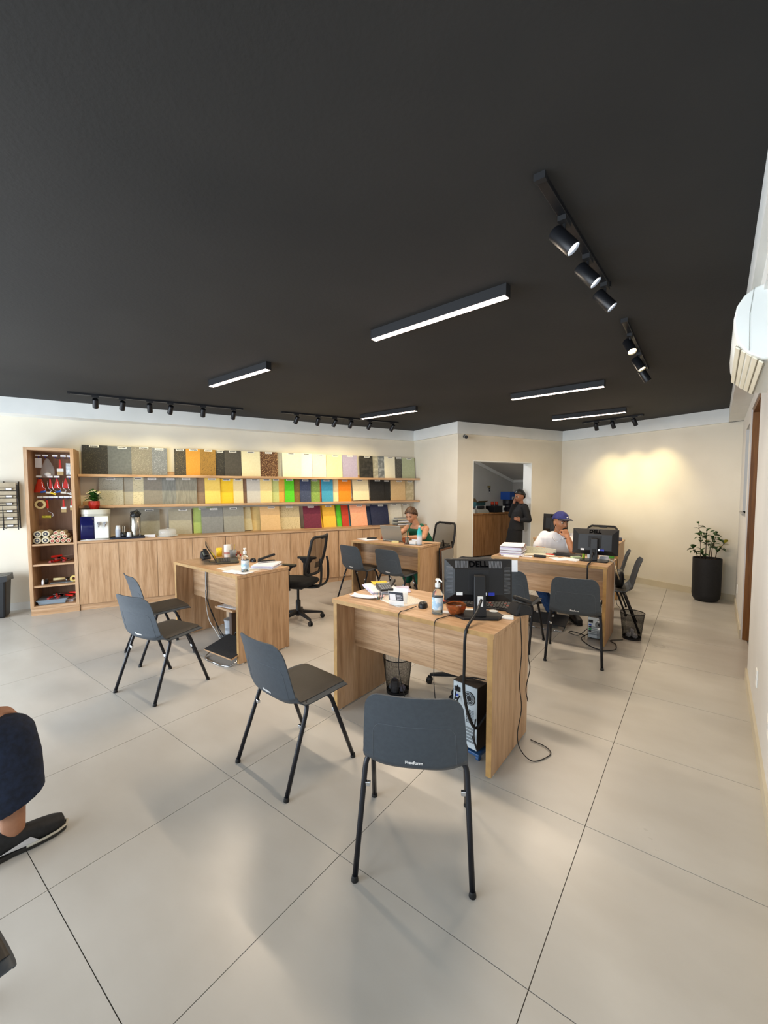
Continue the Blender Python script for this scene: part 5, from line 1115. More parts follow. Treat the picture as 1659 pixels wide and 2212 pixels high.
for k in range(7): MB().lathe([(.034, .016 * k), (.024, .016 * k + .07), (0, .016 * k + .07)], 18).build('cup', mat('white_cup_plastic', '#cfd6e2', .4), cs_, smooth=True)
tag(MB().lathe([(0, 0), (.034, 0), (.034, .075), (.032, .075), (.032, .004), (0, .004)], 18).build('stirrer_cup', BLK, None, smooth=True, loc=SW(1.0, .055, .9125)), 'small black cup with stirrers on the tray', 'cup')
for k in range(4): tag(MB().tube([(0, 0, 0), (-.03 + .012 * k, .012, .15)], .0028, 6).build('stirrer', mat('stirrer_%d' % (k % 2), ('#c9c4b4', '#3a3330')[k % 2], .5), None, loc=SW(.985 + .008 * k, .055, .9175)), 'thin stirrer standing in the small black cup', 'stirrer', 'stirrers in the black cup')
tag(MB().lathe([(.032, 0), (.024, .075), (0, .075)], 18).build('plastic_cup', mat('white_cup_plastic', '#cfd6e2'), None, smooth=True, loc=SW(1.06, .04, .9125)), 'single upturned white cup beside the thermos', 'cup')
paper_stack('small pile of white napkins between thermos and cake dome', tuple(SW(1.30, .10, .900)), 65.5, 4, .13, .09, mats=[PAPER], th=.008, jitter=.004)
cd = sthing('cake_dome', 'clear plastic cake dome on a white plate', 'cake dome', 1.52, .12, .900)
MB().lathe([(0, 0), (.10, 0), (.138, .008), (.138, .011), (.10, .006), (0, .006)], 32).build('plate', WHITEP, cd, smooth=True)
MB().lathe([(.115, .010), (.112, .075), (.098, .098), (.0, .102)], 32).build('dome', mat('dome_clear', '#f2f4f4', .08, alpha=.22), cd, smooth=True, solid=.002)
MB().ball((0, 0, .108), (.018, .018, .010), 14, 8).build('knob', mat('dome_clear', '#f2f4f4'), cd, smooth=True)
tl = sthing('document_tray', 'stacked clear letter trays with papers beside the woman in green', 'letter tray', 5.36, .10, .900)
for k in range(2):
    z = .055 * k
    MB().box(-.15, .15, -.10, .10, z + .001, z + .005).build('tray_shelf', ACR, tl)
    MB().box(-.135, .135, -.09, .09, z + .006, z + .022).build('papers', PAPER, tl)
    for sx in (-1, 1): MB().box(sx * .148 - .002, sx * .148 + .002, -.10, .10, z + .005, z + .056).build('tray_side', ACR, tl)
MB().box(-.15, .15, -.10, .10, .111, .115).build('tray_shelf', ACR, tl)
MB().box(-.12, .13, -.08, .085, .1155, .132).build('papers', mat('grey_binder', '#9b9b96', .5), tl)

# ------------------------------------------------------------------ inside the tall cabinet
def hook_label(x, z): return
hk = mat('blue_hook', '#2336b0', .4)
lblm = MB().box(-.028, .028, -.001, .001, -.011, .011).mesh('price_tag', PAPER)
ORD = ('first', 'second', 'third', 'fourth', 'fifth', 'sixth', 'seventh')
for rn_, zz, xs in (('top', 1.965, (.10, .17, .27, .355, .42)), ('middle', 1.70, (.10, .21, .28, .41)), ('lower', 1.44, (.10, .16, .21, .27, .31, .37, .43))):
    for q_, x in enumerate(xs):
        t = sthing('peg_hook', f'blue peg hook with price tag, {ORD[q_]} from the left, {rn_} row of the tall cabinet', 'hook', x, .33, zz, group='peg hooks in the tall cabinet')
        MB().tube([(0, .10, 0), (0, 0, -.005), (0, -.10, -.005), (0, -.115, .012)], .0032, 6).build('rod', hk, t)
        o = bpy.data.objects.new('price_tag', lblm); col.objects.link(o); o.parent = t; o.location = (0, -.118, .022)
MB().box(.036, W_ - .036, .425, .437, 1.005, 1.009).build('panel_joint', mat('joint_dark', '#5a4434', .8), tc_)
def brush(label, s, d, z, k=1.0, blade='#c9b183'):
    t = sthing('paint_brush', label, 'brush', s, d, z, group='red handled paint brushes in the tall cabinet')
    MB().hexa([Vector(p) * k for p in ((-.016, -.007, -.12), (.016, -.007, -.12), (.016, .007, -.12), (-.016, .007, -.12))], [Vector(p) * k for p in ((-.009, -.006, 0), (.009, -.006, 0), (.009, .006, 0), (-.009, .006, 0))]).build('handle', RED, t, bevel=.003)
    MB().box(-.034 * k, .034 * k, -.011 * k, .011 * k, -.155 * k, -.118 * k).build('ferrule', WHITEP, t, bevel=.002)
    MB().box(-.033 * k, .033 * k, -.010 * k, .010 * k, -.205 * k, -.155 * k).build('bristles', noise_mat('bristle_tan', blade, '#b59a6a', 80, 2, .8, stretch=(20, 20, 1)), t, bevel=.002)
brush('large red handled paint brush hanging near the cabinet top', .315, .24, 1.945)
brush('narrow red handled paint brush hanging on the lower pegs', .335, .24, 1.43, .82)
brush('paint brush half hidden by the cabinet edge on the lower pegs', .425, .24, 1.43, .70)
sq = 0
for x, lab in ((.205, 'leftmost, thin'), (.275, 'middle, wide'), (.365, 'rightmost, wide')):
    t = sthing('red_scraper', f'red plastic scraper on the middle pegs, {lab}', 'scraper', x, .25, 1.69, group='red scrapers in the tall cabinet'); w0 = .016 if 'thin' in lab else .040
    MB().hexa([(-w0, -.008, -.12), (w0, -.008, -.12), (w0, .004, -.12), (-w0, .004, -.12)], [(-.008, -.010, 0), (.008, -.010, 0), (.008, .006, 0), (-.008, .006, 0)]).build('blade', RED, t, bevel=.002)
    MB().tube([(0, -.004, 0), (0, -.004, .014)], .006, 8).build('hanger', RED, t)
pbg = sthing('plastic_bag', 'clear plastic bag hanging at the cabinet top', 'bag', .185, .24, 1.95)
def bagf(i, j):
    a = 2 * math.pi * i; r = .012 + .055 * math.sin(min(1, j * 1.1) * math.pi * .62); r *= 1 + .14 * math.sin(5 * a + 4 * j)
    return Vector((r * math.cos(a), r * .45 * math.sin(a), -.24 * j))
MB().grid(bagf, 24, 10, closed_u=True).build('film', mat('clear_film', '#e8ecec', .15, alpha=.14), pbg, smooth=True)
MB().ball((.0, 0, -.20), (.035, .02, .025), 12, 6).build('roll', PAPER, pbg, smooth=True)
tag(MB().box(-.034, .034, -.002, .002, -.12, 0).build('hang_tag', PAPER, None, loc=SW(.095, .245, 1.955), rot=(0, 0, SANG)), 'white paper tag hanging at the cabinet top corner', 'tag')
hb_ = sthing('packed_scourer', 'silver foil pack hanging at the cabinet edge near the top', 'pack', .425, .245, 1.90)
MB().grid(lambda i, j: Vector(((i - .5) * .10, .02 * math.sin(3.1 * i) * math.sin(3.1 * j) * -1 + .004 * math.sin(17 * i + 9 * j), -.15 * j)), 10, 10).build('foil', noise_mat('foil_print', '#a9b8c0', '#e4e8ea', 30, 2, .25), hb_, smooth=True, solid=.006)
og = sthing('orange_mesh_pack', 'red orange bundle hanging on the middle pegs', 'bundle', .10, .25, 1.69)
MB().grid(lambda i, j: Vector(((.02 + .045 * j) * math.cos(6.283 * i) * (1 + .1 * math.sin(31 * i)), .4 * (.02 + .045 * j) * math.sin(6.283 * i), -.17 * j)), 30, 6, closed_u=True).build('netting', mat('orange_red_fibre', '#c8351c', .7), og, smooth=True)
for k, (x, c_) in enumerate(((.14, '#2a57b8'), (.19, '#e9e5d8'), (.24, '#e6c93a'), (.29, '#2a63c0'), (.345, '#e9e5d8'), (.40, '#dfe3e6'))):
    t = sthing('packed_roller', ('blue', 'first white', 'yellow', 'second blue', 'second white', 'silver')[k] + ' mini roller in clear wrap on the middle pegs', 'roller', x, .20 + .02 * (k % 2), 1.53 - .012 * (k % 3), group='mini rollers in the tall cabinet')
    MB().lathe([(0, -.028), (.013, -.028), (.013, .028), (0, .028)], 12, RY(80 + 15 * (k % 3))).build('sleeve', mat('mini_roller_%d' % k, c_, .6), t, auto=40)
    MB().tube(bez([(0, 0, 0), (.03, -.01, .03), (.0, -.01, .06), (-.01, 0, .15)], 4), .0028, 6).build('wire', CHROME, t, smooth=True)
tape = sthing('masking_tape', 'roll of cream masking tape hanging on the lower pegs', 'tape', .105, .21, 1.37)
MB().lathe([(.032, -.026), (.056, -.026), (.056, .026), (.032, .026), (.032, -.026)], 28, RX(90), cap=False).build('tape_roll', mat('cream_tape', '#dfd09a', .55), tape, auto=40)
MB().lathe([(.030, -.026), (.0322, -.026), (.0322, .026), (.030, .026), (.030, -.026)], 28, RX(90), cap=False).build('core', mat('brown_core', '#6a4a30', .8), tape, auto=40)
pr = sthing('paint_roller', 'paint roller with red handle and yellow sleeve on the lower pegs', 'roller', .165, .23, 1.42)
MB().tube([(0, 0, 0), (.006, 0, -.10)], .012, 10).build('handle', RED, pr)
MB().tube(bez([(.006, 0, -.10), (.012, 0, -.14), (.052, 0, -.165), (.054, 0, -.205), (.03, 0, -.21)], 5), .0028, 6).build('wire', CHROME, pr, smooth=True)
MB().lathe([(0, -.045), (.016, -.045), (.016, .045), (0, .045)], 14, T(-.01, 0, -.21) @ RY(90)).build('sleeve', noise_mat('yellow_fleece', '#d8d052', '#a6a038', 60, 2, .9), pr, auto=40)
# roller sleeves stacked on the shelf
def sleeve(label, s, z, r, red, L=.23):
    t = sthing('roller_sleeve', label, 'roller sleeve', s, .06, z, group='roller sleeves stacked in the tall cabinet')
    M = RX(-90)
    MB().lathe([(r * .55, 0), (r * .97, 0), (r, .008), (r, L), (r * .55, L)], 20, M).build('fleece', noise_mat('fleece_cream', '#dfd6bb', '#cfc5a6', 60, 2, .95, bump=.4), t, auto=50)
    MB().lathe([(r * .30, -.002), (r * .60, -.002), (r * .60, .03), (r * .30, .03), (r * .30, -.002)], 18, M, cap=False).build('end_ring', mat('sleeve_red' if red else 'sleeve_navy', '#a82a2a' if red else '#23263c', .5), t, auto=40)
    MB().lathe([(0, .006), (r * .30, .006)], 14, M, cap=False).build('core', PAPER, t)
zs = .8855
RS = [(.082, 0, .040, 0), (.164, 0, .040, 0), (.231, 0, .027, 1), (.286, 0, .027, 1), (.341, 0, .027, 1), (.396, 0, .027, 1), (.088, .080, .040, 0), (.168, .080, .040, 0), (.238, .054, .026, 1), (.300, .052, .026, 1), (.358, .052, .027, 1), (.272, .098, .027, 1), (.335, .096, .027, 1)]
names_ = ['large cream sleeve, bottom, at the cabinet side', 'large cream sleeve, bottom, second from the side', 'thin bottom sleeve beside the large ones', 'second thin bottom sleeve', 'third thin bottom sleeve', 'last thin bottom sleeve by the cabinet edge', 'large cream sleeve, top, at the cabinet side', 'large cream sleeve, top, second from the side', 'thin middle sleeve beside the large ones', 'second thin middle sleeve', 'last thin middle sleeve', 'thin sleeve lying on top, nearer the large ones', 'thin sleeve lying on top, nearer the cabinet edge']
for (x, dz, r, rd), nm_ in zip(RS, names_): sleeve('paint roller ' + nm_, x, zs + dz + r, r, rd)
# scrapers and trowels on lower shelves
def trowel(label, s, d, z, rz, k=1.0, tilt=0):
    t = sthing('putty_knife', label, 'putty knife', s, d, z, rz, 'red handled putty knives in the tall cabinet')
    MB().tube([(0, -.12 * k, .016), (0, 0, .016)], [.014, .011], 10).build('handle', RED, t)
    MB().lathe([(.006, -.001), (.0138, -.001), (.0138, .0015), (.006, .0015)], 12, T(0, -.12 * k, .016) @ RX(90)).build('handle_end', mat('dark_red', '#7c1710', .5), t)
    MB().box(-.035 * k, .035 * k, 0, .13 * k, .010, .013).build('blade', CHROME, t)
for k, (s, d, dz, rz, lab) in enumerate(((.22, .17, 0, -10, 'lowest, left of the pile'), (.25, .17, .028, 6, 'second in the pile'), (.285, .18, .0, -30, 'lowest, with its handle towards the room'), (.31, .17, .028, 25, 'crossing the others'), (.345, .18, 0, -4, 'lowest, near the cabinet edge'), (.30, .19, .056, -50, 'topmost of the pile'))):
    trowel(f'red putty knife on the upper small shelf, {lab}', s, d, .636 + dz, rz)
for k, (s, d, dz, rz, lab) in enumerate(((.20, .15, 0, -15, 'first from the cabinet side'), (.235, .15, .028, 10, 'second from the side'), (.265, .15, 0, 0, 'third from the side'), (.33, .16, .0, 50, 'lying crossways'), (.37, .17, .028, 62, 'lying crossways on another'))):
    trowel(f'red putty knife on the grey tray, {lab}', s, d, .178 + dz, rz)
pt = sthing('paint_tray', 'grey plastic paint tray on the cabinet bottom', 'paint tray', .205, .17, .1185)
MB().hexa([(-.135, -.12, 0), (.135, -.12, 0), (.135, .12, 0), (-.135, .12, 0)], [(-.15, -.135, .058), (.15, -.135, .058), (.15, .135, .058), (-.15, .135, .058)]).build('tray_body', mat('blue_grey_plastic', '#8696a4', .45), pt, bevel=.006)
MB().box(-.158, .158, -.143, .143, .048, .056).build('tray_rim', mat('blue_grey_plastic', '#8696a4'), pt, bevel=.003)
paper_stack('leaflets and papers beside the grey paint tray', tuple(SW(.405, .20, .1185)), 65.5 - 15, 5, .075, .22, mats=[PAPER, mat('plum_paper', '#4b2a38', .6)], th=.006, jitter=.004)
fl2 = sthing('plaster_float', 'steel plastering float with cream handle on the middle small shelf', 'float', .30, .15, .368)
MB().box(-.12, .12, -.05, .05, 0, .004).build('plate', mat('steel_plate', '#9fb0bc', .3, .6), fl2)
MB().tube([(-.09, 0, .045), (.03, 0, .045)], .016, 12).build('handle', mat('cream_handle', '#dccd9c', .45), fl2, smooth=True)
MB().tube([(.03, 0, .045), (.045, 0, .03), (.04, 0, .004)], .006, 8).build('bracket', CHROME, fl2, smooth=True)
for k, (s, d, c_, lab) in enumerate(((.115, .11, '#c9b9a0', 'beige capped'), (.145, .09, '#2a241f', 'dark capped'), (.12, .06, '#e6e6e4', 'white capped'), (.15, .14, '#5d4a3a', 'brown capped'))):
    t = sthing('tint_bottle', f'small {lab} tint bottle on the middle small shelf', 'bottle', s, d, .368, group='tint bottles in the tall cabinet')
    MB().lathe([(0, 0), (.013, 0), (.013, .045), (.008, .052), (0, .052)], 14).build('bottle_body', (PAPER, BLK)[k % 2], t, smooth=True)
    MB().lathe([(0, .052), (.009, .052), (.009, .066), (0, .066)], 12).build('cap', mat('cap_%d' % k, c_, .5), t)
rl = sthing('tape_roll', 'roll of pale yellow tape on the middle small shelf', 'tape', .425, .13, .4085)
MB().lathe([(.018, -.022), (.040, -.022), (.040, .022), (.018, .022), (.018, -.022)], 24, RX(90), cap=False).build('tape_ring', mat('pale_yellow_tape', '#d9c476', .5), rl, auto=40)
trw = sthing('pointing_trowel', 'dark pointing trowel with red ball handle on the middle small shelf', 'trowel', .345, .22, .368, 20)
MB().add([(-.05, 0, .03), (.0, -.03, .02), (.09, 0, .03), (0, .03, .02), (0, 0, .045)], [(0, 1, 4), (1, 2, 4), (2, 3, 4), (3, 0, 4), (3, 2, 1, 0)]).build('blade', mat('dark_steel', '#4a4b4d', .35, .6), trw)
MB().ball((.085, -.02, .024), (.024, .022, .024), 14, 8).build('handle', mat('maroon_plastic', '#7a2430', .4), trw, smooth=True)
# ------------------------------------------------------------------ left edge: wall rack and dark bin
rk = sthing('brochure_rack', 'black wire wall rack with beige leaflets beside the tall cabinet', 'rack', -.30, .43, 1.06)
for x in (.0, .145):
    MB().tube([(x, .015, 0), (x, .015, .60)], .007, 8).build('upright', BLK, rk); MB().tube([(x, -.075, -.01), (x, -.055, .56)], .006, 8).build('upright', BLK, rk)
for k in range(6):
    z = .02 + .092 * k
    pk = MB(); pk.tube([(-.16, -.075, z), (.145, -.075, z)], .0035, 6); pk.tube([(-.16, -.085, z + .035), (.145, -.085, z + .035)], .0035, 6); pk.tube([(.145, .015, z), (.145, -.075, z), (.145, -.085, z + .035)], .0035, 6); pk.tube([(.04, -.085, z + .035), (.04, -.088, z + .012), (.10, -.088, z + .012), (.10, -.085, z + .035)], .003, 6)
    pko = pk.build('wire_pocket', BLK, rk)
    MB().box(-.16, .135, -.070, -.052, z + .002, z + .105, RX(0)).build('leaflets', noise_mat('leaflet_sand', '#9c8f78', '#b3a78f', 8, 3, .7), rk)
    MB().box(.042, .098, -.0895, -.0885, z + .014, z + .033).build('pocket_label', PAPER, pko)
tb = sthing('dark_bin', 'dark grey bin lined with a black bag at the picture edge', 'bin', -.385, .17, 0)
MB().hexa([(-.13, -.10, 0), (.13, -.10, 0), (.13, .10, 0), (-.13, .10, 0)], [(-.155, -.125, .50), (.155, -.125, .50), (.155, .125, .50), (-.155, .125, .50)]).build('bin_body', mat('bin_charcoal', '#17191d', .4), tb, bevel=.02)
lr = [Vector((.162 * x + .006 * math.sin(9 * x), .132 * y, .0)) for x, y in ((-1, -1), (-.33, -1), (.33, -1), (1, -1), (1, 0), (1, 1), (.33, 1), (-.33, 1), (-1, 1), (-1, 0))]
bl = MB(); n = len(lr)
bl.add([p + Vector((0, 0, .515 + .008 * math.sin(3 * i))) for i, p in enumerate(lr)] + [p * 1.03 + Vector((0, 0, .44 + .02 * math.sin(5 * i))) for i, p in enumerate(lr)], [(i, (i + 1) % n, n + (i + 1) % n, n + i) for i in range(n)] + [tuple(range(n))])
bl.build('bin_liner', mat('bin_bag', '#17181b', .3), tb)
# ------------------------------------------------------------------ plant pot by the far wall
fpn = thing('potted_shrub', 'leafy shrub in a tall black pot by the far wall', 'plant', (.096, 7.38, 0), 0)
MB().lathe([(0, 0), (.10, 0), (.135, .012), (.158, .05), (.165, .10), (.168, .60), (.160, .60), (.156, .56), (0, .56)], 36).build('pot', noise_mat('charcoal_pot', '#121317', '#18191d', 40, 2, .65), fpn, auto=35)
MB().lathe([(0, .562), (.155, .562), (.1555, .568), (0, .575)], 24).build('soil', mat('soil', '#2a2019'), fpn)
lf2 = leaf_mesh('leaf', .105, .026, GRN2, .35); lf3 = leaf_mesh('leaf_yellow', .10, .026, noise_mat('leaf_yellowing', '#8a8a1e', '#c2a72a', 8, 2, .5), .35)
rnd = random.Random(11)
STEM = mat('stem_brown', '#3a2a1e', .8)
for k, (x, y, h, lx, ly) in enumerate(((-.075, -.03, .52, -.04, 0), (-.02, .02, .44, .0, .02), (.04, -.05, .40, .05, -.02), (.085, .03, .26, .10, .03), (-.11, .03, .17, -.07, .02), (.02, .08, .33, .04, .05), (-.04, -.08, .13, -.03, -.03))):
    pts = bez([(x, y, .56), (x + lx * .2, y + ly * .3, .56 + h * .5), (x + lx, y + ly, .56 + h)], 6); st_ = MB().tube(pts, [.007 - .0045 * i / (len(pts) - 1) for i in range(len(pts))], 6).build('stem', STEM, fpn, smooth=True)
    nl = 9 if h > .2 else 7
    for q in range(nl):
        f_ = .55 + .45 * q / (nl - 1); P_ = pts[min(len(pts) - 1, int(f_ * (len(pts) - 1)))]
        o = bpy.data.objects.new('leaf', lf3 if (k == 3 and q in (4, 6, 8)) or (k == 1 and q == 2) else lf2); col.objects.link(o); o.parent = fpn
        o.location = P_; o.rotation_euler = (R(rnd.uniform(-5, 45) + 18 * (f_ > .9)), R(rnd.uniform(-25, 25)), q * 2.4 + k); o.scale = (rnd.uniform(.75, 1.1),) * 3
# ------------------------------------------------------------------ small fittings
sc_ = sthing('security_camera', 'white bullet security camera on the corner above the doorway', 'camera', 5.99, DW_D, 2.445)
MB().lathe([(0, 0), (.03, 0), (.03, .012), (0, .012)], 16, RX(90)).build('mount', BLK, sc_)
MB().tube([(0, 0, 0), (-.01, -.05, -.01)], .010, 8).build('bracket', WHITEP, sc_)
Mk = T(-.02, -.06, -.015) @ RZ(-35) @ RX(98)
MB().lathe([(0, -.05), (.026, -.05), (.030, -.045), (.030, .065), (0, .065)], 20, Mk).build('camera_body', WHITEP, sc_, auto=40)
MB().lathe([(0, .065), (.0295, .065), (.0295, .070), (0, .070)], 20, Mk).build('lens_face', BLK, sc_)
for t_, z_, nm_, lab in ((6.9, .30, 'wall_socket', 'white wall socket low on the wall beyond the door'), (3.55, .36, 'wall_socket', 'white wall socket low on the wall before the door'), (2.75, .40, 'wall_socket', 'white wall socket low on the wall nearest the camera')):
    o = thing(nm_, lab, 'socket', RW(t_, .0, z_), math.degrees(WALLF), 'white wall sockets')
    MB().box(-.035, .035, 0, .009, -.055, .055).build('plate', WHITEP, o, bevel=.003); MB().box(-.014, .014, .009, .011, -.014, .014).build('outlet', mat('socket_grey', '#c8cac9', .4), o)
# ------------------------------------------------------------------ air conditioner
ac = thing('air_conditioner', 'white wall-mounted air conditioner near the ceiling on the right wall', 'air conditioner', RW(2.34, 0, 2.10), math.degrees(WALLF))
ACW = mat('ac_white', '#e3e8e6', .3); ACY = mat('ac_cream', '#dcd8c6', .4)
XM = Matrix(((0, 0, 1, 0), (1, 0, 0, 0), (0, 1, 0, 0), (0, 0, 0, 1)))
outl = [(.002, 0), (.075, 0), (.12, .010), (.165, .040), (.198, .085), (.212, .135), (.216, .19), (.208, .24), (.185, .28), (.150, .305), (.10, .316), (.002, .318)]
MB().prism(outl, 0, .80, XM).build('front_shell', ACW, ac, bevel=.006, auto=50)
ang_ = math.degrees(math.atan2(.100 - .004, .206 - .100))
Mo = T(0, .152, .0405) @ RX(ang_)
MB().box(.03, .77, -.062, .068, -.006, -.0005, Mo).build('air_outlet', mat('ac_outlet_dark', '#8f897a', .7), ac)
for k in range(5):
    y0 = -.058 + .026 * k
    MB().box(.025, .775, y0, y0 + .019, -.010, -.004, Mo).build('louver', ACY, ac, bevel=.0015)
MB().tube([(-.001, y, z) for y, z in ((.155, .303), (.165, .20), (.162, .05))], .0012, 4).build('seam', mat('seam_grey', '#9aa09e', .6), ac)
# ------------------------------------------------------------------ back room
bc = sthing('storage_counter', 'oak counter with doors inside the back room', 'counter', 6.05, .80)
DARKW = wood('oak_brown', 2, '#a9794a', '#8d6238', '#b5865a', .45)  # deeper brown oak tone for the counter
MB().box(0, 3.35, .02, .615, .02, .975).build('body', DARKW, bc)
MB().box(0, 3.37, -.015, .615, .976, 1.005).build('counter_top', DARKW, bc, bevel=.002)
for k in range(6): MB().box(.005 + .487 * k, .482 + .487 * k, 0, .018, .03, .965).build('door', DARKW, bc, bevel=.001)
def inb(s, d): return 6.05 + s, .80 + d
bx = sthing('cardboard_box', 'teal open carton on the back room counter', 'box', 8.02, 1.12, 1.005, 10)
MB().box(-.17, .17, -.12, .12, 0, .24).build('carton', noise_mat('teal_carton', '#2f5a62', '#39666d', 10, 2, .6), bx)
MB().box(-.171, .171, -.124, -.1205, 0, .16).build('printed_face', PAPER, bx)
MB().box(-.17, .17, 0, .004, 0, .10, T(0, .12, .24) @ RX(-35)).build('flap', mat('kraft', '#6d5636', .8), bx)
MB().box(-.17, .17, -.004, 0, 0, .09, T(0, -.12, .24) @ RX(65)).build('flap', mat('kraft', '#6d5636'), bx)
dr = sthing('blue_drum', 'black drum topped with a blue printed carton in the back room', 'drum', 9.03, 1.12, 1.005)
MB().lathe([(0, 0), (.135, 0), (.139, .02), (.135, .09), (.141, .10), (.135, .11), (.135, .18), (.141, .19), (.135, .20), (.139, .29), (0, .29)], 30).build('drum_wall', mat('navy_drum', '#10131f', .4), dr, auto=50)
MB().box(-.135, .135, -.135, .135, .291, .48, RZ(10)).build('carton', mat('royal_blue_carton', '#1b4fa8', .5), dr)
MB().box(-.05, .130, -.002, .002, .30, .36, RZ(10) @ T(0, -.137, 0)).build('white_logo_patch', noise_mat('drum_logo', '#e6e8ea', '#15171c', 12, 2, .5, lo=.5, hi=.56, stretch=(3, 3, 1)), dr)
bb = sthing('printer', 'black printer on the back room counter', 'printer', 8.45, .98, 1.005, 4)
MB().box(-.16, .16, -.14, .14, 0, .15).build('case', BLK, bb, bevel=.012); MB().box(-.13, .13, -.145, -.139, .03, .06).build('paper_slot', BLK2, bb)
gm = sthing('card_machine', 'grey office machine with buttons on the back room counter', 'machine', 7.98, .90, 1.005)
MB().hexa([(-.17, -.08, 0), (.17, -.08, 0), (.17, .08, 0), (-.17, .08, 0)], [(-.16, -.06, .06), (.16, -.06, .06), (.16, .08, .11), (-.16, .08, .11)]).build('case', mat('putty_plastic', '#8f8c80', .5), gm, bevel=.008)
MB().box(-.09, .09, 0, .06, .10, .16).build('paper_roll_cover', BLK2, gm, bevel=.01)
for k, x in enumerate((8.40, 8.53)):
    t = sthing('spray_can', ('can with red label on the printer, nearer the carton', 'can with red label on the printer, nearer the drum')[k], 'can', x, 1.0, 1.1555, group='red cans in the back room')
    MB().lathe([(0, 0), (.038, 0), (.038, .10), (0, .10)], 18).build('can_body', mat('red_label_can', '#b83a20', .4), t, auto=40); MB().lathe([(.0385, 0), (.0385, .03)], 18, cap=False).build('dark_band', BLK, t)
jug = sthing('white_jug', 'white plastic jug between printer and drum', 'jug', 8.61, .86, 1.005)
MB().box(-.03, .03, -.03, .03, 0, .15).build('jug_body', WHITEP, jug, bevel=.012); MB().lathe([(0, .15), (.015, .15), (.015, .18), (0, .18)], 12).build('cap', BLK, jug); MB().box(-.031, .031, -.032, -.0305, .04, .11).build('label_patch', BLK2, jug)
for k, (s, d, c_, h_) in enumerate(((7.72, .92, '#20232a', .19), (7.80, 1.0, '#6b1f1c', .15), (7.70, .84, '#c9cdc6', .09))):
    tag(MB().lathe([(0, 0), (.035, 0), (.035, h_ * .8), (.022, h_ * .92), (0, h_)], 16).build('small_jar', mat('jar_%d' % k, c_, .4), None, auto=40, loc=SW(s, d, 1.005)), ('tall dark', 'dark red', 'small pale')[k] + ' jar at the near end of the back room counter', 'jar', 'jars on the back room counter')
ky = sthing('key_holder', 'brass key holder with hanging keys on the back room wall', 'key holder', 8.66, 1.40, 1.61)
MB().box(-.045, .045, 0, .015, -.02, .02).build('plaque', mat('brass', '#8f7a3a', .35, .6), ky, bevel=.004)
for k, (dx, z, c_) in enumerate(((0, -.05, '#1d1d1d'), (.005, -.10, '#2b2b2b'), (.012, -.14, '#c9c9c9'))): MB().box(dx - .014, dx + .014, -.008, .002, z - .02, z + .02).build('key', mat('key_%d' % k, c_, .4), ky, bevel=.003)
# ------------------------------------------------------------------ chairs at the shop front and people
clone(ch0, 'visitor chair at the bottom corner, only its dark seat edge showing', (-1.465, -.012, 0), 4)
clone(ch0, 'visitor chair the man in jeans and sneakers sits on', (-2.545, .02, 0), -2)
V = Vector
def skin_mat(name, c, c2): return noise_mat(name, c, c2, 30, 3, .5, lo=.3, hi=.7)
def limb(mb, pts, rad, seg=12, n=6):
    """tapered capsule chain through joints"""
    P = [V(p) for p in pts]
    pp = []; rr = []
    for i in range(len(P) - 1):
        for k in range(n):
            f = k / n; pp.append(P[i].lerp(P[i + 1], f)); rr.append(lerp(rad[i], rad[i + 1], f))
    pp.append(P[-1]); rr.append(rad[-1])
    mb.tube(pp, rr, seg)
    for p, r in zip(P, rad): mb.ball(p, r * .995, 12, 8)
def loft(mb, rings, seg=20, p=2.4):
    """rings: (centre, half-width vector, half-depth vector)"""
    vs = []; n = len(rings)
    for c, a, b in rings:
        c, a, b = V(c), V(a), V(b)
        for k in range(seg):
            t = 2 * math.pi * k / seg; ct, st = math.cos(t), math.sin(t)
            vs.append(c + a * math.copysign(abs(ct) ** (2 / p), ct) + b * math.copysign(abs(st) ** (2 / p), st))
    fs = [(i * seg + k, i * seg + (k + 1) % seg, (i + 1) * seg + (k + 1) % seg, (i + 1) * seg + k) for i in range(n - 1) for k in range(seg)]
    fs += [tuple(range(seg - 1, -1, -1)), tuple((n - 1) * seg + k for k in range(seg))]
    mb.add(vs, fs)
def fuse(mb, name, m, parent, voxel=.008, it=4, label=None):
    """union every piece into one continuous surface"""
    me = mb.mesh('tmp', m, False, 0)
    o = bpy.data.objects.new('tmp', me); col.objects.link(o)
    r = o.modifiers.new('r', 'REMESH'); r.mode = 'VOXEL'; r.voxel_size = voxel; r.use_smooth_shade = True
    s = o.modifiers.new('s', 'SMOOTH'); s.factor = .5; s.iterations = it
    dg = bpy.context.evaluated_depsgraph_get(); me2 = bpy.data.meshes.new_from_object(o.evaluated_get(dg))
    bpy.data.objects.remove(o); me2.name = name; me2.materials.clear(); me2.materials.append(m); me2.shade_smooth()
    q = bpy.data.objects.new(name, me2); col.objects.link(q); q.parent = parent
    if label: q['label'] = label
    return q
def G(x, s): return math.exp(-(x / s) ** 2)
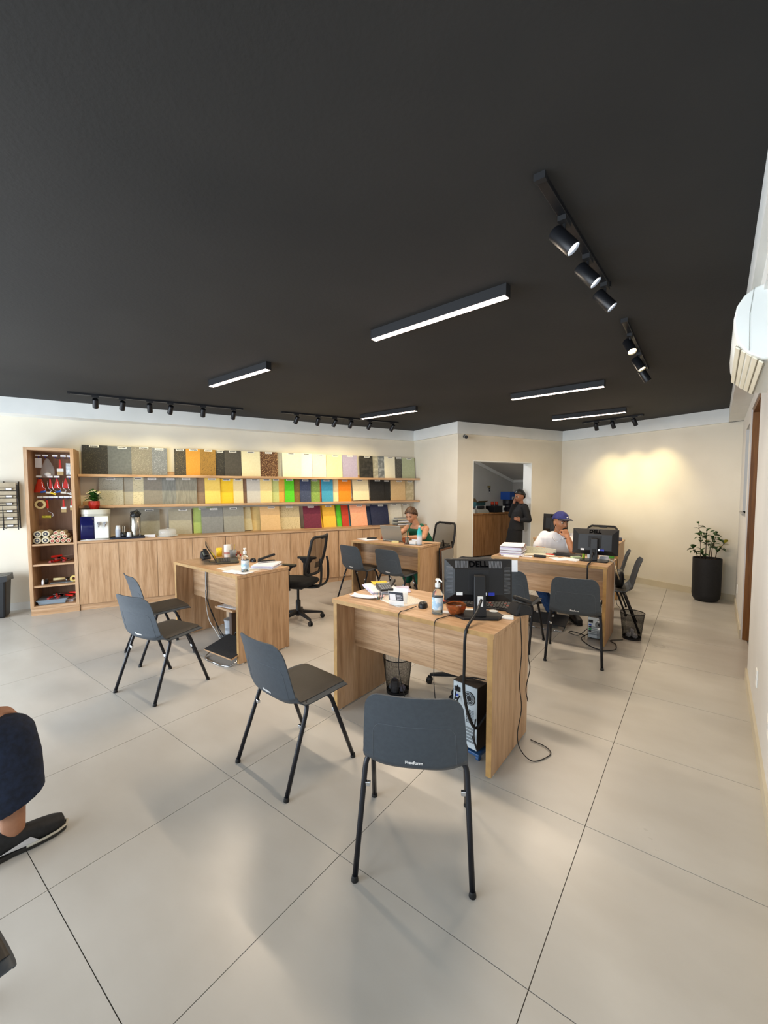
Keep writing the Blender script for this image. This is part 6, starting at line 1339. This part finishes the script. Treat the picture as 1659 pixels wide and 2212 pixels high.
def head_shape(d):
    x, y, z = d
    p = V((x * .074, y * (.096 if y > 0 else .100), z * (.115 if z > 0 else .118)))
    if p.z < 0:
        k = -p.z / .118; p.x *= 1 - .33 * k ** 1.6
        if p.y < 0: p.y *= 1 - .55 * k ** 1.1
        else: p.y *= 1 + .05 * k
    if p.y > 0:
        f = min(1, p.y / .06)
        p.y += f * (.024 * G(p.x, .013) * G(p.z + .030, .018) + .010 * G(p.x, .011) * G(p.z + .004, .026) + .006 * G(p.z - .030, .011) * G(p.x, .055) + .006 * G(p.x, .024) * G(p.z + .070, .012) + .013 * G(p.x, .026) * G(p.z + .106, .020) + .005 * G(abs(p.x) - .045, .02) * G(p.z + .028, .025))
        p.y -= f * (.011 * G(abs(p.x) - .032, .015) * G(p.z - .008, .012) + .004 * G(p.x, .03) * G(p.z + .086, .008) + .003 * G(p.x, .02) * G(p.z + .052, .007))
    return p
def head_M(c, yaw, pitch=0, roll=0): return T(*c) @ RZ(yaw) @ RX(-pitch) @ RY(roll)   # yaw turns +y about z; pitch > 0 looks down
def add_head(mb, M):
    nu, nv = 44, 34
    def f(i, j):
        t = math.pi * (1 - j); a = 2 * math.pi * i
        return head_shape((math.sin(t) * math.cos(a), math.sin(t) * math.sin(a), math.cos(t)))
    mb.grid(f, nu, nv, M, closed_u=True)
    for s in (-1, 1):
        mb.ball((s * .075, -.008, -.008), (.010, .020, .032), 10, 8, M); mb.ball((s * .079, -.014, .004), (.008, .016, .020), 10, 8, M)
def face_bits(par, M, brow='#2a1c14', lip='#9a5a50', mouth_down=0, closed=False, moustache=None):
    sock = mat('eye_white', '#d9d4cb', .3); iris = mat('iris_dark', '#1c120d', .2)
    for s in (-1, 1):
        e = MB().ball((s * .032, .080, .007), (.0135, .011, .0075 if not closed else .004), 12, 8, M).build('eye', sock if not closed else mat('eyelid_dark', '#5a3a2e', .5), par, smooth=True)
        if not closed: MB().ball((s * .032 , .0875, .006), (.006, .005, .0062), 10, 6, M).build('iris', iris, e, smooth=True)
        MB().tube([M @ V((s * .014, .0985, .025)), M @ V((s * .032, .0965, .031)), M @ V((s * .051, .086, .026))], [.003, .0042, .002], 6).build('eyebrow', mat('brow_' + brow, brow, .8), par, smooth=True)
    MB().tube([M @ V((-.022, .0905, -.071)), M @ V((0, .103, -.0685)), M @ V((.022, .0905, -.071))], [.002, .0048, .002], 6).build('lips', mat('lip_' + lip, lip, .5), par, smooth=True)
    if moustache:
        MB().tube([M @ V(p) for p in ((-.034, .083, -.078), (-.018, .097, -.060), (0, .104, -.056), (.018, .097, -.060), (.034, .083, -.078))], [.004, .008, .0085, .008, .004], 8).build('moustache', mat('moustache_black', moustache, .8), par, smooth=True)
        MB().ball((0, .098, -.096), (.014, .008, .013), 10, 6, M).build('goatee', mat('moustache_black', moustache), par, smooth=True)
def hair_shell(par, M, m, fn, name='hair', grow=.010):
    """head-hugging shell where fn(direction) > 0"""
    nu, nv = 48, 36; g = MB(); vs = {}; 
    def pt(i, j):
        t = math.pi * (1 - j / nv); a = 2 * math.pi * i / nu
        d = V((math.sin(t) * math.cos(a), math.sin(t) * math.sin(a), math.cos(t))); return d
    for j in range(nv):
        for i in range(nu):
            ds = [pt(i, j), pt(i + 1, j), pt(i + 1, j + 1), pt(i, j + 1)]
            if all(fn(d) > 0 for d in ds):
                g.add([head_shape(d) * 1.0 + d * (grow + .003 * math.sin(23 * math.atan2(d.y, d.x)) * (1 - abs(d.z))) for d in ds], [(0, 1, 2, 3)], M)
    o = g.build(name, m, par, smooth=True, merge=.0004, solid=.014)
    return o
def hand(mb, wrist, d_f, d_n, curl=35, k=1.0, side=1, spread=6):
    """wrist position, finger direction, palm normal (towards the palm); five separate bent fingers"""
    f = V(d_f).normalized(); n = V(d_n); n = (n - f * n.dot(f)).normalized(); s = f.cross(n) * side
    W0 = V(wrist)
    P = lambda a, b, c: W0 + (f * a + s * b + n * c) * k
    for b in (-.028, -.010, .010, .028): limb(mb, [P(.005, b * .8, 0), P(.085, b, 0)], [.015 * k, .0125 * k], 8, 3)
    for q, (b, L) in enumerate(((-.031, .068), (-.0105, .078), (.0105, .072), (.031, .056))):
        a = R(curl); p0 = P(.085, b, 0); pts = [p0]; cur = f; 
        for seg_, fr_ in enumerate((.45, .32, .23)):
            ang = a * (seg_ + 1) * .9; dv = f * math.cos(ang) + n * math.sin(ang) + s * (b * spread * .06)
            pts.append(pts[-1] + dv.normalized() * L * fr_ * k)
        limb(mb, pts, [.0095 * k, .009 * k, .0085 * k, .0072 * k], 8, 3)
    limb(mb, [P(.02, -.030, .004), P(.045, -.052, .014), P(.072, -.056, .028), P(.092, -.048, .036)], [.0135 * k, .0115 * k, .0105 * k, .008 * k], 8, 3)
def shoe(par, name, ank, toe_dir, m, sole_m, k=1.0, label=None):
    t = V(toe_dir).normalized(); sd = V((-t.y, t.x, 0)); a = V(ank); zf = a.z
    mb = MB()
    rings = []
    for y, w, h, zb in ((-.075, .026, .085, .012), (-.05, .035, .095, .010), (0, .036, .10, .010), (.06, .042, .086, .010), (.12, .046, .074, .012), (.17, .044, .064, .012), (.203, .030, .050, .014)):
        c = V((a.x, a.y, 0)) + t * y * k + V((0, 0, (zb + h / 2) * k)); rings.append((c, sd * w * k, V((0, 0, h / 2 * k))))
    loft(mb, rings, 18, 2.6)
    o = fuse(mb, name, m, par, .006, 4, label)
    sm = MB(); prof_ = [(-.085, .028), (-.05, .040), (.02, .037), (.09, .048), (.16, .047), (.205, .030), (.215, .0)]
    poly = [(y, w) for y, w in prof_] + [(y, -w) for y, w in reversed(prof_[:-1])]
    pts = [V((a.x, a.y, 0)) + t * y * k + sd * w * k for y, w in poly]
    nb = len(pts); sm.add([p + V((0, 0, .002)) for p in pts] + [p + V((0, 0, .022 * k)) for p in pts], [tuple(range(nb)), tuple(range(2 * nb - 1, nb - 1, -1))] + [(i, nb + i, nb + (i + 1) % nb, (i + 1) % nb) for i in range(nb)])
    sm.build('sole', sole_m, o, bevel=.004)
    return o
# ---- the man in the blue cap
pm = thing('person', 'man in a white t-shirt and blue cap resting chin on fist', 'person', (0, 0, 0))
SK1 = skin_mat('skin_tan', '#9c6a4a', '#a97655')
Hm = head_M((-1.368, 5.405, 1.155), 180 + 50, 4, 0)
b = MB(); add_head(b, Hm)
limb(b, [(-1.405, 5.475, 1.00), (-1.385, 5.44, 1.09)], [.060, .056])
loft(b, [((-1.45, 5.62, .48), V((.17, .03, 0)), V((-.02, .12, 0))), ((-1.44, 5.60, .62), V((.16, .03, 0)), V((-.02, .115, 0))), ((-1.43, 5.55, .80), V((.175, .04, 0)), V((-.02, .11, 0))), ((-1.415, 5.51, .95), V((.185, .05, 0)), V((-.02, .095, 0))), ((-1.41, 5.49, 1.02), V((.11, .03, 0)), V((-.01, .065, 0)))])
RS_, LS_ = V((-1.585, 5.515, .965)), V((-1.245, 5.43, .965))
REl, RWr = V((-1.665, 5.43, .80)), V((-1.50, 5.20, .836)); LEl, LWr = V((-1.165, 5.165, .852)), V((-1.245, 5.225, 1.005))
limb(b, [RS_, REl, RWr], [.050, .040, .029]); limb(b, [LS_, LEl, LWr], [.050, .042, .030])
hand(b, RWr, V((.35, -.9, -.02)), V((0, 0, -1)), 14, .92, 1)
hand(b, LWr, V((-.42, .25, .85)), V((-.55, .75, -.1)), 62, .95, -1)
for hx, kx, ky, ax, ay in ((-1.53, -1.61, 5.215, -1.395, 5.15), (-1.37, -1.26, 5.23, -1.17, 5.30)):
    limb(b, [(hx, 5.57, .50), (kx, ky, .505), (ax, ay, .11)], [.075, .055, .040])
fuse(b, 'body', SK1, pm, .0065, 3)
sh = MB(); dz = .014
loft(sh, [((-1.45, 5.62, .50), V((.20, .03, 0)), V((-.02, .15, 0))), ((-1.44, 5.60, .62), V((.195, .03, 0)), V((-.02, .145, 0))), ((-1.43, 5.55, .80), V((.20, .04, 0)), V((-.02, .135, 0))), ((-1.415, 5.515, .95), V((.205, .05, 0)), V((-.02, .115, 0))), ((-1.41, 5.495, 1.005), V((.15, .04, 0)), V((-.01, .09, 0))), ((-1.405, 5.48, 1.035), V((.085, .02, 0)), V((-.01, .072, 0)))])
limb(sh, [RS_, RS_.lerp(REl, .75)], [.070, .066]); limb(sh, [LS_, LS_.lerp(LEl, .62)], [.070, .066])
fuse(sh, 't_shirt', noise_mat('white_cotton', '#dcdde2', '#e6e7eb', 6, 4, .85, bump=.3, bscale=9), pm, .008, 3, 'white cotton t-shirt')
jn = MB(); loft(jn, [((-1.45, 5.62, .42), V((.19, .03, 0)), V((-.02, .15, 0))), ((-1.45, 5.62, .60), V((.185, .03, 0)), V((-.02, .14, 0)))])
for hx, kx, ky, ax, ay in ((-1.53, -1.61, 5.215, -1.395, 5.15), (-1.37, -1.26, 5.23, -1.17, 5.30)):
    limb(jn, [(hx, 5.57, .50), (kx, ky, .505), (ax, ay, .14)], [.095, .076, .062])
fuse(jn, 'jeans', noise_mat('blue_denim', '#1f3a63', '#2a4a78', 40, 3, .85), pm, .009, 3)
for ax, ay in ((-1.395, 5.15), (-1.17, 5.30)): shoe(pm, 'shoe', (ax, ay, 0), (.5, -.8, 0), BLK2, RUBBER)
CAPM = noise_mat('blue_cap_cloth', '#24285c', '#2c3170', 40, 2, .8)
cp_ = hair_shell(pm, Hm @ T(0, 0, .008), CAPM, lambda d: d.z - .30 + .22 * max(0, -d.y), 'cap', .014)
cp_.modifiers['solid'].thickness = .012
def brim(i, j):
    a = R(-62 + 124 * i); r0 = V((.080 * math.sin(a), .100 * math.cos(a) + .002, .060 - .002 * j)); ext = .072 * math.cos(a * .75)
    return r0 + V((math.sin(a) * ext * .55 * j, math.cos(a) * ext * j + .004 * j, -.010 * j * j - .010 * abs(math.sin(a)) * j))
MB().grid(brim, 16, 6, Hm).build('cap_brim', mat('dark_navy_brim', '#12142c', .7), cp_, smooth=True, solid=.005)
MB().ball((0, 0, .138), .007, 10, 6, Hm).build('cap_button', CAPM, cp_)
MB().box(-.010, .010, -.001, .001, -.005, .005, Hm @ T(-.012, .107, .075) @ RX(25)).build('cap_badge', PAPER, cp_)
hair_shell(pm, Hm, mat('short_black_hair', '#1a1310', .9), lambda d: min(.25 - d.z, d.z + .42 + .3 * min(0, -d.y), -d.y + .12 - .1 * d.z), 'hair', .003).modifiers['solid'].thickness = .004
face_bits(pm, Hm, '#1a120d', '#7a4238', moustache='#15100d')
MB().tube([LWr + V((.0, 0, -.02)) + (V((math.cos(2 * math.pi * k / 16), math.sin(2 * math.pi * k / 16), .25 * math.cos(2 * math.pi * k / 16))) * .034) for k in range(16)], .006, 6, closed=True).build('bracelet', BLK, pm, smooth=True)
MB().tube(bez([(-1.46, 5.425, 1.03), (-1.445, 5.375, .96), (-1.395, 5.352, .925), (-1.345, 5.360, .95), (-1.325, 5.395, 1.02)], 6), .0028, 6).build('necklace', CHROME, pm, smooth=True)
# ---- the woman in green
pg = thing('person', 'woman in a green sleeveless top looking down at a laptop', 'person', (0, 0, 0))
SK2 = skin_mat('skin_light', '#b98767', '#c69374')
Hw = head_M((-3.545, 5.385, 1.160), 180 + 6, 24, 0)
b = MB(); add_head(b, Hw)
limb(b, [(-3.50, 5.475, .99), (-3.52, 5.42, 1.09)], [.052, .048])
loft(b, [((-3.44, 5.62, .48), V((.175, 0, 0)), V((0, .12, 0))), ((-3.45, 5.60, .62), V((.15, 0, 0)), V((0, .11, 0))), ((-3.47, 5.55, .80), V((.155, 0, 0)), V((0, .115, 0))), ((-3.49, 5.49, .94), V((.165, 0, 0)), V((0, .09, 0))), ((-3.50, 5.475, 1.01), V((.10, 0, 0)), V((0, .055, 0)))])
RS_, LS_ = V((-3.665, 5.47, .955)), V((-3.335, 5.48, .955))
REl, RWr = V((-3.735, 5.315, .852)), V((-3.655, 5.175, .87)); LEl, LWr = V((-3.265, 5.30, .846)), V((-3.47, 5.165, .842))
limb(b, [RS_, REl, RWr], [.048, .038, .027]); limb(b, [LS_, LEl, LWr], [.050, .042, .028])
hand(b, RWr, V((.30, -.35, .2)), V((.5, .2, -.4)), 30, .86, 1); hand(b, LWr, V((-.9, .1, -.02)), V((0, 0, -1)), 20, .86, -1)
for hx, kx, ax in ((-3.52, -3.52, -3.50), (-3.36, -3.34, -3.30)): limb(b, [(hx, 5.57, .50), (kx, 5.20, .49), (ax, 5.24, .10)], [.08, .055, .036])
fuse(b, 'body', SK2, pg, .0065, 3)
gt = MB()
loft(gt, [((-3.44, 5.62, .46), V((.20, 0, 0)), V((0, .145, 0))), ((-3.45, 5.60, .62), V((.175, 0, 0)), V((0, .13, 0))), ((-3.47, 5.55, .80), V((.178, 0, 0)), V((0, .138, 0))), ((-3.49, 5.49, .925), V((.165, 0, 0)), V((0, .105, 0))), ((-3.50, 5.49, .955), V((.150, 0, 0)), V((0, .085, 0)))])
for s, x in ((-1, -3.585), (1, -3.415)): limb(gt, [(x, 5.43, .90), (x, 5.475, 1.003), (x, 5.545, .93)], [.036, .034, .040])
gt = fuse(gt, 'sleeveless_top', noise_mat('green_cloth', '#0a5540', '#0e6349', 20, 3, .7), pg, .0075, 3, 'dark green sleeveless top')
sk = MB(); loft(sk, [((-3.44, 5.64, .40), V((.20, 0, 0)), V((0, .15, 0))), ((-3.44, 5.62, .60), V((.185, 0, 0)), V((0, .135, 0)))])
for hx, kx, ax in ((-3.52, -3.52, -3.50), (-3.36, -3.34, -3.30)): limb(sk, [(hx, 5.57, .50), (kx, 5.19, .485), (ax, 5.23, .22)], [.098, .082, .080])
fuse(sk, 'trousers', noise_mat('green_cloth', '#0a5540', '#0e6349'), pg, .009, 3, 'loose dark green trousers')
for ax in (-3.50, -3.30): shoe(pg, 'shoe', (ax, 5.24, 0), (.05, -1, 0), BLK2, RUBBER, .88)
HAIRG = noise_mat('streaked_brown_hair', '#2a1a11', '#6a4c2f', 18, 3, .6, stretch=(6, 1, 3), lo=.40, hi=.75)
hair_shell(pg, Hw, HAIRG, lambda d: min(d.z - .16 + .85 * max(0, -d.y) + .15 * max(0, abs(d.x) - .3) - .52 * max(0, d.y), d.z + .55), 'hair', .017)
bun = MB().ball((0, -.100, .010), (.040, .030, .045), 14, 10, Hw).build('hair_bun', HAIRG, pg, smooth=True)
face_bits(pg, Hw, '#4a3020', '#a8584e', closed=True)
for s in (-1, 1): MB().tube([Hw @ V((s * .086 + .010 * math.cos(2 * math.pi * k / 12), -.006, -.052 + .014 * math.sin(2 * math.pi * k / 12))) for k in range(12)], .0028, 6, closed=True).build('earring', mat('gold', '#d9a53a', .25, .9), pg)
# ---- the woman in black leaning in the doorway; a = along the picture, toward the viewer = negative fwd
pw = thing('person', 'woman in a black suit leaning in the doorway holding a phone', 'person', (0, 0, 0))
O_ = SW(7.36, -.79); AR = V((.798, .603, 0)); AF = V((-.603, .798, 0))
def Q(a, f, z): return V((O_.x, O_.y, 0)) + AR * a + AF * f + V((0, 0, z))
SK3 = skin_mat('skin_brown', '#8c5c44', '#98674d')
wyaw = math.degrees(math.atan2(-( -AR).x * 1.0, (-AR).y * 1.0))
Hk = head_M(Q(.045, .02, 1.425), wyaw + 25, 14, 0)
b = MB(); add_head(b, Hk)
limb(b, [Q(.085, .03, 1.25), Q(.06, .025, 1.35)], [.048, .046])
loft(b, [(Q(-.03, 0, .84), AF * .155, AR * .10), (Q(-.005, 0, 1.0), AF * .125, AR * .085), (Q(.05, .01, 1.16), AF * .145, AR * .095), (Q(.085, .02, 1.26), AF * .12, AR * .06)])
NS, FS = Q(.085, -.155, 1.225), Q(.075, .17, 1.225)
NE, NW_ = Q(.135, -.24, 1.00), Q(.00, -.185, .985); FE, FW = Q(-.07, .16, 1.06), Q(-.045, .06, 1.30)
limb(b, [NS, NE, NW_], [.045, .037, .026]); limb(b, [FS, FE, FW], [.045, .037, .026])
hand(b, NW_, -AR * .8 + V((0, 0, .25)), AF, 30, .85, 1); hand(b, FW, V((0, 0, 1)) + AR * .25, AR * .8 + AF * .3, 40, .85, -1)
for f in (-.08, .08): limb(b, [Q(-.03, f, .82), Q(-.05, f, .45), Q(-.09, f, .08)], [.08, .055, .036])
fuse(b, 'body', SK3, pw, .0075, 3)
jk = MB(); loft(jk, [(Q(-.02, 0, .80), AF * .19, AR * .135), (Q(-.01, 0, .95), AF * .158, AR * .115), (Q(.05, .01, 1.14), AF * .172, AR * .12), (Q(.08, .02, 1.25), AF * .16, AR * .085), (Q(.085, .025, 1.29), AF * .08, AR * .06)])
limb(jk, [NS, NE, NE.lerp(NW_, .85)], [.066, .056, .040]); limb(jk, [FS, FE, FE.lerp(FW, .85)], [.066, .056, .040])
fuse(jk, 'jacket', noise_mat('black_suit', '#0d0d0f', '#131316', 60, 2, .8), pw, .009, 3)
kt = MB(); loft(kt, [(Q(-.095, 0, .10), AF * .20, AR * .165), (Q(-.07, 0, .45), AF * .19, AR * .15), (Q(-.035, 0, .80), AF * .175, AR * .125), (Q(-.02, 0, .92), AF * .14, AR * .10)])
fuse(kt, 'long_skirt', noise_mat('black_suit', '#0d0d0f', '#131316'), pw, .010, 3)
for f in (-.08, .08): shoe(pw, 'shoe', Q(-.09, f, 0), -AR, BLK2, RUBBER, .85)
hair_shell(pw, Hk, mat('black_hair', '#0a0908', .5), lambda d: d.z - .12 + .9 * max(0, -d.y) - .50 * max(0, d.y), 'hair', .013)
MB().ball((0, -.108, .0), (.038, .030, .040), 14, 10, Hk).build('hair_bun', mat('black_hair', '#0a0908'), pw, smooth=True)
face_bits(pw, Hk, '#120d0a', '#8a4a42')
for s in (-1, 1): MB().tube([Hk @ V((s * .032 + .018 * math.cos(2 * math.pi * k / 14), .100, .006 + .014 * math.sin(2 * math.pi * k / 14))) for k in range(14)], .0018, 5, closed=True).build('glasses_rim', BLK, pw)
hp = FW + V((0, 0, .06)) + AR * .035
tag(MB().box(-.035, .035, -.004, .004, -.07, .07, Matrix.Translation(hp + AF * -.02) @ RZ(37)).build('mobile_phone', BLK, None, bevel=.003), 'dark mobile phone held to the ear of the woman in black', 'phone')
# ---- the seated man at the picture edge: jeans and black sneakers
pj_ = thing('person', 'seated man in dark jeans and black sneakers cut off by the picture edge', 'person', (0, 0, 0))
b = MB(); SK4 = skin_mat('skin_medium', '#9a6b50', '#a6775a')
Hj = head_M((-2.62, .00, 1.215), 10, 15); add_head(b, Hj)
limb(b, [(-2.62, -.06, 1.05), (-2.62, -.03, 1.15)], [.056, .054])
loft(b, [((-2.62, -.09, .50), V((.17, 0, 0)), V((0, .12, 0))), ((-2.62, -.11, .70), V((.155, 0, 0)), V((0, .11, 0))), ((-2.62, -.10, .90), V((.17, 0, 0)), V((0, .11, 0))), ((-2.62, -.07, 1.03), V((.17, 0, 0)), V((0, .085, 0)))])
for s, el, wr in ((1, V((-2.43, -.03, .78)), V((-2.485, .37, .590))), (-1, V((-2.84, -.05, .78)), V((-2.78, .20, .63)))):
    limb(b, [(-2.62 + s * .19, -.08, 1.0), el, wr], [.05, .042, .030]); hand(b, wr, V((.05, 1, -.25)), V((0, -.2, -1)), 30, .95, s)
LEG = [((-2.54, -.02, .510), (-2.425, .440, .478), (-2.335, .420, .10)), ((-2.74, -.04, .515), (-2.98, .30, .50), (-3.02, .14, .10))]
for h, k_, a in LEG: limb(b, [h, k_, a], [.085, .058, .043])
fuse(b, 'body', SK4, pj_, .008, 3)
jn = MB(); loft(jn, [((-2.63, -.09, .46), V((.19, 0, 0)), V((0, .15, 0))), ((-2.63, -.10, .62), V((.18, 0, 0)), V((0, .14, 0)))])
for h, k_, a in LEG:
    hem = V(k_).lerp(V(a), .72); limb(jn, [h, k_], [.108, .092], 14)
    loft(jn, [(V(k_) + V((0, 0, .03)), V((.084, 0, 0)), V((0, .088, 0))), (V(k_).lerp(hem, .35) + V((0, .01, 0)), V((.090, 0, 0)), V((0, .100, 0))), (hem + V((0, .008, 0)), V((.088, 0, .0)), V((0, .108, .034)))], 22, 2.2)
fuse(jn, 'jeans', noise_mat('dark_denim', '#0e1626', '#18233a', 45, 4, .85, bump=.3, bscale=30), pj_, .008, 3)
st_ = MB(); loft(st_, [((-2.62, -.09, .58), V((.195, 0, 0)), V((0, .15, 0))), ((-2.62, -.10, .90), V((.195, 0, 0)), V((0, .135, 0))), ((-2.62, -.07, 1.05), V((.13, 0, 0)), V((0, .09, 0)))])
for s, el in ((1, V((-2.43, -.03, .78))), (-1, V((-2.84, -.05, .78)))): limb(st_, [(-2.62 + s * .19, -.08, 1.0), V((-2.62 + s * .19, -.08, 1.0)).lerp(el, .8)], [.07, .062])
fuse(st_, 'polo_shirt', mat('grey_polo', '#4a4d55', .8), pj_, .009, 3)
for _, _, a in LEG:
    so = shoe(pj_, 'sneaker', (a[0] + .005, a[1] - .028, 0), (.04, 1, 0), noise_mat('black_sneaker', '#131314', '#1d1d1f', 60, 2, .7), mat('sneaker_sole', '#24221f', .6), 1.0)
    tv = V((.04, 1, 0)).normalized(); sv = V((-tv.y, tv.x, 0)); A0 = V((a[0] + .005, a[1] - .028, 0))
    for sg in (-1, 1): MB().add([A0 + tv * y + sv * sg * w + V((0, 0, z)) for y, w, z in ((-.03, .0385, .035), (.075, .0455, .060), (.10, .0475, .034), (.045, .0445, .040), (.105, .0480, .024), (.03, .0415, .030))], [(0, 1, 2, 3), (0, 3, 5), (3, 2, 4, 5)]).build('side_stripe', mat('silver_stripe', '#c9c9cc', .4), so)
    MB().tube([A0 + tv * y + sv * w + V((0, 0, .0245)) for y, w in ((.06, .046), (.12, .0505), (.17, .046), (.206, .028), (.2165, 0), (.206, -.028), (.17, -.046), (.12, -.0505), (.06, -.046))], .0055, 6).build('midsole_stripe', mat('beige_midsole', '#b9b4a6', .6), so, smooth=True)
    for q in range(5):
        y = .035 + .017 * q; z = .108 - .0075 * q
        MB().tube([A0 + tv * y + sv * .022 + V((0, 0, z - .008)), A0 + tv * (y + .006) + V((0, 0, z)), A0 + tv * y - sv * .022 + V((0, 0, z - .008))], .0028, 6).build('lace', BLK, so)
hair_shell(pj_, Hj, mat('black_hair', '#0a0908'), lambda d: d.z - .12 + .8 * max(0, -d.y) - .25 * max(0, d.y), 'hair', .010)
face_bits(pj_, Hj)
def rebase(o, base):
    base = V(base); o.location = base
    for ch in o.children: ch.location = V(ch.location) - base
rebase(pm, (-1.45, 5.55, 0)); rebase(pg, (-3.45, 5.55, 0)); rebase(pw, (O_.x, O_.y, 0)); rebase(pj_, (-2.6, .1, 0))
